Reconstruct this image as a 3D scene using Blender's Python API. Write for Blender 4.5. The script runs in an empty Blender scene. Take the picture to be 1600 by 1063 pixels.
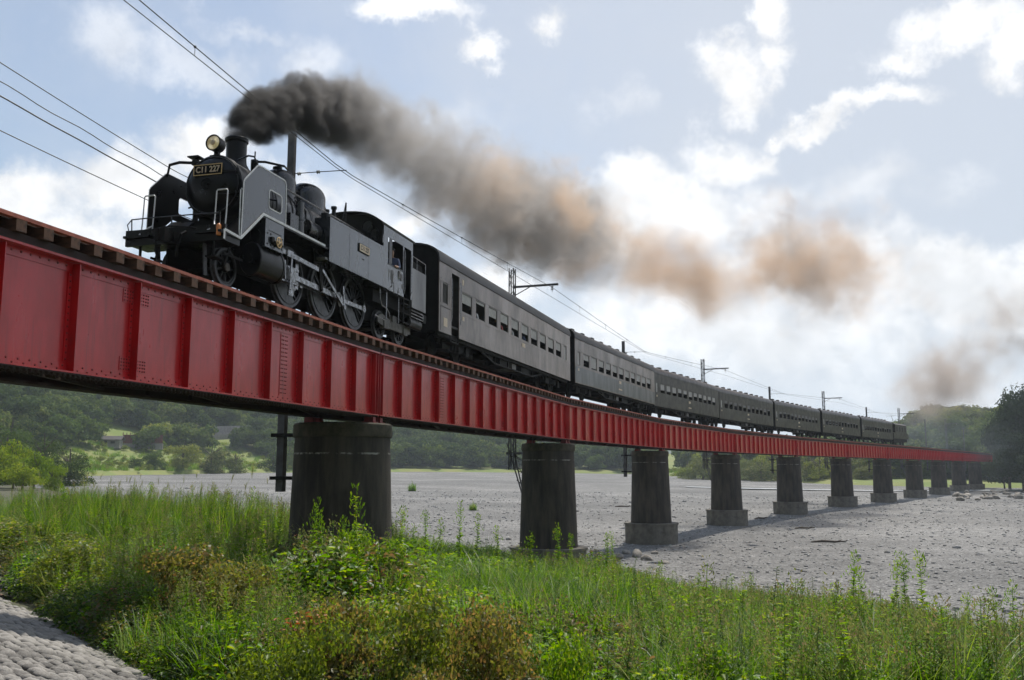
import bpy, bmesh, math, random
import numpy as np
from mathutils import Vector, Matrix
R = math.radians
rng = np.random.default_rng(7)
random.seed(7)
scene = bpy.context.scene
col = scene.collection

# ------------------------------------------------------------------ camera, world, sun, exposure
CAMZ = 5.6
FPX = 1440.0                     # focal length in pixels of the 1600 px wide photograph
PITCH = R(7.889)
cam_data = bpy.data.cameras.new('camera')
cam_data.sensor_width = 36.0
cam_data.lens = 36.0 * FPX / 1600.0
cam_data.clip_start = 0.1
cam_data.clip_end = 6000.0
cam = bpy.data.objects.new('camera', cam_data)
cam.location = (0, 0, CAMZ)
cam.rotation_euler = (R(90) + PITCH, 0, 0)
col.objects.link(cam)
scene.camera = cam

SUN_EL, SUN_AZ = R(60), R(20)    # azimuth measured from +Y towards +X
SUN = Vector((math.sin(SUN_AZ) * math.cos(SUN_EL), math.cos(SUN_AZ) * math.cos(SUN_EL), math.sin(SUN_EL)))
sl = bpy.data.lights.new('sun', 'SUN')
sl.energy = 3.8
sl.angle = R(0.9)
sl.color = (1.0, 0.95, 0.87)
sun = bpy.data.objects.new('sun', sl)
sun.rotation_euler = SUN.to_track_quat('Z', 'Y').to_euler()
sun.location = (0, 0, 60)
col.objects.link(sun)

scene.view_settings.view_transform = 'Standard'
scene.view_settings.look = 'None'
scene.view_settings.gamma = 1.0
scene.view_settings.use_curve_mapping = False
scene.view_settings.exposure = 0.42
scene.render.engine = 'CYCLES'
scene.cycles.use_denoising = True
scene.cycles.use_adaptive_sampling = True
scene.cycles.adaptive_threshold = 0.025
scene.cycles.max_bounces = 6
scene.cycles.diffuse_bounces = 3
scene.cycles.glossy_bounces = 3
scene.cycles.transmission_bounces = 4
scene.cycles.transparent_max_bounces = 8
scene.cycles.volume_bounces = 1
scene.cycles.volume_step_rate = 3.0
scene.cycles.volume_max_steps = 256
scene.cycles.caustics_reflective = False
scene.cycles.caustics_refractive = False


def cam_ray(px, py):
    a = (px - 800) / FPX
    b = -(py - 531.5) / FPX
    c, s = math.cos(PITCH), math.sin(PITCH)
    return Vector((a, c - b * s, s + b * c))


def N(nt, typ, ins=None, **kw):
    n = nt.nodes.new(typ)
    for k, v in kw.items():
        setattr(n, k, v)
    if ins:
        for k, v in ins.items():
            if isinstance(v, bpy.types.NodeSocket):
                nt.links.new(v, n.inputs[k])
            else:
                n.inputs[k].default_value = v
    return n


def M(nt, op, a, b=None, c=None, clamp=False):
    n = nt.nodes.new('ShaderNodeMath')
    n.operation = op
    n.use_clamp = clamp
    for i, v in enumerate((a, b, c)):
        if v is None:
            continue
        if isinstance(v, bpy.types.NodeSocket):
            nt.links.new(v, n.inputs[i])
        else:
            n.inputs[i].default_value = v
    return n.outputs[0]


def smooth(nt, v, lo, hi, tlo=0.0, thi=1.0):
    n = nt.nodes.new('ShaderNodeMapRange')
    n.interpolation_type = 'SMOOTHSTEP'
    nt.links.new(v, n.inputs[0])
    n.inputs[1].default_value = lo
    n.inputs[2].default_value = hi
    n.inputs[3].default_value = tlo
    n.inputs[4].default_value = thi
    return n.outputs[0]


SKY_STRENGTH = 0.088
world = bpy.data.worlds.new('World')
scene.world = world
world.use_nodes = True
wt = world.node_tree
wt.nodes.clear()
wout = N(wt, 'ShaderNodeOutputWorld')
bg = N(wt, 'ShaderNodeBackground')
wt.links.new(bg.outputs[0], wout.inputs[0])
sky = N(wt, 'ShaderNodeTexSky', sky_type='NISHITA', sun_disc=False)
sky.sun_elevation = SUN_EL
sky.sun_rotation = SUN_AZ
sky.air_density = 1.2
sky.dust_density = 1.0
sky.ozone_density = 2.5
sky.altitude = 100
tc = N(wt, 'ShaderNodeTexCoord')
D = tc.outputs['Generated']
# clouds: banks of cumulus standing at given directions, broken up by noise
CL = [  # px, py, radius x, radius y, strength
    (40, 300, 170, 80, .9), (190, 285, 150, 85, .9), (330, 240, 120, 80, .85), (60, 350, 260, 60, .85),
    (640, 15, 130, 42, .85), (735, 75, 70, 45, .72), (842, 45, 60, 52, .62),
    (1140, 120, 95, 66, .78), (1200, 25, 56, 95, .82), (1215, 100, 70, 60, .7), (1330, 165, 160, 36, .78), (1230, 190, 70, 26, .65), (1480, 50, 160, 60, .85), (1580, 75, 100, 70, .82), (1400, 95, 80, 44, .6),
    (1110, 245, 120, 74, .82), (1000, 300, 160, 60, .82), (1190, 235, 80, 56, .72), (880, 305, 100, 46, .75),
    (980, 350, 280, 84, 1.0), (1250, 430, 220, 90, .95), (1530, 450, 250, 76, 1.0), (1150, 520, 600, 130, .78), (780, 430, 120, 74, .75), (620, 330, 150, 70, .5),
    (1450, 600, 400, 90, .6), (480, 300, 110, 64, .6),
]
ctr_dir = cam_ray(800, 400).normalized()
best = None
cn = N(wt, 'ShaderNodeTexNoise', {'Vector': D, 'Scale': 6.0, 'Detail': 7.0, 'Roughness': 0.62, 'Lacunarity': 2.1})
warp = N(wt, 'ShaderNodeVectorMath', {0: cn.outputs['Color'], 1: (0.5, 0.5, 0.5)}, operation='SUBTRACT')
warp2 = N(wt, 'ShaderNodeVectorMath', {0: warp.outputs[0], 'Scale': 0.16}, operation='SCALE')
DW = N(wt, 'ShaderNodeVectorMath', {0: D, 1: warp2.outputs[0]}, operation='ADD').outputs[0]
for px, py, rx, ry, st in CL:
    d = cam_ray(px, py).normalized()
    t1 = Vector((d.y, -d.x, 0)).normalized()
    t2 = t1.cross(d)
    L0 = cam_ray(px, py).length * FPX
    df = N(wt, 'ShaderNodeVectorMath', {0: DW, 1: tuple(d)}, operation='SUBTRACT').outputs[0]
    e1 = N(wt, 'ShaderNodeVectorMath', {0: df, 1: tuple(t1 * (L0 / rx))}, operation='DOT_PRODUCT').outputs['Value']
    e2 = N(wt, 'ShaderNodeVectorMath', {0: df, 1: tuple(t2 * (L0 / ry))}, operation='DOT_PRODUCT').outputs['Value']
    ln = M(wt, 'SQRT', M(wt, 'ADD', M(wt, 'MULTIPLY', e1, e1), M(wt, 'MULTIPLY', e2, e2)))
    v = M(wt, 'SUBTRACT', st, ln)
    best = v if best is None else M(wt, 'SMOOTH_MAX', best, v, 0.12)
# the same kind of broken cumulus over the rest of the sky
gen = N(wt, 'ShaderNodeTexNoise', {'Vector': D, 'Scale': 2.6, 'Detail': 6.0, 'Roughness': 0.6})
away = N(wt, 'ShaderNodeVectorMath', {0: D, 1: tuple(ctr_dir)}, operation='DOT_PRODUCT').outputs['Value']
genv = M(wt, 'SUBTRACT', M(wt, 'MULTIPLY', M(wt, 'SUBTRACT', gen.outputs[0], 0.57), 5.0), smooth(wt, away, 0.70, 0.86, 0.0, 6.0))
best = M(wt, 'MAXIMUM', best, genv)
fine = N(wt, 'ShaderNodeTexNoise', {'Vector': D, 'Scale': 22.0, 'Detail': 6.0, 'Roughness': 0.6})
edge = M(wt, 'ADD', best, M(wt, 'MULTIPLY', M(wt, 'SUBTRACT', fine.outputs[0], 0.5), 0.9))
cover = smooth(wt, edge, -0.06, 0.60)
# thin wisps
best2 = None
for px, py, rx, ry, st in ((150, 80, 110, 85, .8), (300, 95, 190, 70, .8), (480, 95, 120, 80, .7), (560, 330, 160, 90, .9), (700, 200, 200, 120, .5), (1350, 300, 300, 90, .6), (960, 180, 160, 90, .5), (400, 40, 260, 40, .5)):
    d = cam_ray(px, py).normalized()
    t1 = Vector((d.y, -d.x, 0)).normalized()
    t2 = t1.cross(d)
    L0 = cam_ray(px, py).length * FPX
    df = N(wt, 'ShaderNodeVectorMath', {0: DW, 1: tuple(d)}, operation='SUBTRACT').outputs[0]
    e1 = N(wt, 'ShaderNodeVectorMath', {0: df, 1: tuple(t1 * (L0 / rx))}, operation='DOT_PRODUCT').outputs['Value']
    e2 = N(wt, 'ShaderNodeVectorMath', {0: df, 1: tuple(t2 * (L0 / ry))}, operation='DOT_PRODUCT').outputs['Value']
    v = M(wt, 'SUBTRACT', st, M(wt, 'SQRT', M(wt, 'ADD', M(wt, 'MULTIPLY', e1, e1), M(wt, 'MULTIPLY', e2, e2))))
    best2 = v if best2 is None else M(wt, 'MAXIMUM', best2, v)
wisp = M(wt, 'MULTIPLY', smooth(wt, M(wt, 'ADD', best2, M(wt, 'MULTIPLY', M(wt, 'SUBTRACT', fine.outputs[0], 0.5), 1.3)), 0.0, 0.8), 0.5)
cover = M(wt, 'MAXIMUM', cover, wisp)
shade_n = N(wt, 'ShaderNodeTexNoise', {'Vector': D, 'Scale': 9.0, 'Detail': 5.0, 'Roughness': 0.6})
cval = M(wt, 'MULTIPLY', smooth(wt, M(wt, 'ADD', shade_n.outputs[0], M(wt, 'MULTIPLY', M(wt, 'SUBTRACT', fine.outputs[0], .5), .7)), 0.28, 0.72, 0.70, 0.98), 1.0 / SKY_STRENGTH)
ccol = N(wt, 'ShaderNodeCombineColor', {'Red': cval, 'Green': M(wt, 'MULTIPLY', cval, 0.985), 'Blue': M(wt, 'MULTIPLY', cval, 0.975)})
# thin high veil over the whole sky
# (brighter on the sun's side, as forward-scattering air is)
tosun = N(wt, 'ShaderNodeVectorMath', {0: D, 1: tuple(SUN)}, operation='DOT_PRODUCT').outputs['Value']
vd = Vector((math.sin(R(46)) * math.cos(R(22)), math.cos(R(46)) * math.cos(R(22)), math.sin(R(22))))
vt1 = Vector((vd.y, -vd.x, 0)).normalized()
vt2 = vt1.cross(vd)
vdf = N(wt, 'ShaderNodeVectorMath', {0: D, 1: tuple(vd)}, operation='SUBTRACT').outputs[0]
ve1 = N(wt, 'ShaderNodeVectorMath', {0: vdf, 1: tuple(vt1 / .97)}, operation='DOT_PRODUCT').outputs['Value']
ve2 = N(wt, 'ShaderNodeVectorMath', {0: vdf, 1: tuple(vt2 / .97)}, operation='DOT_PRODUCT').outputs['Value']
vlen = M(wt, 'SQRT', M(wt, 'ADD', M(wt, 'MULTIPLY', ve1, ve1), M(wt, 'MULTIPLY', ve2, ve2)))
sheet = smooth(wt, M(wt, 'ADD', vlen, M(wt, 'MULTIPLY', M(wt, 'SUBTRACT', cn.outputs[0], .5), .5)), 1.20, .45, .05, .90)
veil = N(wt, 'ShaderNodeMix', {0: sheet, 6: sky.outputs[0], 7: (0.485 / SKY_STRENGTH, 0.52 / SKY_STRENGTH, 0.585 / SKY_STRENGTH, 1)}, data_type='RGBA')
sep = N(wt, 'ShaderNodeSeparateXYZ', {0: D})
low = smooth(wt, sep.outputs[2], 0.16, -0.02)
hz = N(wt, 'ShaderNodeMix', {0: M(wt, 'MULTIPLY', low, smooth(wt, tosun, -0.1, 0.55, 0.12, 0.75)), 6: veil.outputs[2], 7: (0.66 / SKY_STRENGTH, 0.68 / SKY_STRENGTH, 0.715 / SKY_STRENGTH, 1)}, data_type='RGBA')
mixc = N(wt, 'ShaderNodeMix', {0: M(wt, 'MULTIPLY', cover, 0.93), 6: hz.outputs[2], 7: ccol.outputs[0]}, data_type='RGBA')
wt.links.new(mixc.outputs[2], bg.inputs[0])
bg.inputs[1].default_value = SKY_STRENGTH

# ------------------------------------------------------------------ helpers: meshes and objects


class MB:
    """collects shapes into one mesh"""

    def __init__(s):
        s.v = []
        s.f = []
        s.m = []
        s.mi = 0

    def add(s, vs, fs):
        o = len(s.v)
        s.v += [tuple(p) for p in vs]
        s.f += [tuple(i + o for i in f) for f in fs]
        s.m += [s.mi] * len(fs)
        return s

    def box(s, x0, x1, y0, y1, z0, z1):
        vs = [(x, y, z) for x in (x0, x1) for y in (y0, y1) for z in (z0, z1)]
        return s.add(vs, [(0, 1, 3, 2), (4, 6, 7, 5), (0, 4, 5, 1), (2, 3, 7, 6), (0, 2, 6, 4), (1, 5, 7, 3)])

    def bar(s, p0, p1, w, h, up=(0, 0, 1)):
        p0, p1 = Vector(p0), Vector(p1)
        d = (p1 - p0).normalized()
        u = Vector(up)
        if abs(d.dot(u)) > 0.99:
            u = Vector((1, 0, 0))
        a = d.cross(u).normalized() * (w / 2)
        b = a.cross(d).normalized() * (h / 2)
        vs = [p + i * a + j * b for p in (p0, p1) for i, j in ((-1, -1), (1, -1), (1, 1), (-1, 1))]
        return s.add(vs, [(3, 2, 1, 0), (4, 5, 6, 7), (0, 1, 5, 4), (1, 2, 6, 5), (2, 3, 7, 6), (3, 0, 4, 7)])

    def cyl(s, p0, p1, r0, r1=None, n=12, caps=True):
        r1 = r0 if r1 is None else r1
        p0, p1 = Vector(p0), Vector(p1)
        d = (p1 - p0).normalized()
        u = Vector((0, 0, 1)) if abs(d.z) < 0.9 else Vector((1, 0, 0))
        a = d.cross(u).normalized()
        b = d.cross(a).normalized()
        vs = []
        for p, r in ((p0, r0), (p1, r1)):
            for i in range(n):
                t = 2 * math.pi * i / n
                vs.append(p + a * (r * math.cos(t)) + b * (r * math.sin(t)))
        fs = [(i, (i + 1) % n, n + (i + 1) % n, n + i) for i in range(n)]
        if caps:
            fs += [tuple(range(n))[::-1], tuple(range(n, 2 * n))]
        return s.add(vs, fs)

    def tube(s, pts, r, n=6):
        pts = [Vector(p) for p in pts]
        rr = r if isinstance(r, (list, tuple)) else [r] * len(pts)
        vs = []
        for k, p in enumerate(pts):
            d = (pts[min(k + 1, len(pts) - 1)] - pts[max(k - 1, 0)]).normalized()
            u = Vector((0, 0, 1)) if abs(d.z) < 0.95 else Vector((1, 0, 0))
            a = d.cross(u).normalized()
            b = d.cross(a).normalized()
            for i in range(n):
                t = 2 * math.pi * i / n
                vs.append(p + a * (rr[k] * math.cos(t)) + b * (rr[k] * math.sin(t)))
        fs = []
        for k in range(len(pts) - 1):
            for i in range(n):
                j = (i + 1) % n
                fs.append((k * n + i, k * n + j, (k + 1) * n + j, (k + 1) * n + i))
        fs += [tuple(range(n))[::-1], tuple(range((len(pts) - 1) * n, len(pts) * n))]
        return s.add(vs, fs)

    def lathe(s, prof, c=(0, 0, 0), axis='z', n=24, caps=True):
        """prof: list of (radius, height along the axis)"""
        vs = []
        for r, h in prof:
            for i in range(n):
                t = 2 * math.pi * i / n
                a, b = r * math.cos(t), r * math.sin(t)
                q = {'z': (a, b, h), 'x': (h, a, b), 'y': (a, h, b)}[axis]
                vs.append((c[0] + q[0], c[1] + q[1], c[2] + q[2]))
        fs = []
        for k in range(len(prof) - 1):
            for i in range(n):
                j = (i + 1) % n
                fs.append((k * n + i, k * n + j, (k + 1) * n + j, (k + 1) * n + i))
        if caps:
            fs += [tuple(range(n))[::-1], tuple(range((len(prof) - 1) * n, len(prof) * n))]
        return s.add(vs, fs)

    def prism(s, pts, y0, y1, axis='y'):
        """polygon given in (x, z) pushed along y (or in (y, z) pushed along x)"""
        n = len(pts)
        if axis == 'y':
            vs = [(x, y0, z) for x, z in pts] + [(x, y1, z) for x, z in pts]
        elif axis == 'x':
            vs = [(y0, x, z) for x, z in pts] + [(y1, x, z) for x, z in pts]
        else:
            vs = [(x, z, y0) for x, z in pts] + [(x, z, y1) for x, z in pts]
        fs = [tuple(range(n)), tuple(range(n, 2 * n))[::-1]] + [(i, n + i, n + (i + 1) % n, (i + 1) % n) for i in range(n)]
        return s.add(vs, fs)

    def ball(s, c, r, n=10, m=6, sc=(1, 1, 1)):
        vs = [(c[0], c[1], c[2] - r * sc[2])]
        for k in range(1, m):
            ph = -math.pi / 2 + math.pi * k / m
            for i in range(n):
                t = 2 * math.pi * i / n
                vs.append((c[0] + r * sc[0] * math.cos(ph) * math.cos(t), c[1] + r * sc[1] * math.cos(ph) * math.sin(t), c[2] + r * sc[2] * math.sin(ph)))
        vs.append((c[0], c[1], c[2] + r * sc[2]))
        fs = [(0, 1 + (i + 1) % n, 1 + i) for i in range(n)]
        for k in range(m - 2):
            for i in range(n):
                j = (i + 1) % n
                a = 1 + k * n
                fs.append((a + i, a + j, a + n + j, a + n + i))
        a = 1 + (m - 2) * n
        fs += [(a + i, a + (i + 1) % n, len(vs) - 1) for i in range(n)]
        return s.add(vs, fs)

    def mesh(s, name, angle=35):
        me = bpy.data.meshes.new(name)
        me.from_pydata(s.v, [], s.f)
        bm = bmesh.new()
        bm.from_mesh(me)
        bmesh.ops.recalc_face_normals(bm, faces=bm.faces)
        bm.to_mesh(me)
        bm.free()
        me.polygons.foreach_set('use_smooth', [True] * len(me.polygons))
        me.set_sharp_from_angle(angle=R(angle))
        return me

    def build(s, name, m, parent=None, angle=35):
        me = s.mesh(name, angle)
        ms = m if isinstance(m, (list, tuple)) else [m]
        for q in ms:
            me.materials.append(q)
        if len(ms) > 1:
            me.polygons.foreach_set('material_index', s.m)
        return link(name, me, parent)


def link(name, me, parent=None, loc=None, rot=None, scl=None):
    o = bpy.data.objects.new(name, me)
    col.objects.link(o)
    if parent is not None:
        o.parent = parent
    if loc is not None:
        o.location = loc
    if rot is not None:
        o.rotation_euler = rot
    if scl is not None:
        o.scale = scl
    return o


def tag(o, label=None, cat=None, group=None, kind=None):
    for k, v in (('label', label), ('category', cat), ('group', group), ('kind', kind)):
        if v is not None:
            o[k] = v
    return o


def thing(name, label, cat, loc=(0, 0, 0), rz=0.0, group=None):
    o = bpy.data.objects.new(name, None)
    col.objects.link(o)
    o.empty_display_size = 0.2
    o.location = loc
    o.rotation_euler = (0, 0, rz)
    return tag(o, label, cat, group)


def np_mesh(name, V, F, mat=None, smoothed=False):
    """V (n,3), F (m,3) or (m,4) arrays -> mesh, fast"""
    me = bpy.data.meshes.new(name)
    V = np.asarray(V, dtype=np.float32)
    F = np.asarray(F, dtype=np.int32)
    k = F.shape[1]
    me.vertices.add(len(V))
    me.vertices.foreach_set('co', V.ravel())
    me.loops.add(F.size)
    me.loops.foreach_set('vertex_index', F.ravel())
    me.polygons.add(len(F))
    me.polygons.foreach_set('loop_start', np.arange(0, F.size, k, dtype=np.int32))
    if smoothed:
        me.polygons.foreach_set('use_smooth', np.ones(len(F), dtype=bool))
    me.update(calc_edges=True)
    if mat is not None:
        for q in (mat if isinstance(mat, (list, tuple)) else [mat]):
            me.materials.append(q)
    return me


# ------------------------------------------------------------------ materials
MATS = {}


def mat(name, c1, c2=None, rough=0.5, metal=0.0, scale=3.0, detail=5.0, bump=0.0, bscale=40.0, spec=0.5, lo=0.35, hi=0.68, coat=0.0, stretch=None, emit=None, rvar=0.0, orand=0.0):
    m = bpy.data.materials.new(name)
    m.use_nodes = True
    nt = m.node_tree
    b = nt.nodes['Principled BSDF']
    b.inputs['Roughness'].default_value = rough
    b.inputs['Metallic'].default_value = metal
    b.inputs['Specular IOR Level'].default_value = spec
    b.inputs['Coat Weight'].default_value = coat
    b.inputs['Coat Roughness'].default_value = 0.12
    tcn = N(nt, 'ShaderNodeTexCoord')
    vec = tcn.outputs['Object']
    if stretch:
        vec = N(nt, 'ShaderNodeVectorMath', {0: vec, 1: stretch}, operation='MULTIPLY').outputs[0]
    if c2 is None:
        c2 = tuple(x * 0.6 for x in c1)
    n1 = N(nt, 'ShaderNodeTexNoise', {'Vector': vec, 'Scale': scale, 'Detail': detail, 'Roughness': 0.65})
    fac = smooth(nt, n1.outputs[0], lo, hi)
    mx = N(nt, 'ShaderNodeMix', {0: fac, 6: (*c1, 1), 7: (*c2, 1)}, data_type='RGBA')
    basec = mx.outputs[2]
    if orand:
        oi = N(nt, 'ShaderNodeObjectInfo')
        basec = N(nt, 'ShaderNodeVectorMath', {0: basec, 'Scale': M(nt, 'ADD', 1.0 - orand, M(nt, 'MULTIPLY', oi.outputs['Random'], 2 * orand))}, operation='SCALE').outputs[0]
    nt.links.new(basec, b.inputs['Base Color'])
    if rvar:
        nt.links.new(smooth(nt, n1.outputs[0], 0.3, 0.7, rough - rvar, rough + rvar), b.inputs['Roughness'])
    if bump:
        n2 = N(nt, 'ShaderNodeTexNoise', {'Vector': tcn.outputs['Object'], 'Scale': bscale, 'Detail': 5.0, 'Roughness': 0.6})
        bp = N(nt, 'ShaderNodeBump', {'Height': n2.outputs[0], 'Strength': bump, 'Distance': 0.02})
        nt.links.new(bp.outputs[0], b.inputs['Normal'])
    if emit:
        b.inputs['Emission Color'].default_value = (*emit[0], 1)
        b.inputs['Emission Strength'].default_value = emit[1]
    MATS[name] = m
    return m


def leaf_mat(name, c1, c2, c3=None, trans=0.45, rough=0.45, spread=1.0, spec=.35):
    """leaves: colour differs from leaf to leaf and from plant to plant, light shines through"""
    m = bpy.data.materials.new(name)
    m.use_nodes = True
    nt = m.node_tree
    nt.nodes.clear()
    out = N(nt, 'ShaderNodeOutputMaterial')
    geo = N(nt, 'ShaderNodeNewGeometry')
    oi = N(nt, 'ShaderNodeObjectInfo')
    r = M(nt, 'FRACT', M(nt, 'ADD', M(nt, 'MULTIPLY', geo.outputs['Random Per Island'], 0.75 * spread), M(nt, 'MULTIPLY', oi.outputs['Random'], 0.9)))
    cr = nt.nodes.new('ShaderNodeValToRGB')
    nt.links.new(r, cr.inputs[0])
    cr.color_ramp.elements[0].color = (*c1, 1)
    cr.color_ramp.elements[1].color = (*c2, 1)
    cr.color_ramp.elements[0].position = 0.1
    cr.color_ramp.elements[1].position = 0.75
    if c3:
        e = cr.color_ramp.elements.new(0.95)
        e.color = (*c3, 1)
    pb = N(nt, 'ShaderNodeBsdfPrincipled', {'Base Color': cr.outputs[0], 'Roughness': rough, 'Specular IOR Level': spec})
    hs = N(nt, 'ShaderNodeHueSaturation', {'Color': cr.outputs[0], 'Hue': 0.485, 'Saturation': 1.15, 'Value': 1.7})
    tr = N(nt, 'ShaderNodeBsdfTranslucent', {'Color': hs.outputs[0]})
    mx = N(nt, 'ShaderNodeMixShader', {0: trans, 1: pb.outputs[0], 2: tr.outputs[0]})
    nt.links.new(mx.outputs[0], out.inputs[0])
    MATS[name] = m
    return m


mat('red_paint', (0.60, 0.012, 0.018), (0.44, 0.009, 0.013), rough=0.34, scale=1.6, bump=0.05, bscale=9, rvar=0.08, stretch=(1, 1, .35), spec=.6, coat=.30)
mat('red_dull', (0.30, 0.03, 0.028), (0.16, 0.018, 0.016), rough=0.55, scale=6, bump=0.1)
mat('guard_paint', (0.52, 0.15, 0.09), (0.34, 0.085, 0.05), rough=0.6, scale=5, bump=0.2)
mat('timber', (0.135, 0.062, 0.034), (0.036, 0.019, 0.012), rough=0.85, scale=9, bump=0.5, bscale=60, stretch=(1, .3, 1))
mat('rail_steel', (0.14, 0.07, 0.045), (0.06, 0.035, 0.025), rough=0.6, metal=0.3, scale=12)
mat('black_paint', (0.003, 0.003, 0.0035), (0.006, 0.006, 0.006), spec=.28, rough=0.36, scale=3, bump=0.06, bscale=14, rvar=0.1)
mat('loco_panel', (0.012, 0.014, 0.018), (0.024, 0.027, 0.032), rough=0.22, scale=1.4, bump=0.05, bscale=6, rvar=0.10, spec=.8, coat=0.45, stretch=(1, 1, .25))
mat('boiler_paint', (0.010, 0.010, 0.012), (0.022, 0.022, 0.024), rough=0.28, scale=2.5, bump=0.05, bscale=10, rvar=0.1, spec=.7)
mat('matte_black', (0.006, 0.006, 0.006), (0.012, 0.011, 0.010), spec=.2, rough=0.8, scale=4)
mat('shade_dark_steel', (0.035, 0.014, 0.012), (0.02, 0.012, 0.010), rough=0.8, scale=4, bump=.2)  # girder shade painted in: dark colour for cover plates, undersides and inner steel
mat('chassis_black', (0.005, 0.0048, 0.0045), (0.012, 0.011, 0.010), spec=.2, rough=0.65, scale=6, bump=0.2)
mat('bright_steel', (0.34, 0.34, 0.35), (0.12, 0.118, 0.115), rough=0.32, metal=0.85, scale=9, rvar=0.1)
mat('wheel_grey', (0.085, 0.088, 0.097), (0.035, 0.036, 0.040), rough=0.45, metal=0.2, scale=7)
mat('white_paint', (0.80, 0.80, 0.80), (0.62, 0.61, 0.60), rough=0.5, scale=8)
mat('brass', (0.70, 0.50, 0.26), (0.55, 0.36, 0.17), rough=0.35, metal=0.7, scale=20)
mat('plate_cream', (0.72, 0.58, 0.42), (0.6, 0.46, 0.3), rough=0.45, metal=0.1, scale=20)
mat('amber_lens', (0.75, 0.28, 0.07), (0.6, 0.18, 0.04), rough=0.25, scale=10)
mat('lamp_glass', (0.80, 0.70, 0.45), (0.30, 0.26, 0.18), rough=0.08, metal=0.6, scale=9, emit=((1.0, .8, .45), 0.12))
mat('coach_brown', (0.20, 0.135, 0.098), (0.105, 0.072, 0.053), rough=0.38, scale=1.2, bump=0.05, bscale=8, rvar=0.10, stretch=(.6, 1, .3), spec=.5, coat=.3)
mat('coach_grime', (0.065, 0.062, 0.062), (0.028, 0.027, 0.028), rough=0.38, scale=1.3, bump=0.05, bscale=8, rvar=0.08, stretch=(1, 1, .3), spec=.7, coat=.2)
mat('coach_dark', (0.030, 0.018, 0.013), (0.015, 0.010, 0.008), rough=0.40, scale=1.5, bump=0.05, bscale=8, rvar=0.06, spec=.35)
mat('roof_grey', (0.045, 0.045, 0.047), (0.026, 0.026, 0.027), rough=0.55, scale=2, stretch=(.3, 1, 1))
mat('blind', (0.46, 0.44, 0.40), (0.36, 0.34, 0.31), rough=0.6, scale=5)
mat('sash', (0.15, 0.13, 0.115), (0.10, 0.09, 0.08), rough=0.5)
mat('interior', (0.05, 0.045, 0.04), rough=0.8)
mat('under_grey', (0.20, 0.19, 0.18), (0.10, 0.09, 0.085), rough=0.6, scale=6)
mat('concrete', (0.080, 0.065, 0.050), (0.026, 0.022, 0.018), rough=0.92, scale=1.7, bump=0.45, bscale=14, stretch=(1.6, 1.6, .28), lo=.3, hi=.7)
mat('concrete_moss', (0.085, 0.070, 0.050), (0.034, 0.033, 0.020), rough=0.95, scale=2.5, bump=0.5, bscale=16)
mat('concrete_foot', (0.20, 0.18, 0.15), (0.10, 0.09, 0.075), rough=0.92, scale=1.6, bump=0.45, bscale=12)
mat('mast_grey', (0.13, 0.13, 0.14), (0.075, 0.072, 0.072), rough=0.7, scale=3)
mat('wire_dark', (0.03, 0.03, 0.032), rough=0.6)
mat('porcelain', (0.5, 0.5, 0.48), (0.35, 0.34, 0.32), rough=0.3)
mat('cobble', (0.23, 0.218, 0.20), (0.145, 0.135, 0.122), rough=0.9, scale=3, bump=0.4, bscale=9, orand=.38)
mat('mortar', (0.10, 0.092, 0.08), (0.05, 0.05, 0.04), rough=0.95, scale=3, bump=0.5, bscale=20)
mat('earth_edge', (0.30, 0.17, 0.10), (0.18, 0.11, 0.07), rough=0.95, scale=3, bump=0.6, bscale=20)
mat('soil', (0.085, 0.075, 0.045), (0.05, 0.06, 0.025), rough=0.95, scale=1.2, bump=0.5, bscale=8)
mat('boulder', (0.33, 0.30, 0.26), (0.19, 0.17, 0.145), rough=0.9, scale=3, bump=0.6, bscale=12)
mat('bank_grass', (0.125, 0.175, 0.030), (0.20, 0.20, 0.055), rough=0.9, scale=0.09, detail=8, bump=1.0, bscale=0.9)
mat('forest_floor', (0.035, 0.055, 0.018), (0.055, 0.06, 0.025), rough=0.95, scale=0.05, detail=8)
mat('bark', (0.11, 0.085, 0.06), (0.06, 0.05, 0.04), rough=0.95, scale=5, bump=0.6)
mat('skin', (0.50, 0.30, 0.21), (0.44, 0.25, 0.17), rough=0.55)
mat('hair', (0.012, 0.010, 0.009), rough=0.5)
mat('shirt_blue', (0.10, 0.13, 0.22), (0.08, 0.10, 0.18), rough=0.8)
mat('shirt_white', (0.65, 0.63, 0.62), (0.5, 0.48, 0.48), rough=0.8)
mat('shirt_red', (0.45, 0.12, 0.12), rough=0.8)
mat('asphalt', (0.16, 0.155, 0.15), (0.11, 0.105, 0.10), rough=0.9)
mat('wall_grey', (0.32, 0.30, 0.28), (0.22, 0.20, 0.19), rough=0.9, scale=.6)
mat('rust_sheet', (0.22, 0.055, 0.04), (0.13, 0.04, 0.03), rough=0.7)
mat('roof_dark', (0.06, 0.05, 0.05), rough=0.7)
mat('car_white', (0.75, 0.75, 0.75), rough=0.3)
mat('tarp_blue', (0.25, 0.38, 0.55), rough=0.6)
leaf_mat('leaf_kudzu', (0.04, 0.11, 0.010), (0.11, 0.23, 0.022), (0.22, 0.29, 0.035), trans=.5)
leaf_mat('leaf_bright', (0.06, 0.14, 0.014), (0.15, 0.27, 0.03), (0.26, 0.33, 0.05), trans=.55)
leaf_mat('leaf_olive', (0.055, 0.095, 0.016), (0.13, 0.155, 0.035), (0.20, 0.16, 0.055))
leaf_mat('leaf_russet', (0.05, 0.075, 0.018), (0.115, 0.115, 0.034), (0.18, 0.125, 0.055))
leaf_mat('leaf_deep', (0.020, 0.05, 0.010), (0.05, 0.095, 0.016), (0.07, 0.12, 0.02))
leaf_mat('grass_green', (0.042, 0.12, 0.012), (0.10, 0.21, 0.022), (0.19, 0.27, 0.05), trans=.55)
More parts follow.
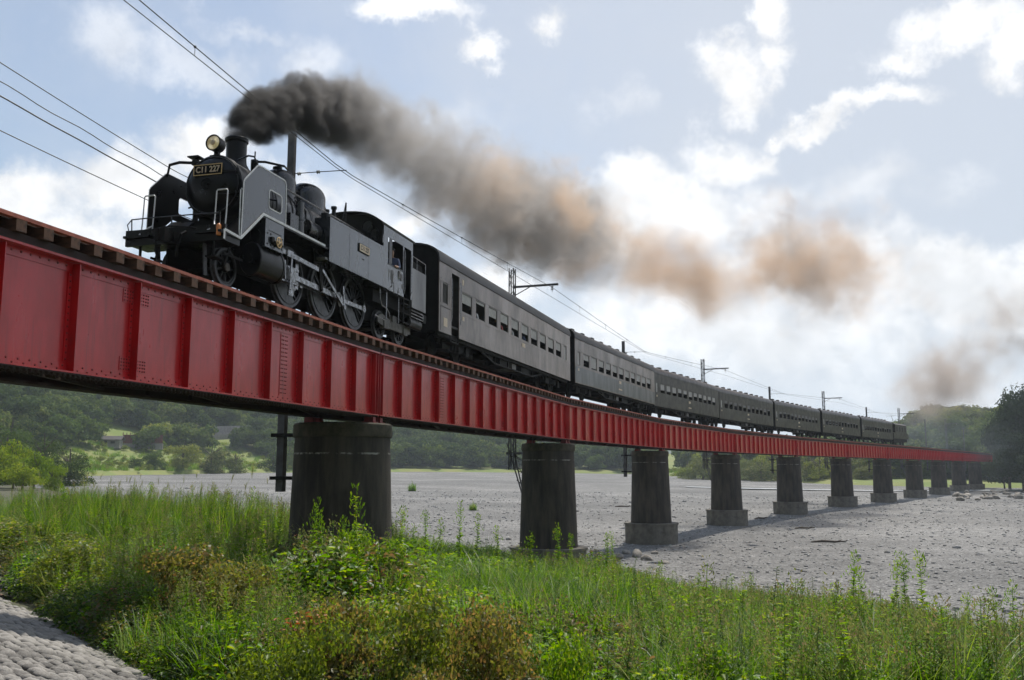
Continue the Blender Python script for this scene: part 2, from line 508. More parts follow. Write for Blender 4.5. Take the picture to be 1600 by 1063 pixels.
leaf_mat('grass_pale', (0.09, 0.16, 0.045), (0.17, 0.24, 0.07), (0.27, 0.30, 0.13), trans=.4)
leaf_mat('reed_green', (0.05, 0.12, 0.016), (0.115, 0.205, 0.03), (0.20, 0.24, 0.06), trans=.5)
leaf_mat('seed_head', (0.13, 0.18, 0.05), (0.22, 0.23, 0.09), (0.28, 0.22, 0.12), trans=.4)
leaf_mat('bush_russet', (0.09, 0.115, 0.022), (0.18, 0.175, 0.045), (0.26, 0.18, 0.07), trans=.55)
leaf_mat('bush_olive', (0.08, 0.135, 0.020), (0.165, 0.215, 0.038), (0.25, 0.23, 0.07), trans=.55)
leaf_mat('bush_green', (0.06, 0.14, 0.016), (0.14, 0.25, 0.028), (0.24, 0.31, 0.05), trans=.55)
leaf_mat('dry_leaf', (0.34, 0.12, 0.05), (0.45, 0.2, 0.1), (0.5, 0.28, 0.16), trans=.3)
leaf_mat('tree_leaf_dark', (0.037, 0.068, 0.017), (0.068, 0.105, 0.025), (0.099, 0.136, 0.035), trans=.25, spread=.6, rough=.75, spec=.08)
leaf_mat('backlit_dark_leaf', (0.022, 0.038, 0.014), (0.036, 0.056, 0.02), (0.05, 0.07, 0.026), trans=.15, spread=.6, rough=.75, spec=.08)  # backlit shade painted into a darker copy of the tree leaf colours
leaf_mat('tree_leaf_mid', (0.055, 0.099, 0.022), (0.099, 0.142, 0.035), (0.148, 0.173, 0.049), trans=.3, spread=.6, rough=.75, spec=.08)
leaf_mat('tree_leaf_light', (0.111, 0.154, 0.031), (0.184, 0.222, 0.049), (0.246, 0.258, 0.074), trans=.35, spread=.6, rough=.75, spec=.08)
leaf_mat('bamboo_leaf', (0.12, 0.20, 0.025), (0.19, 0.27, 0.035), (0.27, 0.31, 0.05), trans=.4, spread=.7, rough=.75, spec=.08)
leaf_mat('shrub_leaf', (0.08, 0.115, 0.035), (0.14, 0.16, 0.055), (0.2, 0.2, 0.08), trans=.3, spread=.6, rough=.75, spec=.08)

# sooty streaks and a little rust on the girder paint
nt = MATS['red_paint'].node_tree
b = nt.nodes['Principled BSDF']
prev = b.inputs['Base Color'].links[0].from_socket
tcn = N(nt, 'ShaderNodeTexCoord')
sv = N(nt, 'ShaderNodeVectorMath', {0: tcn.outputs['Object'], 1: (6.0, 1.0, 0.35)}, operation='MULTIPLY').outputs[0]
st_ = N(nt, 'ShaderNodeTexNoise', {'Vector': sv, 'Scale': 1.6, 'Detail': 6.0, 'Roughness': .7})
spz = N(nt, 'ShaderNodeSeparateXYZ', {0: tcn.outputs['Object']})
sf = M(nt, 'MULTIPLY', smooth(nt, st_.outputs[0], .50, .74), .42)
mx = N(nt, 'ShaderNodeMix', {0: sf, 6: prev, 7: (0.10, 0.010, 0.011, 1)}, data_type='RGBA')
ru = N(nt, 'ShaderNodeTexNoise', {'Vector': tcn.outputs['Object'], 'Scale': 11.0, 'Detail': 6.0, 'Roughness': .7})
mx2 = N(nt, 'ShaderNodeMix', {0: M(nt, 'MULTIPLY', smooth(nt, ru.outputs[0], .66, .74), .6), 6: mx.outputs[2], 7: (0.13, 0.045, 0.02, 1)}, data_type='RGBA')
nt.links.new(mx2.outputs[2], b.inputs['Base Color'])

# white lime line and vertical streaks on the pier concrete
nt = MATS['concrete'].node_tree
b = nt.nodes['Principled BSDF']
prev = b.inputs['Base Color'].links[0].from_socket
tcn = N(nt, 'ShaderNodeTexCoord')
sp = N(nt, 'ShaderNodeSeparateXYZ', {0: tcn.outputs['Object']})
wob = N(nt, 'ShaderNodeTexNoise', {'Vector': tcn.outputs['Object'], 'Scale': 2.2, 'Detail': 6.0, 'Roughness': .7})
hh = M(nt, 'ADD', sp.outputs[2], M(nt, 'MULTIPLY', M(nt, 'SUBTRACT', wob.outputs[0], .5), .10))
dist = M(nt, 'ABSOLUTE', M(nt, 'SUBTRACT', hh, 6.0))
linef = M(nt, 'MULTIPLY', smooth(nt, dist, 0.035, 0.012), smooth(nt, wob.outputs[0], 0.44, 0.56))
mx = N(nt, 'ShaderNodeMix', {0: M(nt, 'MULTIPLY', linef, .75), 6: prev, 7: (0.42, 0.40, 0.36, 1)}, data_type='RGBA')
nt.links.new(mx.outputs[2], b.inputs['Base Color'])

# river gravel: pebbles of many greys with real bump, finer and coarser bars
gm = mat('river_gravel', (0.14, 0.138, 0.133), (0.24, 0.234, 0.224), rough=0.9, scale=0.035, detail=8)
nt = gm.node_tree
b = nt.nodes['Principled BSDF']
big = b.inputs['Base Color'].links[0].from_socket
tcn = N(nt, 'ShaderNodeTexCoord')
vo = N(nt, 'ShaderNodeTexVoronoi', {'Vector': tcn.outputs['Object'], 'Scale': 9.0, 'Randomness': 1.0})
vo2 = N(nt, 'ShaderNodeTexVoronoi', {'Vector': tcn.outputs['Object'], 'Scale': 2.0, 'Randomness': 1.0})
sepc = N(nt, 'ShaderNodeSeparateColor', {0: vo.outputs['Color']})
sepc2 = N(nt, 'ShaderNodeSeparateColor', {0: vo2.outputs['Color']})
k = M(nt, 'MULTIPLY', M(nt, 'ADD', 0.42, M(nt, 'MULTIPLY', sepc.outputs[0], 1.2)), M(nt, 'ADD', 0.8, M(nt, 'MULTIPLY', sepc2.outputs[0], 0.4)))
gap = smooth(nt, vo.outputs['Distance'], 0.75, 0.30, 0.55, 1.0)
bands = N(nt, 'ShaderNodeTexNoise', {'Vector': N(nt, 'ShaderNodeVectorMath', {0: tcn.outputs['Object'], 1: (0.02, 0.07, 1)}, operation='MULTIPLY').outputs[0], 'Scale': 1.0, 'Detail': 5.0, 'Roughness': 0.6})
kk = M(nt, 'MULTIPLY', k, smooth(nt, bands.outputs[0], 0.3, 0.7, 0.74, 1.2))
mul = N(nt, 'ShaderNodeVectorMath', {0: big, 'Scale': M(nt, 'MULTIPLY', kk, gap)}, operation='SCALE')
nt.links.new(mul.outputs[0], b.inputs['Base Color'])
bp = N(nt, 'ShaderNodeBump', {'Height': M(nt, 'SUBTRACT', 1.0, vo.outputs['Distance']), 'Strength': 0.45, 'Distance': 0.03})
nt.links.new(bp.outputs[0], b.inputs['Normal'])

wm = mat('river_water', (0.30, 0.33, 0.34), (0.62, 0.64, 0.65), rough=0.30, scale=.35, bump=0.8, bscale=2)  # pale mottled base colour carries the white glare of the stream
mat('pebble', (0.40, 0.39, 0.375), (0.15, 0.147, 0.143), rough=0.9, scale=2.0)

# ------------------------------------------------------------------ terrain functions
BOUND = [(-130, 40), (-100, 95), (-74, 130), (-113, 240), (-84, 330), (-42, 380), (0, 402), (52, 402), (69, 330), (90, 262), (104, 250), (128, 245), (205, 262), (420, 330)]
RL = 23.373
PJ = [(-10.77, 4.27), (-4.91, 26.9), (1.92, 49.25), (10.54, 70.98), (21.08, 91.84), (33.25, 111.79), (46.38, 131.13), (59.77, 150.29), (73.15, 169.45), (86.43, 188.69), (99.71, 207.92), (112.96, 227.18), (126.2, 246.4)]


def sstep(a, b, x):
    t = np.clip((x - a) / (b - a), 0, 1)
    return t * t * (3 - 2 * t)


def vnoise(x, y, f, seed=0):
    x = np.asarray(x) * f
    y = np.asarray(y) * f
    out = 0
    for k, (a, b_, c) in enumerate(((1.0, 0.7, 0.3), (-0.6, 1.1, 1.9), (1.7, 1.3, 4.1), (2.3, -1.9, 2.2), (-3.1, 2.7, 5.5))):
        out = out + np.sin(a * x + b_ * y + c + seed * 1.7) / (1 + k * 0.5)
    return out / 3.0


def z_river(x, y):
    u = np.asarray(y) - 1.2 * np.asarray(x) - 60
    return 0.0105 * np.clip(u, 0, 420) + 0.10 * vnoise(x, y, 0.11) + 0.06 * vnoise(x, y, 0.35, 2)


def levee_n(x, y):
    x = np.asarray(x, float)
    y = np.asarray(y, float)
    xt = np.where(y < 20, (5.2 - .63 * y) / .775, (5.2 - .63 * 20) / .775 - .61 * (y - 20))
    return .775 * (x - xt) + 5.2


def z_bank(x, y):
    n = levee_n(x, y)
    z = np.interp(n, [-30, -3, 1, 5.2, 9, 14, 20, 25, 30, 34, 60], [4.0, 4.0, 4.0, 2.4, 2.35, 2.25, 1.30, 0.50, 0.0, -0.3, -3.5])
    bumps = 0.16 * vnoise(x, y, .5, 1) + 0.10 * vnoise(x, y, 1.3, 4)
    z = z + bumps * sstep(5.0, 7.5, n)
    z = z + 0.5 * sstep(-6, -12, np.asarray(x)) * sstep(24, 34, np.asarray(y)) * sstep(20, 10, n) * sstep(5.0, 7.5, n)
    return z


_bx = np.array([p[0] for p in BOUND], float)
_by = np.array([p[1] for p in BOUND], float)


def bound_dist(x, y):
    """distance beyond the far shore line (positive on the far bank)"""
    x = np.asarray(x, float)
    y = np.asarray(y, float)
    d = np.full(x.shape, 1e9)
    for i in range(len(BOUND) - 1):
        ax, ay, bx, by = _bx[i], _by[i], _bx[i + 1], _by[i + 1]
        t = np.clip(((x - ax) * (bx - ax) + (y - ay) * (by - ay)) / ((bx - ax) ** 2 + (by - ay) ** 2), 0, 1)
        d = np.minimum(d, np.hypot(x - ax - t * (bx - ax), y - ay - t * (by - ay)))
    # inside test in polar order around the camera: beyond the shore when farther than the line at this bearing
    th = np.arctan2(x, y)
    bt = np.arctan2(_bx, _by)
    br = np.hypot(_bx, _by)
    o = np.argsort(bt)
    rr = np.interp(th, bt[o], br[o])
    return np.where(np.hypot(x, y) > rr, d, -d)


def hill_amp(x, y):
    px = 800 + FPX * np.asarray(x) / np.maximum(np.asarray(y), 1)
    return np.interp(px, [-700, 0, 300, 440, 640, 780, 900, 985, 1040, 1200, 1370, 1440, 1500, 1560, 1660, 2200], [125, 98, 84, 70, 50, 38, 26, 12, 5, 5, 6, 14, 15, 14, 30, 60])


def z_far(x, y):
    d = bound_dist(x, y)
    base = z_river(x, y) - 0.6 + 1.8 * sstep(-2, 5, d) + 3.2 * sstep(4, 70, d)
    right = sstep(60, 110, np.asarray(x))
    span = 250 * (1 - right) + 90 * right
    am = hill_amp(x, y) * (1 + .16 * vnoise(x, y, .018, 3) + .07 * vnoise(x, y, .05, 5))
    z = base + am * sstep(0, 1, (d - 26) / span) ** 0.85 + 0.5 * vnoise(x, y, .08, 6) * sstep(5, 40, d)
    return np.where(d < -6, z - 3.0, z)


def ground_z(x, y):
    return float(max(z_river(x, y), z_bank(x, y) if levee_n(x, y) < 45 and y < 260 else -9, z_far(x, y) if bound_dist(np.array(x), np.array(y)) > -4 else -9))


def hit(px, py, y0=20, y1=900):
    """where the sight line through a place of the photograph meets the ground"""
    d = cam_ray(px, py)
    last = None
    for t in np.arange(y0, y1, 1.0):
        q = d * t
        g = ground_z(q.x, q.y)
        if CAMZ + q.z <= g:
            return Vector((q.x, q.y, g))
    q = d * y1
    return Vector((q.x, q.y, ground_z(q.x, q.y)))


def at_px(px, depth):
    """x for a photograph column at a given distance ahead"""
    return (px - 800) / FPX * depth


def height_sheet(name, xs, ys, fz, m, skip=None):
    X, Y = np.meshgrid(xs, ys)
    Z = fz(X, Y)
    V = np.stack([X.ravel(), Y.ravel(), Z.ravel()], 1)
    nx, ny = len(xs), len(ys)
    i = np.arange((ny - 1) * (nx - 1))
    r, c = i // (nx - 1), i % (nx - 1)
    a = r * nx + c
    F = np.stack([a, a + 1, a + nx + 1, a + nx], 1)
    if skip is not None:
        K = skip(X, Y).ravel()
        F = F[~(K[F].all(1))]
    o = link(name, np_mesh(name, V, F, m, True))
    tag(o, kind='structure')
    return o


riv = height_sheet('riverbed_ground', np.concatenate([np.linspace(-2500, -160, 14), np.linspace(-150, 150, 151), np.linspace(160, 2500, 14)]),
                   np.concatenate([np.linspace(-60, 4, 5), np.linspace(6, 260, 160), np.linspace(264, 460, 40), np.linspace(480, 4000, 14)]),
                   lambda x, y: np.where(y > 470, -6.0, np.where(np.abs(x) > 155, np.minimum(z_river(x, y), 2.0), z_river(x, y))), MATS['river_gravel'])
bank = height_sheet('river_bank_ground', np.linspace(-150, 42, 193), np.concatenate([np.linspace(-25, 60, 141), np.linspace(61, 230, 86)]), z_bank, MATS['soil'],
                    skip=lambda x, y: (levee_n(x, y) > 46) | ((levee_n(x, y) < 5.0) & (levee_n(x, y) > -2) & (y < 60) & (y > -5)))
farb = height_sheet('far_bank_hills', np.concatenate([np.linspace(-700, -210, 36), np.linspace(-205, 260, 150), np.linspace(270, 800, 26)]), np.linspace(60, 760, 176), z_far, MATS['bank_grass'],
                    skip=lambda x, y: bound_dist(x, y) < -14)
# distant ridges closing the valley
for nm, pts, dist in (('distant_hills', [(-400, 330), (0, 420), (500, 600), (800, 690), (980, 704), (1060, 700), (1140, 706), (1300, 700), (1420, 690), (1480, 668), (1530, 648), (1570, 640), (1700, 600), (2100, 520)], 1500),):
    xs_ = np.linspace(-500, 2100, 200)
    top = np.interp(xs_, [p[0] for p in pts], [p[1] for p in pts]) + 3 * np.sin(xs_ / 23) + 2 * np.sin(xs_ / 9.3)
    V, F = [], []
    for i_, (a_, t_) in enumerate(zip(xs_, top)):
        for k_, (dd, hf) in enumerate(((dist - 400, -.05), (dist - 200, .45), (dist, 1.0), (dist + 300, .4))):
            V.append(((a_ - 800) / FPX * dd, dd, CAMZ + (731 - t_) / FPX * dist * hf))
    for i_ in range(len(xs_) - 1):
        for k_ in range(3):
            F.append((i_ * 4 + k_, i_ * 4 + 4 + k_, i_ * 4 + 5 + k_, i_ * 4 + 1 + k_))
    tag(link(nm, np_mesh(nm, V, F, MATS['forest_floor'], True)), kind='structure')

# unseen hillside added behind the camera to hold back sky light
V, F = [], []
for i_, a_ in enumerate(np.linspace(R(100), R(285), 40)):
    for k_, (rr_, hz_) in enumerate(((18, 3.2), (28, 17), (50, 42), (110, 74), (220, 90))):
        hh_ = hz_ * (.8 + .18 * math.sin(i_ * .7) + .1 * math.sin(i_ * 1.9 + k_))
        V.append((rr_ * math.sin(a_), rr_ * math.cos(a_) - 4, hh_))
for i_ in range(39):
    for k_ in range(4):
        F.append((i_ * 5 + k_, i_ * 5 + 5 + k_, i_ * 5 + 6 + k_, i_ * 5 + 1 + k_))
tag(link('sky_block_hill', np_mesh('sky_block_hill', V, F, MATS['forest_floor'], True)), kind='structure')

# the shallow stream behind the piers
pts = [(40, 214), (52, 210), (66, 205), (84, 203), (104, 214), (126, 226)]
V, F = [], []
for i_, (x, y) in enumerate(pts):
    w = 3.4 + 1.2 * math.sin(i_ * 1.7)
    for s_ in (-1, 1):
        yy = y + s_ * w
        V.append((x, yy, float(z_river(x, y)) + 0.16))
for i_ in range(len(pts) - 1):
    F.append((2 * i_, 2 * i_ + 2, 2 * i_ + 3, 2 * i_ + 1))
tag(link('stream_water', np_mesh('stream_water', V, F, MATS['river_water'], True)), kind='structure')

# ------------------------------------------------------------------ the bridge
ZB = 7.01                        # underside of the girders
RAILZ = ZB + 2.44                # top of the rails
PV = [Vector((a, b_)) for a, b_ in PJ]
NTH = ['first', 'second', 'third', 'fourth', 'fifth', 'sixth', 'seventh', 'eighth', 'ninth', 'tenth', 'eleventh', 'twelfth']
CNT = ['one', 'two', 'three', 'four', 'five', 'six', 'seven', 'eight', 'nine', 'ten', 'eleven', 'twelve']


def heading(a, b_):
    d = b_ - a
    return math.atan2(d.x, d.y)


def along(s, off=0.0):
    """point of the track centre line at running length s, moved off metres to the camera's side"""
    i = int(min(max(math.floor(s / RL), 0), len(PV) - 2))
    t = (PV[i + 1] - PV[i]).normalized()
    q = PV[i] + t * (s - i * RL)
    return q + Vector((t.y, -t.x)) * off


def rivets(mb, pts, r=0.019, h=0.014, axis=(0, -1, 0)):
    """small domed heads standing on a face"""
    ax = Vector(axis)
    u = Vector((1, 0, 0)) if abs(ax.x) < .9 else Vector((0, 1, 0))
    w = ax.cross(u)
    for p in pts:
        p = Vector(p)
        vs = [p + (u * math.cos(t) + w * math.sin(t)) * r for t in (0, 1.047, 2.094, 3.142, 4.189, 5.236)]
        vs += [p + ax * h + (u * math.cos(t) + w * math.sin(t)) * r * .55 for t in (0, 1.047, 2.094, 3.142, 4.189, 5.236)]
        mb.add(vs, [(i, (i + 1) % 6, 6 + (i + 1) % 6, 6 + i) for i in range(6)] + [(6, 7, 8, 9, 10, 11)])


WEB_Y = -0.95
st_mb = MB()
st_mb.box(-0.008, 0.008, WEB_Y - 0.165, WEB_Y - 0.0105, 0.105, 1.845)      # outstanding leg
st_mb.box(-0.095, -0.0085, WEB_Y - 0.026, WEB_Y - 0.0105, 0.255, 1.70)      # leg lying on the web
st_mesh = st_mb.mesh('stiffener')
st_mesh.materials.append(MATS['red_paint'])
rv = MB()
rivets(rv, [(-0.05, WEB_Y - 0.026, z) for z in np.arange(0.30, 1.68, 0.105)])
strv_mesh = rv.mesh('stiffener_rivets')
strv_mesh.materials.append(MATS['red_dull'])
NP = 15
for i in range(len(PV) - 1):
    a, b_ = PV[i], PV[i + 1]
    Ls = (b_ - a).length
    th = heading(a, b_)
    if i == 0:
        lab = 'nearest red riveted plate girder span under the steam engine'
    else:
        lab = f'red riveted plate girder span between {NTH[i - 1]} and {NTH[i]} concrete piers' if i < 11 else 'last red plate girder span reaching into the dark trees'
    sp_ = thing('girder_span', lab, 'bridge girder', (a.x, a.y, ZB), math.pi / 2 - th, 'red plate girder spans of the railway bridge')
    e0, e1 = 0.06, Ls - 0.06
    MB().box(e0, e1, WEB_Y - .009, WEB_Y + .009, .10, 1.861).build('web', MATS['red_paint'], sp_)
    mb = MB()
    mb.box(e0, e1, WEB_Y - .19, WEB_Y + .19, 0.072, 0.099)
    mb.box(e0, e1, WEB_Y - .024, WEB_Y - .0095, .0995, .245)
    bf = mb.build('bottom_flange', MATS['red_paint'], sp_)
    MB().box(e0 + .5, e1 - .5, WEB_Y - .187, WEB_Y + .187, 0.05, 0.0715).build('cover_plate', MATS['shade_dark_steel'], sp_)
    mb = MB()
    mb.box(e0, e1, WEB_Y - .19, WEB_Y + .19, 1.8615, 1.90)
    mb.box(e0, e1, WEB_Y - .024, WEB_Y - .0095, 1.712, 1.861)
    tf = mb.build('top_flange', MATS['red_paint'], sp_)
    MB().box(e0, e1, WEB_Y - .196, WEB_Y + .196, 1.9005, 2.018).build('cover_plate', MATS['shade_dark_steel'], sp_)
    if i < 5:
        mb = MB()
        step = 0.115 if i < 2 else 0.23
        rivets(mb, [(x, WEB_Y - .024, .135 + .06 * (k % 2)) for k, x in enumerate(np.arange(e0 + .06, e1 - .05, step))])
        rivets(mb, [(x, WEB_Y - .024, 1.80) for x in np.arange(e0 + .06, e1 - .05, .19 if i < 2 else .3)], r=.024)
        tag(mb.build('rivet_heads', MATS['red_dull'], sp_), kind='stuff')
        mb = MB()
        for yy in (WEB_Y - .155, WEB_Y + .155):
            rivets(mb, [(x, yy, .072 if (x < .6 or x > Ls - .6) else 0.05) for x in np.arange(e0 + .06, e1 - .05, step)], r=.034, h=.05, axis=(0, 0, -1))
        tag(mb.build('under_rivets', MATS['shade_dark_steel'], sp_), kind='stuff')
    for k in range(NP + 1):
        x = 0.10 + (Ls - 0.20) * k / NP
        o = link('stiffener', st_mesh, sp_, (x, 0, 0))
        if i < 3:
            tag(link('rivet_row', strv_mesh, o), kind='stuff')
        if k in (0, NP):
            link('stiffener', st_mesh, sp_, (x + (0.19 if k == 0 else -0.19), 0, 0))
    # splice plates on the web
    for x in (5.35, 17.95) if i else (17.95,):
        mb = MB().box(x - .17, x + .17, WEB_Y - .021, WEB_Y - .0095, .25, 1.70)
        q = mb.build('splice_plate', MATS['red_paint'], sp_)
        if i < 3:
            rvm = MB()
            rivets(rvm, [(x + dx, WEB_Y - .021, z) for dx in (-.12, -.05, .05, .12) for z in np.arange(.31, 1.66, .095)])
            tag(rvm.build('rivet_field', MATS['red_dull'], q), kind='stuff')
    for x in (12.6,):
        for z0, z1 in ((.255, .50), (1.46, 1.70)):
            mb = MB().box(x - .42, x - .11, WEB_Y - .021, WEB_Y - .0095, z0, z1)
            mb.box(x + .012, x + .30, WEB_Y - .021, WEB_Y - .0095, z0, z1)
            q = mb.build('splice_plate', MATS['red_paint'], sp_)
            if i < 3:
                rvm = MB()
                rivets(rvm, [(x + dx, WEB_Y - .021, z0 + .035 + .058 * kz) for dx in (-.38, -.31, -.24, -.17, .06, .13, .2, .26) for kz in range(4)])
                tag(rvm.build('rivet_field', MATS['red_dull'], q), kind='stuff')
    # far girder and the bracing between
    mb = MB()
    mb.box(e0, e1, .941, .959, .10, 1.861)
    mb.box(e0, e1, .76, 1.14, .05, .099)
    mb.box(e0, e1, .76, 1.14, 1.8615, 2.018)
    for k in range(NP + 1):
        x = 0.10 + (Ls - 0.20) * k / NP
        mb.box(x - .008, x + .008, .84, .9405, .06, 1.85)
    mb.build('far_girder', MATS['shade_dark_steel'], sp_)
    mb = MB()
    for k in range(0, NP, 3):
        x = 0.4 + (Ls - 0.8) * k / NP
        x2 = 0.4 + (Ls - 0.8) * (k + 3) / NP
        mb.bar((x, -.75, .12), (x2, .75, .12), .08, .06)
        mb.bar((x, .75, .19), (x2, -.75, .19), .08, .06)
        mb.bar((x, -.93, .3), (x, .93, 1.7), .07, .07)
        mb.bar((x + .09, .93, .3), (x + .09, -.93, 1.7), .07, .07)
    mb.build('cross_bracing', MATS['shade_dark_steel'], sp_)

# the track lying on the girders
track = thing('railway_track', 'rusty single track on timber sleepers along the red bridge', 'railway track', (0, 0, ZB))
tie_mb = MB()
tie_mb.box(-.10, .10, -1.235, 1.235, 2.022, 2.20)
tie_me = tie_mb.mesh('sleeper')
tie_me.materials.append(MATS['timber'])
rest = MB()
n_tie = 0
for i in range(len(PV) - 1):
    a, b_ = PV[i], PV[i + 1]
    Ls = (b_ - a).length
    th = heading(a, b_)
    rz = math.pi / 2 - th
    t = (b_ - a).normalized()
    nrm = Vector((-t.y, t.x))
    for k in range(43):
        s = (k + .5) * Ls / 43
        if i == 0 and s < 7.5:
            continue
        q = a + t * s
        if n_tie < 290:
            jit = random.uniform(-.02, .02)
            o = link('sleeper', tie_me, track, (q.x + nrm.x * jit, q.y + nrm.y * jit, random.uniform(-.006, .0)), (0, 0, rz + random.uniform(-.012, .012)))
            n_tie += 1
        else:
            c_, s_ = math.cos(rz), math.sin(rz)
            vs = [(q.x + x * c_ - y * s_, q.y + x * s_ + y * c_, z) for x, y, z in tie_mb.v]
            rest.add(vs, tie_mb.f)
tag(rest.build('far_sleepers', MATS['timber'], track), kind='stuff')


def track_strip(name, prof, m, y_mid, s0=0.0):
    """profile (y, z) swept along the joints of the line"""
    pts = [PV[0] + (PV[1] - PV[0]).normalized() * s0] + PV[1:]
    vs, fs = [], []
    n = len(prof)
    for k, p in enumerate(pts):
        d0 = (pts[k] - pts[k - 1]).normalized() if k else (pts[1] - pts[0]).normalized()
        d1 = (pts[k + 1] - pts[k]).normalized() if k < len(pts) - 1 else d0
        d = (d0 + d1).normalized()
        nr = Vector((-d.y, d.x)) / max(.5, d.dot(d1))
        for y, z in prof:
            vs.append((p.x + nr.x * (y + y_mid), p.y + nr.y * (y + y_mid), z))
    for k in range(len(pts) - 1):
        for j in range(n):
            fs.append((k * n + j, k * n + (j + 1) % n, (k + 1) * n + (j + 1) % n, (k + 1) * n + j))
    fs += [tuple(range(n)), tuple(range((len(pts) - 1) * n, len(pts) * n))]
    return MB().add(vs, fs).build(name, m, track)


rail_prof = [(-.065, 2.205), (.065, 2.205), (.065, 2.225), (.012, 2.25), (.012, 2.39), (.034, 2.40), (.034, 2.44), (-.034, 2.44), (-.034, 2.40), (-.012, 2.39), (-.012, 2.25), (-.065, 2.225)]
track_strip('rail', rail_prof, MATS['rail_steel'], .20 - .567)
track_strip('rail', rail_prof, MATS['rail_steel'], .20 + .567)
track_strip('guard_strip', [(-.05, 2.2015), (.05, 2.2015), (.05, 2.262), (-.05, 2.262)], MATS['guard_paint'], -1.18)
track_strip('guard_strip', [(-.05, 2.2015), (.05, 2.2015), (.05, 2.262), (-.05, 2.262)], MATS['guard_paint'], 1.18)
track_strip('footway_plank', [(-.27, 2.2025), (.27, 2.2025), (.27, 2.238), (-.27, 2.238)], MATS['timber'], -.80)
track_strip('footway_plank', [(-.2, 2.2025), (.2, 2.2025), (.2, 2.238), (-.2, 2.238)], MATS['timber'], .20)

# piers
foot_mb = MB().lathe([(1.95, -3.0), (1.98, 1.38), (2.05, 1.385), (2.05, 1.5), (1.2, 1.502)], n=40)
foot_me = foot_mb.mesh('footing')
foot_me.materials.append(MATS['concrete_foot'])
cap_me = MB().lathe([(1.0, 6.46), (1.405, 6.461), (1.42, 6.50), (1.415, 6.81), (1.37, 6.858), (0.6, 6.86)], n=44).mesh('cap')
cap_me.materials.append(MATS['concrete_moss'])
for i in range(1, 12):
    p = PV[i]
    th = (heading(PV[i - 1], p) + heading(p, PV[i + 1])) / 2
    lab = {1: 'nearest and largest dark round concrete pier, its foot hidden in weeds', 2: 'second concrete pier, its round footing rim showing above the weeds',
           3: 'third round concrete pier with footing fully exposed on the gravel'}.get(i, f'{NTH[i - 1]} round concrete pier counted from the engine end of the bridge')
    pr = thing('bridge_pier', lab, 'bridge pier', (p.x, p.y, 0), math.pi / 2 - th, 'round concrete piers of the railway bridge')
    zr = float(z_river(p.x, p.y))
    prof = []
    for k in range(9):
        f_ = k / 8
        z = 1.4 + (6.459 - 1.4) * f_
        r_ = 1.53 - .165 * f_
        prof.append((r_, z))
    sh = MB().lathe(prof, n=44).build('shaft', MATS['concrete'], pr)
    link('cap', cap_me, pr)
    ft = link('footing', foot_me, pr, (0, 0, zr * .6))
    if i in (1, 2):
        ft.location.z = 0.0
    for y in (-.95, .95):
        for x in (-.24, .24):
            mb = MB().box(x - .16, x + .16, y - .18, y + .18, 6.861, 6.90)
            mb.prism([(x - .10, 6.90), (x + .10, 6.90), (x + .07, 7.08), (x - .07, 7.08)], y - .14, y + .14)
            mb.build('bearing', MATS['red_dull'], pr)

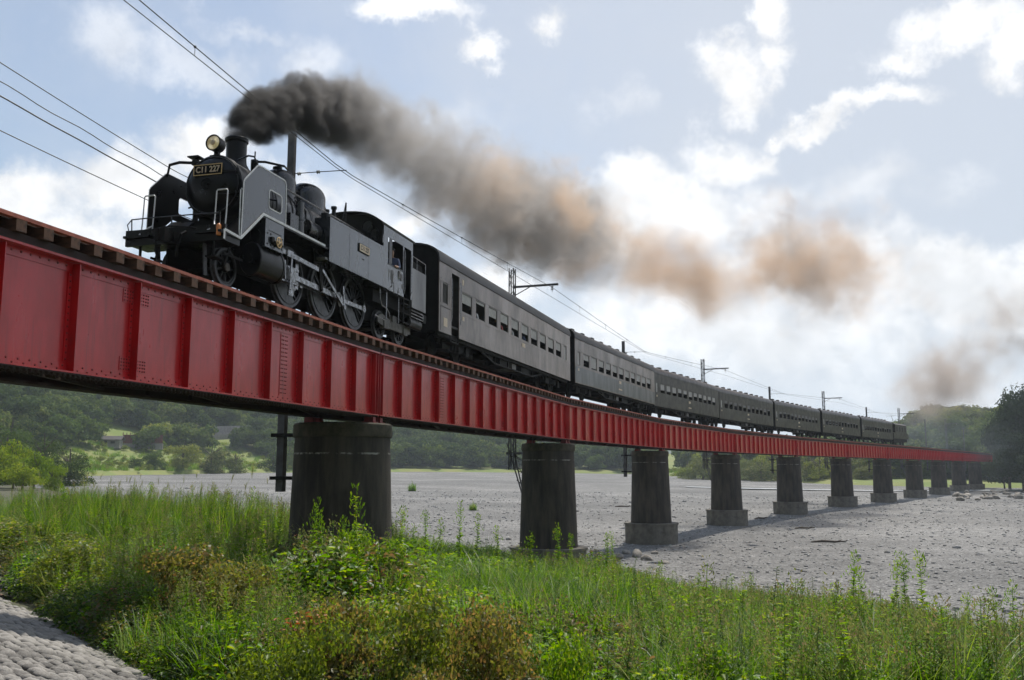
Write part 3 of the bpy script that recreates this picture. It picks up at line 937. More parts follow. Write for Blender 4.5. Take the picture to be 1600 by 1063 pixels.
# catenary masts fixed to the far side of the piers
mast_me = None
for i in range(1, 12):
    p = PV[i]
    th = (heading(PV[i - 1], p) + heading(p, PV[i + 1])) / 2
    rz = math.pi / 2 - th
    lattice = i % 2 == 0
    tall = 7.05 if lattice else (6.4 if i == 1 else 6.0)
    if lattice:
        lab = f'lattice catenary mast with bracket arm on the {NTH[i - 1]} pier'
    else:
        lab = f'plain catenary post fixed to the {NTH[i - 1]} pier'
    o = thing('catenary_mast', lab, 'catenary mast', (p.x, p.y, 0), rz, 'catenary masts along the bridge')
    y = 1.92
    zt = RAILZ + tall
    if lattice:
        z0 = 4.3
        w0, w1 = .17, .17
        legs = [(sx, sy) for sx in (-1, 1) for sy in (-1, 1)]
        for sx, sy in legs:
            MB().bar((sx * w0, y + .10 + sy * .14, z0 + 1.2), (sx * w1, y + .10 + sy * .12, zt), .055, .055).build('leg', MATS['mast_grey'], o)
        mb = MB()
        nz = 18
        for k in range(nz):
            za, zb_ = z0 + 1.2 + (zt - z0 - 1.2) * k / nz, z0 + 1.2 + (zt - z0 - 1.2) * (k + 1) / nz
            s1 = 1 if k % 2 else -1
            for sy in (-.14, .14):
                mb.bar((s1 * w0, y + .1 + sy, za), (-s1 * w0, y + .1 + sy, zb_), .03, .012)
            for sx in (-1, 1):
                mb.bar((sx * w0, y + .1 + s1 * .13, za), (sx * w0, y + .1 - s1 * .13, zb_), .03, .012)
        mb.build('lacing', MATS['mast_grey'], o)
        mb = MB()
        for sy in (-.14, .14):
            mb.bar((0, y + .25 + sy, z0 + 2.6), (0, 1.45 + sy * .3, z0), .06, .06)
            for q in (.25, .5, .75):
                mb.bar((0, y + .25 + sy - (y + .25 - 1.45) * (1 - q), z0 + 2.6 * q), (0, 1.4, z0 + 2.6 * q - .3), .04, .04)
        mb.box(-.2, .2, 1.3, 2.3, z0 + 2.0, z0 + 2.12)
        mb.build('support_bracket', MATS['mast_grey'], o)
        zc = RAILZ + 6.0
        mb = MB().bar((0, y, zc), (0, -.62, zc), .09, .11)
        mb.bar((0, y, zc - .5), (0, y - .9, zc - .06), .04, .04)
        arm = mb.build('bracket_arm', MATS['mast_grey'], o)
        mb = MB()
        for k in range(3):
            mb.lathe([(.03, 0), (.09, .02), (.03, .06)], (0, -.28, zc - .14 - .08 * k), n=10)
        mb.cyl((0, -.28, zc - .42), (0, -.28, zc - .05), .014, n=6)
        mb.build('insulator', MATS['porcelain'], arm)
    else:
        MB().prism([(-.11, 4.9), (.11, 4.9), (.07, zt), (-.07, zt)], y - .11 + .05, y + .11 + .05).build('post', MATS['mast_grey'], o)
        mb = MB()
        for z in (5.25, 6.5):
            mb.box(-.22, .22, 1.2, y + .30, z, z + .10)
        mb.build('clamp', MATS['chassis_black'], o)
        zc = RAILZ + 5.12
        mb = MB().tube([(0, y, zc), (0, 1.0, zc - .02), (0, .1, zc - .05)], .014)
        ar = mb.build('pull_off_arm', MATS['wire_dark'], o)
        mb = MB()
        for yy in (1.7, 1.05):
            for k in range(2):
                mb.lathe([(.02, 0), (.06, .03), (.02, .06)], (0, yy - .06 * k, zc - .02), axis='y', n=10)
        mb.build('insulator', MATS['porcelain'], ar)


def wire(name, label, f, s0, s1, r, step=1.2, group=None):
    pts = []
    for s in np.arange(s0, s1, step):
        off, z = f(float(s))
        q = along(float(s), off)
        pts.append((q.x, q.y, RAILZ + z))
    o = MB().tube(pts, r, 5).build(name, MATS['wire_dark'])
    return tag(o, label, 'wire', group)


def messenger(s):
    k = s / (2 * RL)
    ph = (k - math.floor(k)) * 2 - 1       # -1 .. 1, 0 at the plain posts
    return (-.2 + .5 * abs(ph), 5.07 + .76 * abs(ph) ** 1.15)


wire('catenary_wire', 'upper carrying wire strung above the train between the masts', messenger, 0, 258, .013)
wire('contact_wire', 'lower contact wire hanging just under the carrying wire', lambda s: (messenger(s)[0], min(4.98 + .30 * abs(((s / (2 * RL)) % 1) * 2 - 1), messenger(s)[1] - .05)), 0, 258, .011)
for nm, lab, za, zb_, wob_ in (('feeder_wire', 'topmost of the four wires leading in from the left edge', 3.98, 3.50, 0), ('feeder_wire', 'wavy second wire leading in from the left edge', 3.58, 3.22, .02),
                              ('feeder_wire', 'thick third wire leading in from the left edge', 3.30, 2.98, .006), ('feeder_wire', 'lowest of the four wires leading in from the left edge', 2.60, 2.46, 0)):
    wire(nm, lab, lambda s, za=za, zb_=zb_, w=wob_: (-2.25, (za + (zb_ - za) * (s - 11) / 7.0 if s < 18 else zb_ + .0022 * (s - 18) ** 2 * 0) + w * math.sin(s * 3.1) - .002 * (s - 11) * (s - 18) * -1), 1, 46, .016 if 'thick' in lab else .011, .4, 'feeder wires beside the track')
for k, s in enumerate((15.35, 27.6, 33.2, 39.0, 52, 58, 64, 75, 82)):
    a_, za = messenger(s)
    zc = min(4.98 + .30 * abs(((s / (2 * RL)) % 1) * 2 - 1), za - .05)
    q = along(s, a_)
    mb = MB().cyl((q.x, q.y, RAILZ + za), (q.x, q.y, RAILZ + zc), .007, n=5)
    mb.ball((q.x, q.y, RAILZ + za), .035, 6, 4)
    tag(mb.build('wire_dropper', MATS['wire_dark']), f'{NTH[k]} dropper clip from the left between carrying and contact wires', 'dropper', 'droppers between the overhead wires')

# ------------------------------------------------------------------ the steam engine
LOCO = thing('steam_locomotive', 'black steam tank engine with smoke deflectors and number plate C11 227', 'steam locomotive', (-7.2927, 18.4811, RAILZ), math.pi / 2 - R(15.115))
BK, PN, BO, CH, WH, ST = (MATS[k] for k in ('black_paint', 'loco_panel', 'boiler_paint', 'chassis_black', 'white_paint', 'bright_steel'))
BZ, BR = 2.52, .70               # boiler axis height, smokebox radius


def arc(cx, cz, r, a0, a1, n):
    return [(cx + r * math.cos(R(a0 + (a1 - a0) * k / n)), cz + r * math.sin(R(a0 + (a1 - a0) * k / n))) for k in range(n + 1)]


# boiler barrel, smokebox and door
MB().lathe([(.62, 3.2), (.63, 3.21), (.63, 5.35), (.645, 5.36), (.645, 8.9)], (0, 0, BZ), 'x', 40).build('boiler', BO, LOCO)
mb = MB().lathe([(.5, 1.86), (.69, 1.862), (.72, 1.90), (.72, 1.99), (.70, 2.0), (.70, 3.28), (.715, 3.29), (.715, 3.36), (.63, 3.37)], (0, 0, BZ), 'x', 48)
smk = mb.build('smokebox', BK, LOCO)
door = MB().lathe([(.02, 1.66), (.22, 1.672), (.42, 1.71), (.56, 1.77), (.63, 1.84), (.64, 1.90)], (0, 0, BZ), 'x', 48).build('smokebox_door', BK, LOCO)
mb = MB()
for k in range(24):
    a0, a1 = 2 * math.pi * k / 24, 2 * math.pi * (k + 1) / 24
    mb.cyl((1.845, .66 * math.cos(a0), BZ + .66 * math.sin(a0)), (1.845, .66 * math.cos(a1), BZ + .66 * math.sin(a1)), .013, n=6)
mb.build('door_ring', MATS['wheel_grey'], door)
mb = MB()
for k in range(14):
    a0, a1 = R(-120 + 300 * k / 14), R(-120 + 300 * (k + 1) / 14)
    mb.cyl((1.62, .12 * math.cos(a0), BZ - .03 + .12 * math.sin(a0)), (1.62, .12 * math.cos(a1), BZ - .03 + .12 * math.sin(a1)), .015, n=6)
mb.cyl((1.60, 0, BZ - .03), (1.70, 0, BZ - .03), .04, n=10)
mb.build('door_handle', CH, door)
mb = MB()
for z in (BZ + .25, BZ - .25):
    mb.bar((1.74, -.64, z), (1.70, -.2, z), .05, .03)
    mb.cyl((1.80, -.66, z - .07), (1.80, -.66, z + .07), .035, n=8)
mb.build('door_hinge', BK, door)


def text_part(name, s, size, m, parent, loc, rot, extr=.006, width=None):
    cu = bpy.data.curves.new(name, 'FONT')
    cu.body = s
    cu.size = size
    cu.extrude = extr
    cu.align_x = 'CENTER'
    cu.align_y = 'CENTER'
    cu.offset = size * .018
    to = bpy.data.objects.new('tmp', cu)
    col.objects.link(to)
    me = bpy.data.meshes.new_from_object(to.evaluated_get(bpy.context.evaluated_depsgraph_get()))
    bpy.data.objects.remove(to)
    me.materials.clear()
    me.materials.append(m)
    o = link(name, me, parent, loc, rot)
    if width:
        w = max(v.co.x for v in me.vertices) - min(v.co.x for v in me.vertices)
        o.scale = (width / w, 1, 1)
    return o


# number plate on the smokebox door: C11 227
px_, pz = 1.655, BZ + .30
mb = MB().box(px_, px_ + .05, -.36, .36, pz - .125, pz + .125)
plate = mb.build('number_plate', MATS['matte_black'], LOCO)
mb = MB()
for y0, y1, z0, z1 in ((-.36, .36, pz + .105, pz + .125), (-.36, .36, pz - .125, pz - .105), (-.36, -.34, pz - .105, pz + .105), (.34, .36, pz - .105, pz + .105)):
    mb.box(px_ - .010, px_ - .001, y0, y1, z0, z1)
mb.build('plate_rim', MATS['brass'], plate)
text_part('plate_lettering', 'C11 227', .19, MATS['plate_cream'], plate, (px_ - .008, 0, pz), (R(90), 0, R(-90)), .007, .60)

# chimney, headlamp, marker, generator
mb = MB().lathe([(.36, 3.12), (.30, 3.20), (.245, 3.30), (.235, 3.40), (.235, 3.80), (.265, 3.83), (.27, 3.90), (.25, 3.925), (.20, 3.925), (.19, 3.4)], (2.76, 0, 0), 'z', 32, caps=False)
mb.build('chimney', BK, LOCO)
mb = MB().cyl((3.14, -.26, 3.1), (3.14, -.26, 3.50), .09, n=14)
mb.cyl((3.14, -.26, 3.50), (3.15, -.26, 3.72), .018, n=6)
mb.tube([(3.0, -.26, 3.42), (3.2, -.5, 3.46), (3.45, -.95, 3.40), (3.4, -1.1, 3.3)], .03)
mb.build('exhaust_pipe', BK, LOCO)
mb = MB().lathe([(.02, 2.15), (.11, 2.13), (.165, 2.06), (.178, 1.96), (.178, 1.83), (.19, 1.82), (.19, 1.80), (.165, 1.795), (.16, 1.82)], (0, .0, 3.50), 'x', 28, caps=False)
mb.cyl((1.98, 0, 3.16), (1.98, 0, 3.34), .07, n=10)
mb.box(1.88, 2.1, -.12, .12, 3.19, 3.24)
hl = mb.build('headlamp', BK, LOCO)
MB().lathe([(.16, 1.815), (.11, 1.80), (.01, 1.792)], (0, 0, 3.50), 'x', 24).build('lamp_lens', MATS['lamp_glass'], hl)
MB().lathe([(.06, 1.79), (.05, 1.775), (.01, 1.77)], (0, 0, 3.50), 'x', 14).build('bulb', MATS['plate_cream'], hl)
mb = MB().cyl((1.95, .50, 3.0), (1.95, .50, 3.22), .05, n=8)
mb.box(1.82, 2.08, .38, .66, 3.22, 3.25)
mb.box(1.88, 2.04, .42, .58, 3.05, 3.16)
mb.build('lamp_bracket', BK, LOCO)

# domes and fittings along the top


def dome(name, x, r, top, ln, mm):
    mb = MB()
    prof = [(r * 1.14, BZ + .42), (r * 1.03, BZ + .58), (r, BZ + .68), (r, top - r * .86)]
    for k in range(1, 11):
        t = math.pi / 2 * k / 10
        prof.append((r * math.cos(t) ** .82 + .004, top - r * .86 + r * .86 * math.sin(t)))
    mb.lathe(prof, (0, 0, 0), 'z', 36)
    mb.v = [(x + v[0] * ln, v[1], v[2]) for v in mb.v]
    return mb.build(name, mm, LOCO, 60)


sd = dome('sand_dome', 4.78, .40, 3.80, 1.15, BO)
mb = MB().cyl((4.66, 0, 3.78), (4.66, 0, 3.84), .12, n=12)
mb.build('filler_lid', BK, sd)
dome('steam_dome', 6.25, .47, 3.86, 1.3, BO)
for x, y in ((7.55, -.17), (7.78, .17), (7.55, .17)):
    MB().lathe([(.08, 3.12), (.075, 3.35), (.06, 3.40), (.06, 3.52), (.085, 3.53), (.085, 3.60), (.05, 3.61)], (x, y, 0), 'z', 14).build('safety_valve', BK, LOCO)
mb = MB().cyl((8.05, -.30, 3.15), (8.05, -.30, 3.85), .025, n=6)
mb.cyl((7.85, -.30, 3.30), (8.05, -.30, 3.85), .018, n=6)
mb.build('whistle', BK, LOCO)
mb = MB()
mb.tube([(3.3, -.66, 3.02), (5.0, -.66, 3.0), (7.0, -.67, 3.0), (8.5, -.67, 3.0)], .022, 6)
for x in (3.6, 4.5, 5.4, 6.3, 7.2, 8.1):
    mb.cyl((x, -.66, 3.0), (x, -.58, 2.93), .018, n=6)
mb.build('boiler_handrail', ST, LOCO)
mb = MB()
for k, x in enumerate((4.55, 4.8, 5.05)):
    mb.tube([(x, -.38, 3.05), (x + .05, -.60, 2.75), (x + .12 - .1 * k, -.68, 2.3), (x + .3 * (k - 1), -.72, 1.75)], .028, 6)
mb.build('sand_pipe', BK, LOCO)
mb = MB()
for x in (3.55, 4.35, 5.4, 6.6):
    mb.lathe([(.638, x), (.648, x + .01), (.648, x + .06), (.638, x + .07)], (0, 0, BZ), 'x', 36, caps=False)
mb.build('boiler_band', BK, LOCO)
# feed pump and tanks beside the boiler
mb = MB().cyl((3.95, -.98, 1.75), (3.95, -.98, 2.15), .15, n=16)
mb.cyl((3.95, -.98, 2.18), (3.95, -.98, 2.62), .13, n=16)
mb.cyl((3.95, -.98, 2.15), (3.95, -.98, 2.18), .17, n=16)
mb.build('air_pump', BO, LOCO)
mb = MB().box(3.35, 3.75, -1.1, -.72, 1.75, 2.2)
mb.cyl((4.35, -.95, 2.1), (4.95, -.95, 2.1), .2, n=18)
mb.tube([(4.35, -.95, 2.1), (4.2, -.9, 2.4), (4.1, -.75, 2.7)], .03)
mb.build('feedwater_gear', BO, LOCO)

# running board: front deck, ramp, long level part; white edge
prof_ = [(.20, .98), (.92, .98), (1.80, 1.70), (5.0, 1.70)]
for yside, nm in ((-1, 'running_board'), (1, 'running_board')):
    mb = MB()
    y0, y1 = (-1.36, -.55) if yside < 0 else (.55, 1.36)
    for (xa, za), (xb, zb_) in zip(prof_[:-1], prof_[1:]):
        mb.prism([(xa, za - .05), (xb, zb_ - .05), (xb, zb_), (xa, za)], y0, y1)
    mb.build(nm, BK, LOCO)
mb = MB()
wp = [(.30, .80), (.30, 1.0), (.92, .96), (1.80, 1.72), (4.80, 1.71)]
for k in range(len(wp) - 1):
    mb.bar((wp[k][0], -1.372, wp[k][1]), (wp[k + 1][0], -1.372, wp[k + 1][1]), .02, .055, up=(0, 0, 1) if k else (1, 0, 0))
mb.build('white_edge_stripe', WH, LOCO)
# front deck and buffer beam
mb = MB().box(.16, 1.9, -.55, .55, .95, .99)
mb.box(.08, .16, -1.38, 1.38, .78, 1.12)
mb.box(.16, .75, -1.30, 1.30, .80, .93)
beam = mb.build('buffer_beam', BK, LOCO)
mb = MB().box(-.10, .08, -.13, .13, .74, .98)
mb.box(-.28, -.10, -.10, .10, .76, .96)
mb.box(-.42, -.28, -.13, -.02, .72, 1.0)
mb.box(-.40, -.30, .04, .12, .74, .98)
mb.build('coupler', CH, LOCO)
mb = MB()
mb.tube([(-.02, .35, .98), (-.12, .3, .9), (-.15, .26, .6), (-.10, .22, .42)], .035)
mb.tube([(-.02, -.35, .98), (-.12, -.3, .9), (-.15, -.26, .62), (-.10, -.2, .44)], .035)
mb.tube([(-.02, .6, 1.02), (-.06, .5, 1.05), (-.10, 0, 1.10), (-.06, -.5, 1.05), (-.02, -.6, 1.02)], .016)
mb.build('brake_hose', CH, LOCO)
mb = MB()
mb.tube([(.14, 1.34, 1.12), (.10, 1.36, 1.25), (.10, 1.22, 1.36), (.10, .6, 1.37), (.10, -.6, 1.37), (.10, -1.2, 1.36)], .014)
for y in (1.22, .1, -1.18):
    mb.cyl((.12, y, 1.12), (.10, y, 1.37), .016, n=6)
mb.build('front_rail', MATS['wheel_grey'], LOCO)
lamp = MB().lathe([(.02, .86), (.06, .87), (.065, .93), (.065, 1.07), (.05, 1.10), (.02, 1.12)], (.04, -1.22, 0), 'z', 14).build('marker_lamp', MATS['amber_lens'], LOCO)
mb = MB().tube([(.05, -1.22, 1.11), (.05, -1.22, 1.25), (.08, -1.20, 1.38)], .02)
mb.build('lamp_hook', CH, lamp)
# white hand hoops on the deck
for y0, y1 in ((-1.14, -.77), (.77, 1.14)):
    mb = MB().tube([(.56, y0, .99), (.60, y0, 1.45), (.62, y0, 1.93), (.62, y0 + .03, 1.96), (.62, y1 - .03, 1.96), (.62, y1, 1.93), (.60, y1, 1.45), (.56, y1, .99)], .017, 8)
    inner = y1 if y0 < 0 else y0
    outer = y0 if y0 < 0 else y1
    mb.tube([(.58, inner, 1.27), (.40, (inner + outer) / 2, 1.10), (.25, (inner + outer) / 2 - .1 * (1 if y0 > 0 else -1), .99)], .017, 8)
    mb.build('hand_hoop', WH, LOCO)
mb = MB().tube([(.93, -1.32, 1.02), (.90, -1.32, 1.12), (.90, -1.32, 2.02), (.94, -1.32, 2.06), (1.00, -1.32, 2.03), (1.00, -1.32, 1.08), (.96, -1.32, 1.0)], .016, 8)
mb.build('hand_hoop', WH, LOCO)

# smoke deflectors with rounded window


def rrect(x0, x1, z0, z1, r, shear=0.0, n=4):
    p = []
    for cx, cz, a in ((x1 - r, z1 - r, 0), (x0 + r, z1 - r, 90), (x0 + r, z0 + r, 180), (x1 - r, z0 + r, 270)):
        p += arc(cx, cz, r, a, a + 90, n)
    return p


def plate_with_hole(outer, hole, y0, y1):
    """flat plate in the x-z plane with one opening"""
    bm = bmesh.new()
    vo_ = [bm.verts.new((x, y0, z)) for x, z in outer]
    vh = [bm.verts.new((x, y0, z)) for x, z in hole]
    es = [bm.edges.new((vo_[k], vo_[(k + 1) % len(vo_)])) for k in range(len(vo_))]
    es += [bm.edges.new((vh[k], vh[(k + 1) % len(vh)])) for k in range(len(vh))]
    bmesh.ops.triangle_fill(bm, use_beauty=True, use_dissolve=False, edges=es)
    # drop faces that fill the opening
    cx = sum(h[0] for h in hole) / len(hole)
    hx0, hx1 = min(h[0] for h in hole), max(h[0] for h in hole)
    hz0, hz1 = min(h[1] for h in hole), max(h[1] for h in hole)
    hs = set(vh)
    bad = [f for f in bm.faces if all(v in hs for v in f.verts)]
    bmesh.ops.delete(bm, geom=bad, context='FACES_ONLY')
    g = bmesh.ops.extrude_face_region(bm, geom=bm.faces[:])
    for v in g['geom']:
        if isinstance(v, bmesh.types.BMVert):
            v.co.y = y1
    bmesh.ops.recalc_face_normals(bm, faces=bm.faces)
    me = bpy.data.meshes.new('plate')
    bm.to_mesh(me)
    bm.free()
    return me


defl = [(.94, 1.02), (.97, 2.22), (1.02, 2.29), (1.50, 2.74), (1.60, 2.77)] + [(2.60, 2.77)] + arc(2.66, 2.66, .11, 80, 0, 4) + [(2.80, 1.76), (1.82, 1.76)]
win_ = rrect(2.02, 2.60, 1.93, 2.36, .09)
for yy, nm in ((-1.345, 'near'), (1.345, 'far')):
    me = plate_with_hole(defl, win_, yy - .006, yy + .006)
    me.materials.append(PN if yy < 0 else BK)
    d = link('smoke_deflector', me, LOCO)
    mb = MB()
    ring = defl[:-1]
    for a_, b2 in zip(ring[:-1], ring[1:]):
        mb.bar((a_[0], yy - .010 if yy < 0 else yy + .010, a_[1]), (b2[0], yy - .010 if yy < 0 else yy + .010, b2[1]), .014, .030)
    for k in range(len(win_)):
        a_, b2 = win_[k], win_[(k + 1) % len(win_)]
        mb.bar((a_[0], yy - .010 if yy < 0 else yy + .010, a_[1]), (b2[0], yy - .010 if yy < 0 else yy + .010, b2[1]), .014, .026)
    mb.build('white_edging', WH, d)
    mb = MB()
    sg = -1 if yy < 0 else 1
    mb.tube([(1.55, yy, 2.70), (1.50, yy - sg * .12, 2.95), (1.58, sg * .95, 3.02), (1.85, sg * .45, 3.05)], .022 if yy < 0 else .035)
    mb.tube([(2.4, yy, 2.2), (2.4, sg * .7, 2.3)], .02)
    mb.build('stay', BK, d)

# cylinders and steam chest
for sg in (-1, 1):
    y0 = sg * 1.03
    mb = MB().lathe([(.12, 1.72), (.36, 1.725), (.38, 1.75), (.38, 1.82), (.36, 1.83), (.36, 2.72), (.38, 2.73), (.38, 2.80), (.33, 2.82), (.10, 2.90)], (0, y0, .72), 'x', 28)
    mb.cyl((1.66, y0, .72), (1.74, y0, .72), .10, n=12)
    mb.lathe([(.16, 1.80), (.20, 1.82), (.20, 2.74), (.16, 2.76)], (0, sg * 1.06, 1.22), 'x', 18)
    mb.build('cylinder', BK, LOCO)
    mb = MB().box(1.88, 2.70, min(sg * 1.0, sg * 1.385), max(sg * 1.0, sg * 1.385), 1.02, 1.66)
    chest = mb.build('steam_chest_cover', PN, LOCO)
    if sg < 0:
        mb = MB()
        rivets(mb, [(x, -1.385, z) for x in (1.98, 2.12, 2.5, 2.62) for z in (1.10, 1.34)], r=.025, h=.02)
        mb.box(2.02, 2.60, -1.392, -1.3855, 1.405, 1.42)
        mb.build('fittings', CH, chest)
        mb = MB()
        for k in range(18):
            a0, a1 = 2 * math.pi * k / 18, 2 * math.pi * (k + 1) / 18
            mb.cyl((2.36 + .115 * math.cos(a0), -1.50, 1.20 + .115 * math.sin(a0)), (2.36 + .115 * math.cos(a1), -1.50, 1.20 + .115 * math.sin(a1)), .016, n=6)
        for k in range(5):
            a0 = 2 * math.pi * k / 5 + .3
            mb.cyl((2.36, -1.50, 1.20), (2.36 + .11 * math.cos(a0), -1.50, 1.20 + .11 * math.sin(a0)), .016, n=5)
        mb.cyl((2.36, -1.39, 1.20), (2.36, -1.52, 1.20), .03, n=8)
        mb.build('brass_handwheel', MATS['brass'], chest)
        mb = MB().cyl((2.18, -1.44, 1.18), (2.56, -1.44, 1.16), .05, n=10)
        mb.box(2.10, 2.20, -1.46, -1.386, 1.16, 1.28)
        mb.build('valve_body', CH, chest)

# frames and everything dark below the boiler
mb = MB().box(.75, 11.9, -.5, -.46, .45, 1.25)
mb.box(.75, 11.9, .46, .5, .45, 1.25)
mb.box(2.9, 8.4, -.45, .45, .9, 1.9)
mb.box(1.75, 2.9, -.95, .95, .75, 1.68)
mb.prism([(-.62, 1.9), (.62, 1.9), (.40, 1.3), (-.40, 1.3)], 1.95, 3.3, 'x')
mb.box(8.4, 12.0, -1.0, 1.0, .95, 1.32)
mb.box(7.3, 8.5, -.6, .6, 1.2, 2.4)
mb.build('frame', CH, LOCO)
for y in (-.56, .56):
    mb = MB().bar((.62, y, .14), (.55, y, .80), .03, .11, up=(1, 0, 0))
    mb.build('rail_guard', MATS['wheel_grey'], LOCO)
for y in (-.95, .95):
    mb = MB()
    mb.bar((.75, y, .62), (1.5, y, .62), .04, .05)
    mb.bar((.80, y, .36), (1.05, y, .95), .04, .05)
    mb.bar((.40, y, .48), (.40, y, .80), .05, .05)
    mb.box(.28, .60, y - .16, y + .16, .44, .47)
    mb.build('front_step', CH, LOCO)


def wheel_mb(r, spokes, width=.10, tyre=.075):
    """wheel in the x-z plane, centre at 0; outer face towards -y"""
    t = MB().lathe([(r - tyre, -width / 2), (r - .012, -width / 2), (r, -width / 2 + .012), (r + .0, width / 2 - .03), (r + .028, width / 2 - .02), (r + .028, width / 2), (r - tyre, width / 2), (r - tyre, -width / 2)], axis='y', n=48, caps=False)
    rim = MB().lathe([(r - tyre - .055, -.035), (r - tyre - .001, -.035), (r - tyre - .001, .035), (r - tyre - .055, .035), (r - tyre - .055, -.035)], axis='y', n=44, caps=False)
    hub_r = .13 if r > .6 else .10
    rim.lathe([(.03, -.08), (hub_r, -.075), (hub_r + .02, -.03), (hub_r + .02, .05), (.03, .05)], axis='y', n=20)
    for k in range(spokes):
        a = 2 * math.pi * k / spokes
        ca, sa = math.cos(a), math.sin(a)
        rim.bar((hub_r * ca, 0, hub_r * sa), ((r - tyre - .03) * ca, 0, (r - tyre - .03) * sa), .034, .042, up=(0, 1, 0))
    return t, rim


tyre_b, rim_b = wheel_mb(.76, 15)
tyre_me, rim_me = tyre_b.mesh('tyre'), rim_b.mesh('spokes')
tyre_me.materials.append(MATS['wheel_grey'])
rim_me.materials.append(BK)
cwm = MB()
ptsc = arc(0, 0, .64, 150, 292, 14)
cwm.prism(ptsc, -.05, -.036)
cw_me = cwm.mesh('counterweight')
cw_me.materials.append(MATS['wheel_grey'])
lt, lr = wheel_mb(.43, 9, tyre=.06)
lt_me, lr_me = lt.mesh('tyre'), lr.mesh('spokes')
lt_me.materials.append(MATS['wheel_grey'])
lr_me.materials.append(BK)
hubm = MB().lathe([(.02, -.10), (.085, -.097), (.095, -.075)], axis='y', n=20)
hub_me = hubm.mesh('hub')
hub_me.materials.append(MATS['under_grey'])


def put_wheel(parent, x, r, sg, drive, ang=0.0):
    y = sg * .60
    rz = 0.0 if sg < 0 else math.pi
    w = link('wheel', tyre_me if drive else lt_me, parent, (x, y, r), (0, 0, rz))
    link('spokes', rim_me if drive else lr_me, w)
    if drive:
        link('counterweight', cw_me, w, None, (0, ang, 0))
    else:
        link('hub', hub_me, w)
    return w


DX = (4.12, 6.0, 7.88)
for sg in (-1, 1):
    put_wheel(LOCO, 1.52, .43, sg, False)
    for k, x in enumerate(DX):
        w_ = put_wheel(LOCO, x, .76, sg, True, R(-8))
    for x in (9.55, 11.1):
        put_wheel(LOCO, x, .43, sg, False)
for x in (1.52,) + DX + (9.55, 11.1):
    z = .43 if x in (1.52, 9.55, 11.1) else .76
    MB().cyl((x, -.55, z), (x, .55, z), .085, n=12).build('axle', CH, LOCO)
# motion: crosshead, rods, valve gear
for sg in (-1,):
    Y = -.86
    mb = MB().box(2.9, 3.95, Y - .16, Y + .06, .86, .92)
    mb.box(2.9, 3.95, Y - .16, Y + .06, .52, .58)
    mb.bar((3.95, Y - .05, .45), (3.95, Y - .05, 1.28), .07, .16)
    mb.build('slide_bar', ST, LOCO)
    mb = MB().box(3.35, 3.75, Y - .19, Y + .08, .57, .87)
    mb.bar((3.55, Y - .2, .60), (3.45, Y - .2, .28), .04, .10)
    mb.cyl((2.75, Y, .72), (3.4, Y, .72), .035, n=10)
    mb.prism([(3.40, .20), (3.62, .20), (3.70, .40), (3.55, .56), (3.42, .5)], Y - .22, Y - .17)
    mb.build('crosshead', ST, LOCO)
    pin = (6.25, .76 + .12)
    mb = MB().bar((3.55, Y - .10, .72), (6.22, Y - .10, .66), .05, .13)
    mb.cyl((6.22, Y - .15, .66), (6.22, Y - .02, .66), .13, n=18)
    mb.cyl((3.55, Y - .15, .72), (3.55, Y - .02, .72), .10, n=16)
    mb.build('connecting_rod', ST, LOCO)
    mb = MB().bar((DX[0] + .22, Y + .06, .66), (DX[2] + .22, Y + .06, .66), .045, .11)
    for x in DX:
        mb.cyl((x + .22, Y + .02, .66), (x + .22, Y + .10, .66), .11, n=16)
    mb.build('coupling_rod', ST, LOCO)
    mb = MB().bar((5.15, Y - .18, 1.18), (6.42, Y - .22, .42), .035, .075)
    mb.cyl((6.42, Y - .26, .42), (6.42, Y - .18, .42), .07, n=12)
    mb.bar((6.22, Y - .2, .66), (6.42, Y - .2, .42), .04, .10)
    mb.bar((6.35, Y - .20, .98), (6.42, Y - .22, .42), .04, .06)
    mb.build('eccentric_rod', ST, LOCO)
    mb = MB().bar((2.75, Y - .24, 1.20), (4.9, Y - .20, 1.13), .05, .11)
    mb.box(3.2, 3.5, Y - .29, Y - .18, 1.10, 1.26)
    mb.bar((3.48, Y - .24, 1.22), (3.42, Y - .24, .34), .04, .065)
    mb.bar((3.42, Y - .24, .36), (3.75, Y - .2, .40), .03, .05)
    mb.bar((3.2, Y - .2, 1.0), (3.25, Y - .2, .56), .035, .06)
    mb.build('valve_rod', ST, LOCO)
    mb = MB()
    pl = arc(5.75, 1.02, .68, 150, 215, 8)
    for a_, b2 in zip(pl[:-1], pl[1:]):
        mb.bar((a_[0], Y - .16, a_[1]), (b2[0], Y - .16, b2[1]), .06, .09)
    mb.bar((5.2, Y - .1, 1.5), (4.7, Y - .1, 1.66), .05, .06)
    mb.bar((4.72, Y - .1, 1.64), (4.85, Y - .1, 1.12), .04, .05)
    mb.build('expansion_link', CH, LOCO)
    mb = MB().prism([(6.12, .74), (6.36, .74), (6.36, .60)] + arc(6.24, .52, .12, 0, -180, 8) + [(6.12, .60)], Y - .17, Y - .155)
    mb.build('crank_cover', MATS['under_grey'], LOCO)

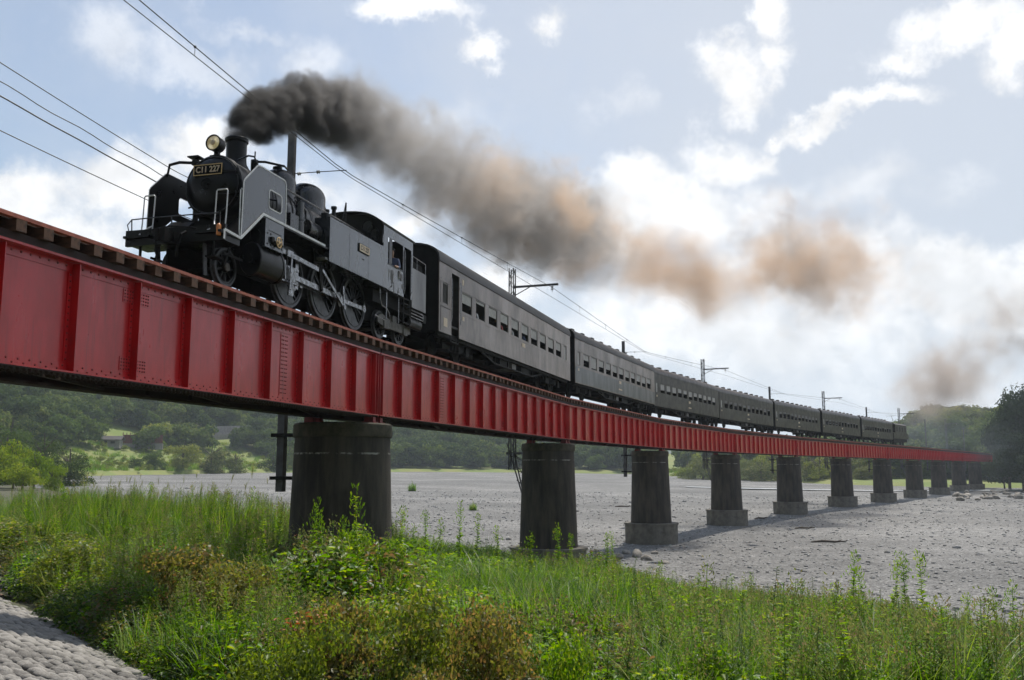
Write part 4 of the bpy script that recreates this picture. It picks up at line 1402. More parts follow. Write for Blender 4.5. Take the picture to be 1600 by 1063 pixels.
# side tanks, cab, bunker
TZ0, TZ1 = 1.36, 2.55
for sg in (-1, 1):
    ya, yb = (-1.40, -.78) if sg < 0 else (.78, 1.40)
    mb = MB().prism([(5.0, TZ0), (8.46, TZ0), (8.46, TZ1 + .02), (8.3, TZ1), (5.0, TZ1 - .03)], ya, yb)
    tank = mb.build('side_tank', PN, LOCO)
    if sg < 0:
        mb = MB()
        for x in (6.2, 7.45):
            mb.box(x - .022, x + .022, -1.4045, -1.4002, TZ0 + .03, TZ1 - .04)
        rivets(mb, [(x, -1.4003, TZ0 + .04) for x in np.arange(5.06, 8.4, .12)], r=.013, h=.008)
        rivets(mb, [(x, -1.4003, TZ1 - .09) for x in np.arange(5.06, 8.4, .12)], r=.013, h=.008)
        rivets(mb, [(5.06, -1.4003, z) for z in np.arange(TZ0 + .15, TZ1 - .12, .12)], r=.013, h=.008)
        mb.build('tank_seam', PN, tank)
        np_ = MB().box(6.74, 7.42, -1.445, -1.4003, 2.02, 2.25).build('number_plate', MATS['matte_black'], LOCO)
        MB().box(6.755, 7.405, -1.4505, -1.4455, 2.035, 2.235).build('plate_face', MATS['plate_cream'], np_)
        text_part('plate_lettering', 'C11 227', .18, MATS['matte_black'], np_, (7.08, -1.452, 2.135), (R(90), 0, 0), .003, .54)
        mb = MB().box(6.98, 7.12, -1.41, -1.4003, 1.84, 1.86)
        mb.build('tank_mark', CH, tank)
        mb = MB().cyl((5.25, -1.05, TZ1 - .04), (5.25, -1.05, TZ1 + .12), .16, n=14)
        mb.build('filler_lid', BK, tank)
        MB().box(4.86, 4.995, -1.35, -1.0, 1.38, 1.44).build('tank_step', MATS['under_grey'], tank)


def cab_side(sg):
    ya, yb = (-1.40, -1.375) if sg < 0 else (1.375, 1.40)
    mb = MB()
    # front post, window sill panel, header, rear post: opening 8.80..9.95 ; doorway 10.10..10.62
    mb.box(8.465, 8.80, ya, yb, TZ0, 3.28)
    mb.box(8.8005, 9.98, ya, yb, TZ0 - .02, 2.12)
    mb.box(8.8005, 10.80, ya, yb, 2.92, 3.28)
    mb.box(9.9805, 10.08, ya, yb, TZ0 - .02, 2.919)
    mb.box(10.66, 10.80, ya, yb, TZ0, 2.919)
    o = mb.build('cab_side', PN, LOCO)
    s2 = ya - .012 if sg < 0 else yb + .012
    mb = MB()
    mb.box(8.80, 9.98, min(s2, ya), max(s2, ya) if sg < 0 else s2, 2.10, 2.14)
    mb.box(8.86, 9.08, (ya - .02) if sg < 0 else yb + .003, (ya - .003) if sg < 0 else yb + .02, 2.15, 2.90)
    mb.build('window_shutter', MATS['wheel_grey'], o)
    mb = MB()
    for x in (10.10, 10.64):
        mb.tube([(x, s2, 1.45), (x, s2 - sg * -.03, 1.6), (x, s2 - sg * -.03, 2.7), (x, s2, 2.82)], .015)
    mb.build('cab_handrail', ST, o)
    if sg < 0:
        mb = MB().box(9.10, 9.22, ya - .01, ya - .001, 1.62, 1.98)
        mb.box(9.62, 9.74, ya - .03, ya - .001, 1.85, 2.06)
        mb.box(9.76, 9.90, ya - .03, ya - .001, 1.80, 2.0)
        mb.build('cab_lettering_plate', MATS['under_grey'], o)
        mb = MB()
        rg = random.Random(3)
        for k in range(16):
            x, z = rg.uniform(8.85, 9.95), rg.uniform(1.42, 2.05)
            mb.bar((x, ya - .004, z), (x + rg.uniform(-.03, .03), ya - .004, z - rg.uniform(.06, .25)), .004, rg.uniform(.015, .05))
        mb.build('worn_streaks', MATS['under_grey'], o)


cab_side(-1)
cab_side(1)
roofp = [(-1.40 + 2.8 * k / 16, 3.28 + .37 * (1 - abs(-1 + k / 8) ** 2.2)) for k in range(17)]
eave_pts = [(-1.44, 3.26)] + [(x, z) for x, z in roofp if abs(x) < 1.43] + [(1.44, 3.26)]
inner = [(x * .985, z - .05) for x, z in eave_pts]
mb = MB().prism(eave_pts + inner[::-1], 8.30, 10.95, 'x')
rf = mb.build('cab_roof', BK, LOCO)
mb = MB().box(9.2, 10.2, -.45, .45, 3.62, 3.72)
mb.build('roof_hatch', BK, rf)
fr_ = [(-1.37, TZ1 - .2), (1.37, TZ1 - .2), (1.37, 3.27)] + [(x, z - .06) for x, z in roofp[::-1] if abs(x) < 1.36] + [(-1.37, 3.27)]
mb = MB().prism(fr_, 8.44, 8.462, 'x')
fw = mb.build('cab_front', BK, LOCO)
for y, z in ((-1.02, 2.92), (1.02, 2.92), (-.72, 3.18), (.72, 3.18)):
    mb = MB()
    for k in range(20):
        a0, a1 = 2 * math.pi * k / 20, 2 * math.pi * (k + 1) / 20
        mb.cyl((8.42, y + .19 * math.cos(a0), z + .19 * math.sin(a0)), (8.42, y + .19 * math.cos(a1), z + .19 * math.sin(a1)), .018, n=6)
    w_ = mb.build('spectacle_window', BK, LOCO)
    MB().cyl((8.425, y, z), (8.435, y, z), .18, n=20).build('pane', MATS['boiler_paint'], w_)
mb = MB().box(8.5, 10.8, -1.36, 1.36, 1.30, 1.35)
mb.box(10.78, 10.80, -1.37, 1.37, 1.35, 3.3)
mb.box(8.5, 9.1, -.7, .7, 1.36, 2.9)
mb.build('cab_interior', MATS['matte_black'], LOCO)
# coal bunker
mb = MB().box(10.805, 12.05, -1.38, 1.38, 1.15, 2.42)
mb.box(10.805, 12.05, -1.30, -1.26, 2.42, 2.44)
bk_ = mb.build('coal_bunker', MATS['coach_grime'], LOCO)
mb = MB()
for y in (-1.36, 1.36):
    for x in (10.86, 11.25, 12.02):
        mb.cyl((x, y, 2.42), (x, y, 2.80 - (x - 10.86) * .02), .016, n=6)
    mb.tube([(10.82, y, 2.80), (12.03, y, 2.77)], .016)
mb.build('bunker_rail', ST, bk_)
mb = MB().box(10.9, 12.0, -1.2, 1.2, 2.43, 2.70)
mb.box(12.06, 12.14, -1.15, 1.15, 1.0, 2.6)
mb.build('coal_hopper', MATS['matte_black'], bk_)
mb = MB().box(12.05, 12.35, -1.25, 1.25, .85, 1.12)
mb.box(12.35, 12.65, -.12, .12, .76, .98)
mb.build('rear_beam', CH, LOCO)
# steps, pipes, trailing bogie
mb = MB()
for z in (.55, .85, 1.15):
    mb.box(10.15, 10.62, -1.38, -1.18, z, z + .03)
mb.bar((10.14, -1.36, .5), (10.14, -1.36, 1.36), .03, .03)
mb.bar((10.63, -1.36, .5), (10.63, -1.36, 1.36), .03, .03)
mb.build('cab_step', CH, LOCO)
mb = MB()
for z in (1.08, .98, .88):
    mb.tube([(10.9, -1.30, z), (11.9, -1.34, z - .02)], .016)
mb.tube([(11.9, -1.34, 1.06), (11.9, -1.34, .86)], .016)
mb.build('step_rails', ST, LOCO)
mb = MB().cyl((10.95, -1.1, .72), (11.95, -1.1, .72), .17, n=16)
mb.build('air_reservoir', BK, LOCO)
mb = MB()
mb.tube([(8.5, -1.25, 1.36), (8.5, -1.28, 1.0), (8.62, -1.28, .84), (9.0, -1.28, .80), (9.2, -1.25, .72), (9.45, -1.2, .45)], .022)
mb.tube([(8.95, -1.28, 1.32), (8.95, -1.28, .48)], .03)
mb.tube([(8.25, -1.2, .5), (8.95, -1.2, .46)], .02)
mb.tube([(9.9, -1.28, 1.3), (9.9, -1.28, .5)], .02)
mb.build('injector_pipe', ST, LOCO)
mb = MB()
for y in (-.86, .86):
    mb.prism([(9.0, .62), (9.3, .72), (10.1, .58), (11.0, .62), (11.6, .70), (11.6, .40), (11.0, .34), (9.6, .34), (9.0, .42)], y - .03, y + .03)
    for x in (9.55, 11.1):
        mb.box(x - .16, x + .16, y - .09, y + .09, .30, .60)
mb.box(10.2, 10.5, -.85, .85, .4, .8)
mb.build('trailing_bogie', MATS['under_grey'], LOCO)

# the engine is narrow: draw the outer works in, set boiler and front beam to their places along the frame
CENTRE = {'boiler', 'smokebox', 'smokebox_door', 'chimney', 'exhaust_pipe', 'headlamp', 'lamp_bracket', 'sand_dome', 'steam_dome', 'safety_valve', 'whistle', 'boiler_handrail', 'sand_pipe', 'boiler_band'}
FRONT = {'buffer_beam', 'coupler', 'brake_hose', 'front_rail', 'marker_lamp'}


def squeeze(y):
    a_ = abs(y)
    return y if a_ < .70 else math.copysign(.70 + (a_ - .70) * (1.162 - .70) / (1.345 - .70), y)


def refit(o, dx, dz, top=True):
    base = o.name.split('.')[0]
    if base in ('wheel',):
        o.location.x -= .15 if o.location.z > .6 else (.28 if o.location.x < 3 else 0)
        return
    if top:
        if base in CENTRE or (base == 'number_plate' and o.data.vertices[0].co.x < 3):
            dx, dz = -.28, -.11
        elif base in FRONT:
            dx = .22
    if o.data and len(o.data.vertices):
        if o.location.length > .001:
            o.location = (o.location.x + dx, squeeze(o.location.y), o.location.z + dz)
        else:
            co = np.empty(len(o.data.vertices) * 3, np.float32)
            o.data.vertices.foreach_get('co', co)
            co = co.reshape(-1, 3)
            a_ = np.abs(co[:, 1])
            co[:, 1] = np.where(a_ < .70, co[:, 1], np.sign(co[:, 1]) * (.70 + (a_ - .70) * (1.162 - .70) / (1.345 - .70)))
            co[:, 0] += dx
            co[:, 2] += dz
            o.data.vertices.foreach_set('co', co.ravel())
            o.data.update()
    for c in [q for q in bpy.data.objects if q.parent == o]:
        refit(c, dx, dz, False)


for o in [q for q in bpy.data.objects if q.parent == LOCO]:
    refit(o, 0.0, 0.0)
LOCO.location = (-7.116, 18.433, RAILZ)

# ------------------------------------------------------------------ the coaches
C0 = 47.276
bog_fr = MB()
for y in (-.98, .98):
    bog_fr.prism([(-1.65, .62), (-1.3, .70), (-.6, .60), (.6, .60), (1.3, .70), (1.65, .62), (1.65, .46), (1.0, .40), (.5, .30), (-.5, .30), (-1.0, .40), (-1.65, .46)], y - .04, y + .04)
    for x in (-1.22, 1.22):
        bog_fr.box(x - .17, x + .17, y - .12, y + .12, .28, .62)
    for x in (-.3, 0, .3):
        bog_fr.cyl((x, y * 1.06, .32), (x, y * 1.06, .56), .07, n=8)
bog_fr.box(-.35, .35, -.95, .95, .42, .72)
bogie_me = bog_fr.mesh('bogie')
bogie_me.materials.append(CH)
cwh = MB()
cwh.lathe([(.05, -.07), (.12, -.065), (.14, -.03), (.36, -.02), (.37, -.05), (.43, -.05), (.43, .03), (.455, .04), (.455, .055), (.05, .055)], axis='y', n=28)
cwheel_me = cwh.mesh('wheel')
cwheel_me.materials.append(MATS['chassis_black'])


def roof_profile(hw=1.45, ze=3.20, zt=3.84, n=14):
    p = []
    for k in range(n + 1):
        t = math.pi * k / n
        c, s = math.cos(t), math.sin(t)
        p.append((-hw * math.copysign(abs(c) ** .78, c), ze + (zt - ze) * s ** .80))
    return p


def coach(k, variant, paint, label):
    s0 = C0 - 20 + 20 * k
    a, b_ = along(s0 + 3.0, -.2), along(s0 + 17.0, -.2)
    t = (b_ - a).normalized()
    o0 = a - t * 3.0
    root = thing('passenger_coach', label, 'railway coach', (o0.x, o0.y, RAILZ), math.pi / 2 - heading(a, b_), 'old passenger coaches of the train')
    P_ = MATS[paint]
    e0, e1 = .46, 19.54
    zs, zw0, zw1, ze = .72, 1.74, 2.47, 3.20
    if variant == 'A':
        wins = [(2.72 + 1.53 * j, 3.80 + 1.53 * j) for j in range(10)]
        narrow = [(18.22, 18.72)]
        front = [(.78, 1.30)]
        doors = [(1.66, 2.42)]
    else:
        wins = [(2.05 + 1.52 * j, 3.13 + 1.52 * j) for j in range(11)]
        narrow = [(.95, 1.40)]
        front = []
        doors = []
    openings = sorted(wins + narrow + front)
    for sg in (-1, 1):
        ya, yb = (-1.42, -1.39) if sg < 0 else (1.39, 1.42)
        mb = MB()
        xs = [e0] + [v for w in sorted(openings) for v in w] + [e1]
        segs = [(e0, doors[0][0]), (doors[0][1], e1)] if doors else [(e0, e1)]
        for xa, xb in segs:
            mb.box(xa, xb, ya, yb, zs, zw0)
            mb.box(xa, xb, ya, yb, zw1, ze)
        if doors:
            mb.box(doors[0][0] + .001, doors[0][1] - .001, ya, yb, 2.95, ze)
        edges = [e0] + [v for w in openings for v in w] + [e1]
        for j in range(0, len(edges), 2):
            xa, xb = edges[j], edges[j + 1]
            if doors and xa < doors[0][0] < xb:
                mb.box(xa, doors[0][0], ya, yb, zw0 + .0005, zw1 - .0005)
                mb.box(doors[0][1], xb, ya, yb, zw0 + .0005, zw1 - .0005)
            else:
                mb.box(xa, xb, ya, yb, zw0 + .0005, zw1 - .0005)
        side = mb.build('side_wall', P_, root)
        q0, q1 = (ya - .008, ya - .0005) if sg < 0 else (yb + .0005, yb + .008)
        mb = MB()
        for xa, xb in segs:
            mb.box(xa, xb, q0, q1, zw0 - .10, zw0 - .02)
            mb.box(xa, xb, q0, q1, zw1 + .02, zw1 + .09)
            mb.box(xa, xb, q0, q1, zs, zs + .05)
        mb.build('belt_rail', P_, side)
        if sg < 0:
            for j, (xa, xb) in enumerate(openings):
                small = (xb - xa) < .6
                mb = MB()
                yy0, yy1 = ya + .012, ya + .028
                mb.box(xa, xb, yy0, yy1, zw1 - .045, zw1)
                mb.box(xa, xa + .04, yy0, yy1, zw0, zw1 - .046)
                mb.box(xb - .04, xb, yy0, yy1, zw0, zw1 - .046)
                mb.box(xa, xb, yy0, yy1, zw0, zw0 + .03)
                w = mb.build('window', MATS['sash'], root)
                rr = random.Random(k * 31 + j)
                if (xa, xb) in front:
                    MB().box(xa + .041, xb - .041, ya + .034, ya + .038, zw0 + .031, zw1 - .047).build('pane', MATS['interior'], w)
                    continue
                if small:
                    drop = .66
                else:
                    drop = rr.choice([.30, .34, .38, .42, .36]) if k < 3 else rr.choice([.12, .2, .28, .34])
                    if k == 0 and j == 2:
                        drop = .09
                    if k == 1 and j == 2:
                        drop = .60
                    if k >= 5:
                        drop *= .5
                MB().box(xa + .041, xb - .041, ya + .030, ya + .036, zw1 - .046 - drop, zw1 - .046).build('blind' if not small else 'frosted_pane', MATS['blind'] if k < 3 or small else MATS['under_grey'], w)
    rp = roof_profile()
    rin = [(y * .975, z - .05) for y, z in rp]
    rf_ = MB().prism([(-1.45, 3.14)] + rp + [(1.45, 3.14)] + [(1.40, 3.15)] + rin[::-1] + [(-1.40, 3.15)], e0 - .06, e1 + .06, 'x').build('roof', MATS['roof_grey'] if k < 2 else MATS['coach_dark'], root)
    if k > 0:
        for j in range(9):
            x = 2.2 + j * 1.95
            MB().prism([(x - .28, 3.66), (x + .28, 3.66), (x + .22, 3.93), (x - .22, 3.93)], -.78, -.50).build('roof_ventilator', MATS['roof_grey'] if k < 2 else MATS['coach_dark'], rf_)
    endp = [(-1.41, zs)] + [(-1.41, 3.14)] + [(y * .97, z - .03) for y, z in rp] + [(1.41, 3.14), (1.41, zs)]
    for xa, xb, nm in ((e0 + .02, e0 + .06, 'end_wall'), (e1 - .06, e1 - .02, 'end_wall')):
        MB().prism(endp, xa, xb, 'x').build(nm, MATS['matte_black'], root)
    for xa, xb in ((-.02, e0 + .02), (e1 - .02, 20.02)):
        MB().box(xa, xb, -.48, .48, 1.0, 2.95).build('gangway', MATS['matte_black'], root)
    mb = MB().box(e0 + .1, e1 - .1, -1.36, 1.36, 1.02, 1.10)
    mb.box(e0 + .1, e1 - .1, -1.36, 1.36, 3.02, 3.05)
    mb.box(e0 + .1, e1 - .1, -.32, -.30, 1.12, 1.9)
    for xa, xb in wins:
        mb.box(xb + .08, xb + .34, -1.34, -.35, 1.12, 2.0)
        mb.box(xb + .08, xb + .34, .35, 1.34, 1.12, 2.0)
    if doors:
        mb.box(2.43, 2.46, -1.38, 1.38, 1.1, 3.0)
        mb.box(1.55, 1.60, -1.38, -.5, 1.1, 3.0)
    mb.build('interior', MATS['interior'], root)
    mb = MB().box(e0 + .2, e1 - .2, -1.30, -1.18, .62, .80)
    mb.box(e0 + .2, e1 - .2, 1.18, 1.30, .62, .80)
    mb.box(e0 + .2, e1 - .2, -.2, .2, .70, 1.0)
    mb.bar((5.5, -1.2, .62), (7.2, -1.2, .34), .06, .06)
    mb.bar((7.2, -1.2, .34), (12.8, -1.2, .34), .06, .06)
    mb.bar((12.8, -1.2, .34), (14.5, -1.2, .62), .06, .06)
    for x in (7.2, 9.0, 11.0, 12.8):
        mb.bar((x, -1.2, .34), (x, -1.2, .70), .05, .05)
    mb.box(e0, 20.0, -.12, .12, .78, .98)
    mb.build('underframe', CH, root)
    for x0, x1, z0, m_ in ((8.0, 9.3, .36, 'chassis_black'), (9.7, 10.3, .30, 'under_grey'), (11.2, 12.4, .38, 'chassis_black'), (6.5, 7.0, .42, 'chassis_black')):
        MB().box(x0, x1, -1.18, -.5, z0, .70).build('equipment_box', MATS[m_], root)
    for x in (3.0, 17.0):
        bg_ = link('bogie', bogie_me, root, (x, 0, 0))
        for dx in (-1.22, 1.22):
            for sg in (-1, 1):
                link('wheel', cwheel_me, bg_, (dx, sg * .60, .43), (0, 0, 0 if sg < 0 else math.pi))
    if doors:
        mb = MB().tube([(1.60, -1.45, 1.2), (1.60, -1.47, 1.4), (1.60, -1.47, 2.6), (1.60, -1.45, 2.75)], .014)
        mb.tube([(2.48, -1.45, 1.2), (2.48, -1.47, 1.4), (2.48, -1.47, 2.6), (2.48, -1.45, 2.75)], .014)
        mb.build('door_handrail', ST, root)
        mb = MB().box(1.62, 2.45, -1.40, -1.05, .50, .54)
        mb.bar((1.64, -1.38, .54), (1.64, -1.38, .75), .03, .03)
        mb.bar((2.43, -1.38, .54), (2.43, -1.38, .75), .03, .03)
        mb.build('door_step', CH, root)
        mb = MB().box(.90, 1.25, -1.427, -1.4205, .95, 1.25)
        mb.build('notice_panel', MATS['plate_cream'], root)
        mb = MB().box(.60, 1.50, -1.428, -1.4205, 1.60, 1.615)
        mb.box(.60, .615, -1.428, -1.4205, .76, 2.6)
        mb.build('panel_seam', CH, root)
    mb = MB()
    if variant == 'A':
        mb.box(2.75, 2.95, -1.43, -1.4205, 1.42, 1.56)
        mb.box(10.4, 10.9, -1.432, -1.4205, 1.42, 1.60)
        mb.box(2.72, 2.88, -1.43, -1.4205, 2.72, 2.92)
    else:
        mb.box(1.0, 1.2, -1.43, -1.4205, 1.42, 1.56)
        mb.box(9.6, 10.1, -1.432, -1.4205, 1.42, 1.60)
        mb.box(9.5, 10.3, -1.43, -1.4205, 1.02, 1.10)
    mb.build('destination_board', MATS['plate_cream'], root)
    return root


clab = ['first passenger coach behind the steam engine, grey brown with half drawn blinds', 'second passenger coach, pale upper side and sooty grey lower side', 'third passenger coach from the engine, dark brown with a light end window',
        'fourth passenger coach from the engine, dark brown with open windows', 'fifth passenger coach from the engine, dark brown with closed small windows', 'sixth passenger coach from the engine, dark and small in the distance', 'seventh passenger coach, the last one before the rear engine']
COACH = []
for k in range(7):
    COACH.append(coach(k, 'A' if k == 0 else 'B', ['coach_brown', 'coach_brown', 'coach_dark', 'coach_dark', 'coach_dark', 'coach_dark', 'coach_dark'][k], clab[k]))
# sooty lower half of the second coach: painted sheeting
MB().box(.48, 19.52, -1.4235, -1.4208, .78, 1.62).build('lower_sheeting', MATS['coach_grime'], COACH[1])
# electric engine pushing at the rear
s0 = C0 - 20 + 140
a, b_ = along(s0 + 2, -.2), along(s0 + 10, -.2)
o0 = a - (b_ - a).normalized() * 2
el = thing('electric_locomotive', 'dark boxy electric engine at the far tail of the train', 'locomotive', (o0.x, o0.y, RAILZ), math.pi / 2 - heading(a, b_))
MB().prism([(.5, 1.0), (11.5, 1.0), (11.5, 1.9), (10.2, 2.0), (10.2, 3.3), (1.8, 3.3), (1.8, 2.0), (.5, 1.9)], -1.35, 1.35).build('body', MATS['coach_dark'], el)
MB().prism([(-1.42, 3.3), (-1.0, 3.58), (0, 3.68), (1.0, 3.58), (1.42, 3.3)], 1.6, 10.4, 'x').build('roof', MATS['coach_dark'], el)
for x in (2.6, 4.6, 6.6, 8.6):
    MB().box(x, x + .9, -1.36, -1.351, 2.2, 2.95).build('window', MATS['interior'], el)
mb = MB().box(1.0, 11, -1.2, 1.2, .5, .98)
mb.build('underframe', CH, el)
for x in (1.6, 3.6, 8.4, 10.4):
    for sg in (-1, 1):
        link('wheel', cwheel_me, el, (x, sg * .60, .43), (0, 0, 0 if sg < 0 else math.pi))
mb = MB()
mb.bar((5.0, 0, 3.7), (6.6, 0, 4.3), .05, .05)
mb.bar((6.6, 0, 4.3), (5.4, 0, 4.9), .05, .05)
mb.bar((5.4, -.8, 4.92), (5.4, .8, 4.92), .06, .04)
mb.build('pantograph', MATS['mast_grey'], el)

# ------------------------------------------------------------------ people in the train


def person_mesh(name, joints, edges, shirt, trousers, cut):
    """continuous figure grown from a posed skeleton; cut(co) -> 0 skin, 1 shirt, 2 trousers"""
    me = bpy.data.meshes.new(name)
    me.from_pydata([j[:3] for j in joints], edges, [])
    o = bpy.data.objects.new(name, me)
    col.objects.link(o)
    o.modifiers.new('skin', 'SKIN')
    for v, j in zip(me.skin_vertices[0].data, joints):
        v.radius = (j[3], j[4] if len(j) > 4 else j[3])
        v.use_root = False
    me.skin_vertices[0].data[0].use_root = True
    sb = o.modifiers.new('sub', 'SUBSURF')
    sb.levels = sb.render_levels = 2
    dg = bpy.context.evaluated_depsgraph_get()
    m2 = bpy.data.meshes.new_from_object(o.evaluated_get(dg))
    bpy.data.objects.remove(o)
    m2.name = name
    m2.materials.clear()
    for q in (MATS['skin'], shirt, trousers):
        m2.materials.append(q)
    for p in m2.polygons:
        p.material_index = cut(p.center)
        p.use_smooth = True
    return m2


def sitting(arm_out=0.0):
    j = [(0, 0, .47, .15, .11), (0, -.01, .72, .145, .10), (0, -.01, .95, .17, .10), (0, .0, 1.06, .055, .055), (0, .015, 1.13, .062, .07), (0, .03, 1.22, .088, .10), (0, .02, 1.31, .07, .08),
         (-.19, 0, .98, .065), (-.25, .02 + arm_out * .3, .74, .048), (-.20, .24 + arm_out, .72, .036), (-.19, .33 + arm_out, .73, .03),
         (.19, 0, .98, .065), (.25, .02, .74, .048), (.20, .24, .66, .036), (.19, .33, .64, .03),
         (-.10, .08, .45, .085), (-.12, .48, .46, .06), (-.12, .50, .08, .045), (-.12, .62, .03, .04),
         (.10, .08, .45, .085), (.12, .48, .46, .06), (.12, .50, .08, .045), (.12, .62, .03, .04)]
    e = [(0, 1), (1, 2), (2, 3), (3, 4), (4, 5), (5, 6), (2, 7), (7, 8), (8, 9), (9, 10), (2, 11), (11, 12), (12, 13), (13, 14), (0, 15), (15, 16), (16, 17), (17, 18), (0, 19), (19, 20), (20, 21), (21, 22)]
    return j, e


def cut_sit(c):
    if c.z > 1.045 or (c.y > .16 and c.z > .60):
        return 0
    if c.z < .52 and (c.y > .05 or c.z < .42):
        return 2
    return 1


def person(label, loc, rz, shirt, arm=0.0):
    j, e = sitting(arm)
    me = person_mesh('person', j, e, MATS[shirt], MATS['coach_dark'], cut_sit)
    o = link('person', me, None, loc, (0, 0, rz))
    tag(o, label, 'person')
    hb = MB().ball((0, .015, 1.275), .115, 12, 8, (.92, 1.0, .92))
    hb.f = [f for f in hb.f if sum(hb.v[i][2] for i in f) / len(f) > 1.27 or sum(hb.v[i][1] for i in f) / len(f) < -.01 and sum(hb.v[i][2] for i in f) / len(f) > 1.18]
    hb.m = [0] * len(hb.f)
    hb.build('hair', MATS['hair'], o)
    fb = MB().ball((0, .125, 1.225), .018, 6, 4, (1, 1.4, 1.3))
    fb.build('nose', MATS['skin'], o)
    return o


def in_vehicle(root, x, y, z):
    rz = root.rotation_euler.z
    c, s = math.cos(rz), math.sin(rz)
    return (root.location.x + x * c - y * s, root.location.y + x * s + y * c, root.location.z + z), rz


loc, rz = in_vehicle(LOCO, 9.62, -.98, 1.42)
person('engine driver in blue shirt leaning on the cab window sill', loc, rz + R(98), 'shirt_blue', .05)
for x, shirt, lab in ((4.75, 'shirt_white', 'passenger in white shirt at the second window of the first coach'), (7.85, 'shirt_red', 'passenger in red at the fourth window of the first coach'), (9.4, 'shirt_white', 'passenger looking out of the fifth window of the first coach'), (11.2, 'shirt_blue', 'passenger in blue sitting by the sixth window of the first coach')):
    loc, rz = in_vehicle(COACH[0], x, -1.08, .98)
    person(lab, loc, rz + R(random.choice([-90, -70, 95])), shirt)

# ------------------------------------------------------------------ stone-pitched embankment slope at the lower left
ED = Vector((-.63, .775, 0)).normalized()       # along the toe
EN = Vector((.775, .63, 0)).normalized()        # down the slope (plan)


def slope_pt(t, n):
    p = EN * n + ED * t
    return Vector((p.x, p.y, float(np.interp(n, [-30, 1, 5.2], [4.0, 4.0, 2.4]))))


V, F = [], []
ns = [-3, 1.0, 3.1, 5.3]
ts = np.linspace(-8, 26, 35)
for t in ts:
    for n_ in ns:
        p = slope_pt(t, min(n_, 5.2))
        V.append((p.x, p.y, p.z - .03 - (.12 if n_ > 5.2 else 0)))
for i_ in range(len(ts) - 1):
    for k_ in range(3):
        F.append((i_ * 4 + k_, i_ * 4 + 4 + k_, i_ * 4 + 5 + k_, i_ * 4 + 1 + k_))
emb = tag(link('embankment_slope', np_mesh('embankment_slope', V, F, MATS['mortar'], True)), kind='structure')


V, F = [], []
for i_, t in enumerate(np.linspace(2, 30, 57)):
    for n_ in (5.12, 5.75):
        p = slope_pt(t, 5.2)
        q = EN * (n_ + .08 * math.sin(t * 3)) + ED * t
        V.append((q.x, q.y, p.z - (.0 if n_ < 5.3 else .22)))
    if i_:
        F.append((2 * i_ - 2, 2 * i_, 2 * i_ + 1, 2 * i_ - 1))
tag(link('earth_path', np_mesh('earth_path', V, F, MATS['earth_edge'], True)), kind='structure')


def stone_mesh(name, seed, m, sub=2, rough_=.16, flat=.62):
    bm = bmesh.new()
    bmesh.ops.create_icosphere(bm, subdivisions=sub, radius=1.0)
    rg = np.random.default_rng(seed)
    k1, k2, k3 = rg.normal(size=(3, 3))
    for v in bm.verts:
        c = np.array(v.co)
        s = 1 + rough_ * (math.sin(2.1 * c @ k1 + seed) + .7 * math.sin(3.3 * c @ k2) + .4 * math.sin(5.1 * c @ k3)) / 1.6
        v.co = Vector((c[0] * s * 1.12, c[1] * s * .92, c[2] * s * flat))
    me = bpy.data.meshes.new(name)
    bm.to_mesh(me)
    bm.free()
    me.polygons.foreach_set('use_smooth', [True] * len(me.polygons))
    me.materials.append(m)
    return me


cob = [stone_mesh('cobble', s, MATS['cobble'], 2, .24, .42) for s in range(6)]
tilt = math.atan2(1.6, 4.2)
spots = []
row = 0
n_ = .9
while n_ < 5.2:
    t = -4 + (row % 2) * .12
    while t < 25:
        p = slope_pt(t + random.uniform(-.035, .035), n_ + random.uniform(-.03, .03))
        d = p - Vector((0, 0, CAMZ))
        c_, s_ = math.cos(PITCH), math.sin(PITCH)
        dep = d.y * c_ + d.z * s_
        if dep > 1:
            u = 800 + FPX * d.x / dep
            v = 531.5 - FPX * (-d.y * s_ + d.z * c_) / dep
            if -60 < u < 460 and v < 1130:
                spots.append((d.length, p))
        t += .245
    n_ += .20
    row += 1
spots.sort(key=lambda q: q[0])
restV, restF, off_ = [], [], 0
qn = Matrix.Rotation(math.atan2(EN.y, EN.x), 4, 'Z') @ Matrix.Rotation(tilt, 4, 'Y')
for k, (dd, p) in enumerate(spots):
    sc = random.uniform(.096, .130)
    rot = qn @ Matrix.Rotation(random.uniform(-.5, .5) + (math.pi / 2), 4, 'Z')
    z = p.z + random.uniform(-.028, .0)
    if k < 290:
        o = link('cobble', cob[k % 6], emb, (p.x, p.y, z), rot.to_euler(), (sc, sc * random.uniform(.85, 1.05), sc))
    else:
        me = cob[k % 6]
        A = np.array([v.co for v in me.vertices])
        M4 = np.array((Matrix.Translation((p.x, p.y, z)) @ rot @ Matrix.Diagonal((sc, sc, sc, 1))))
        W = A @ M4[:3, :3].T + M4[:3, 3]
        restV.append(W)
        restF.append(np.array([list(q.vertices) for q in me.polygons]) + off_)
        off_ += len(A)
if restV:
    tag(link('far_cobbles', np_mesh('far_cobbles', np.concatenate(restV), np.concatenate(restF), MATS['cobble'], True), emb), kind='stuff')

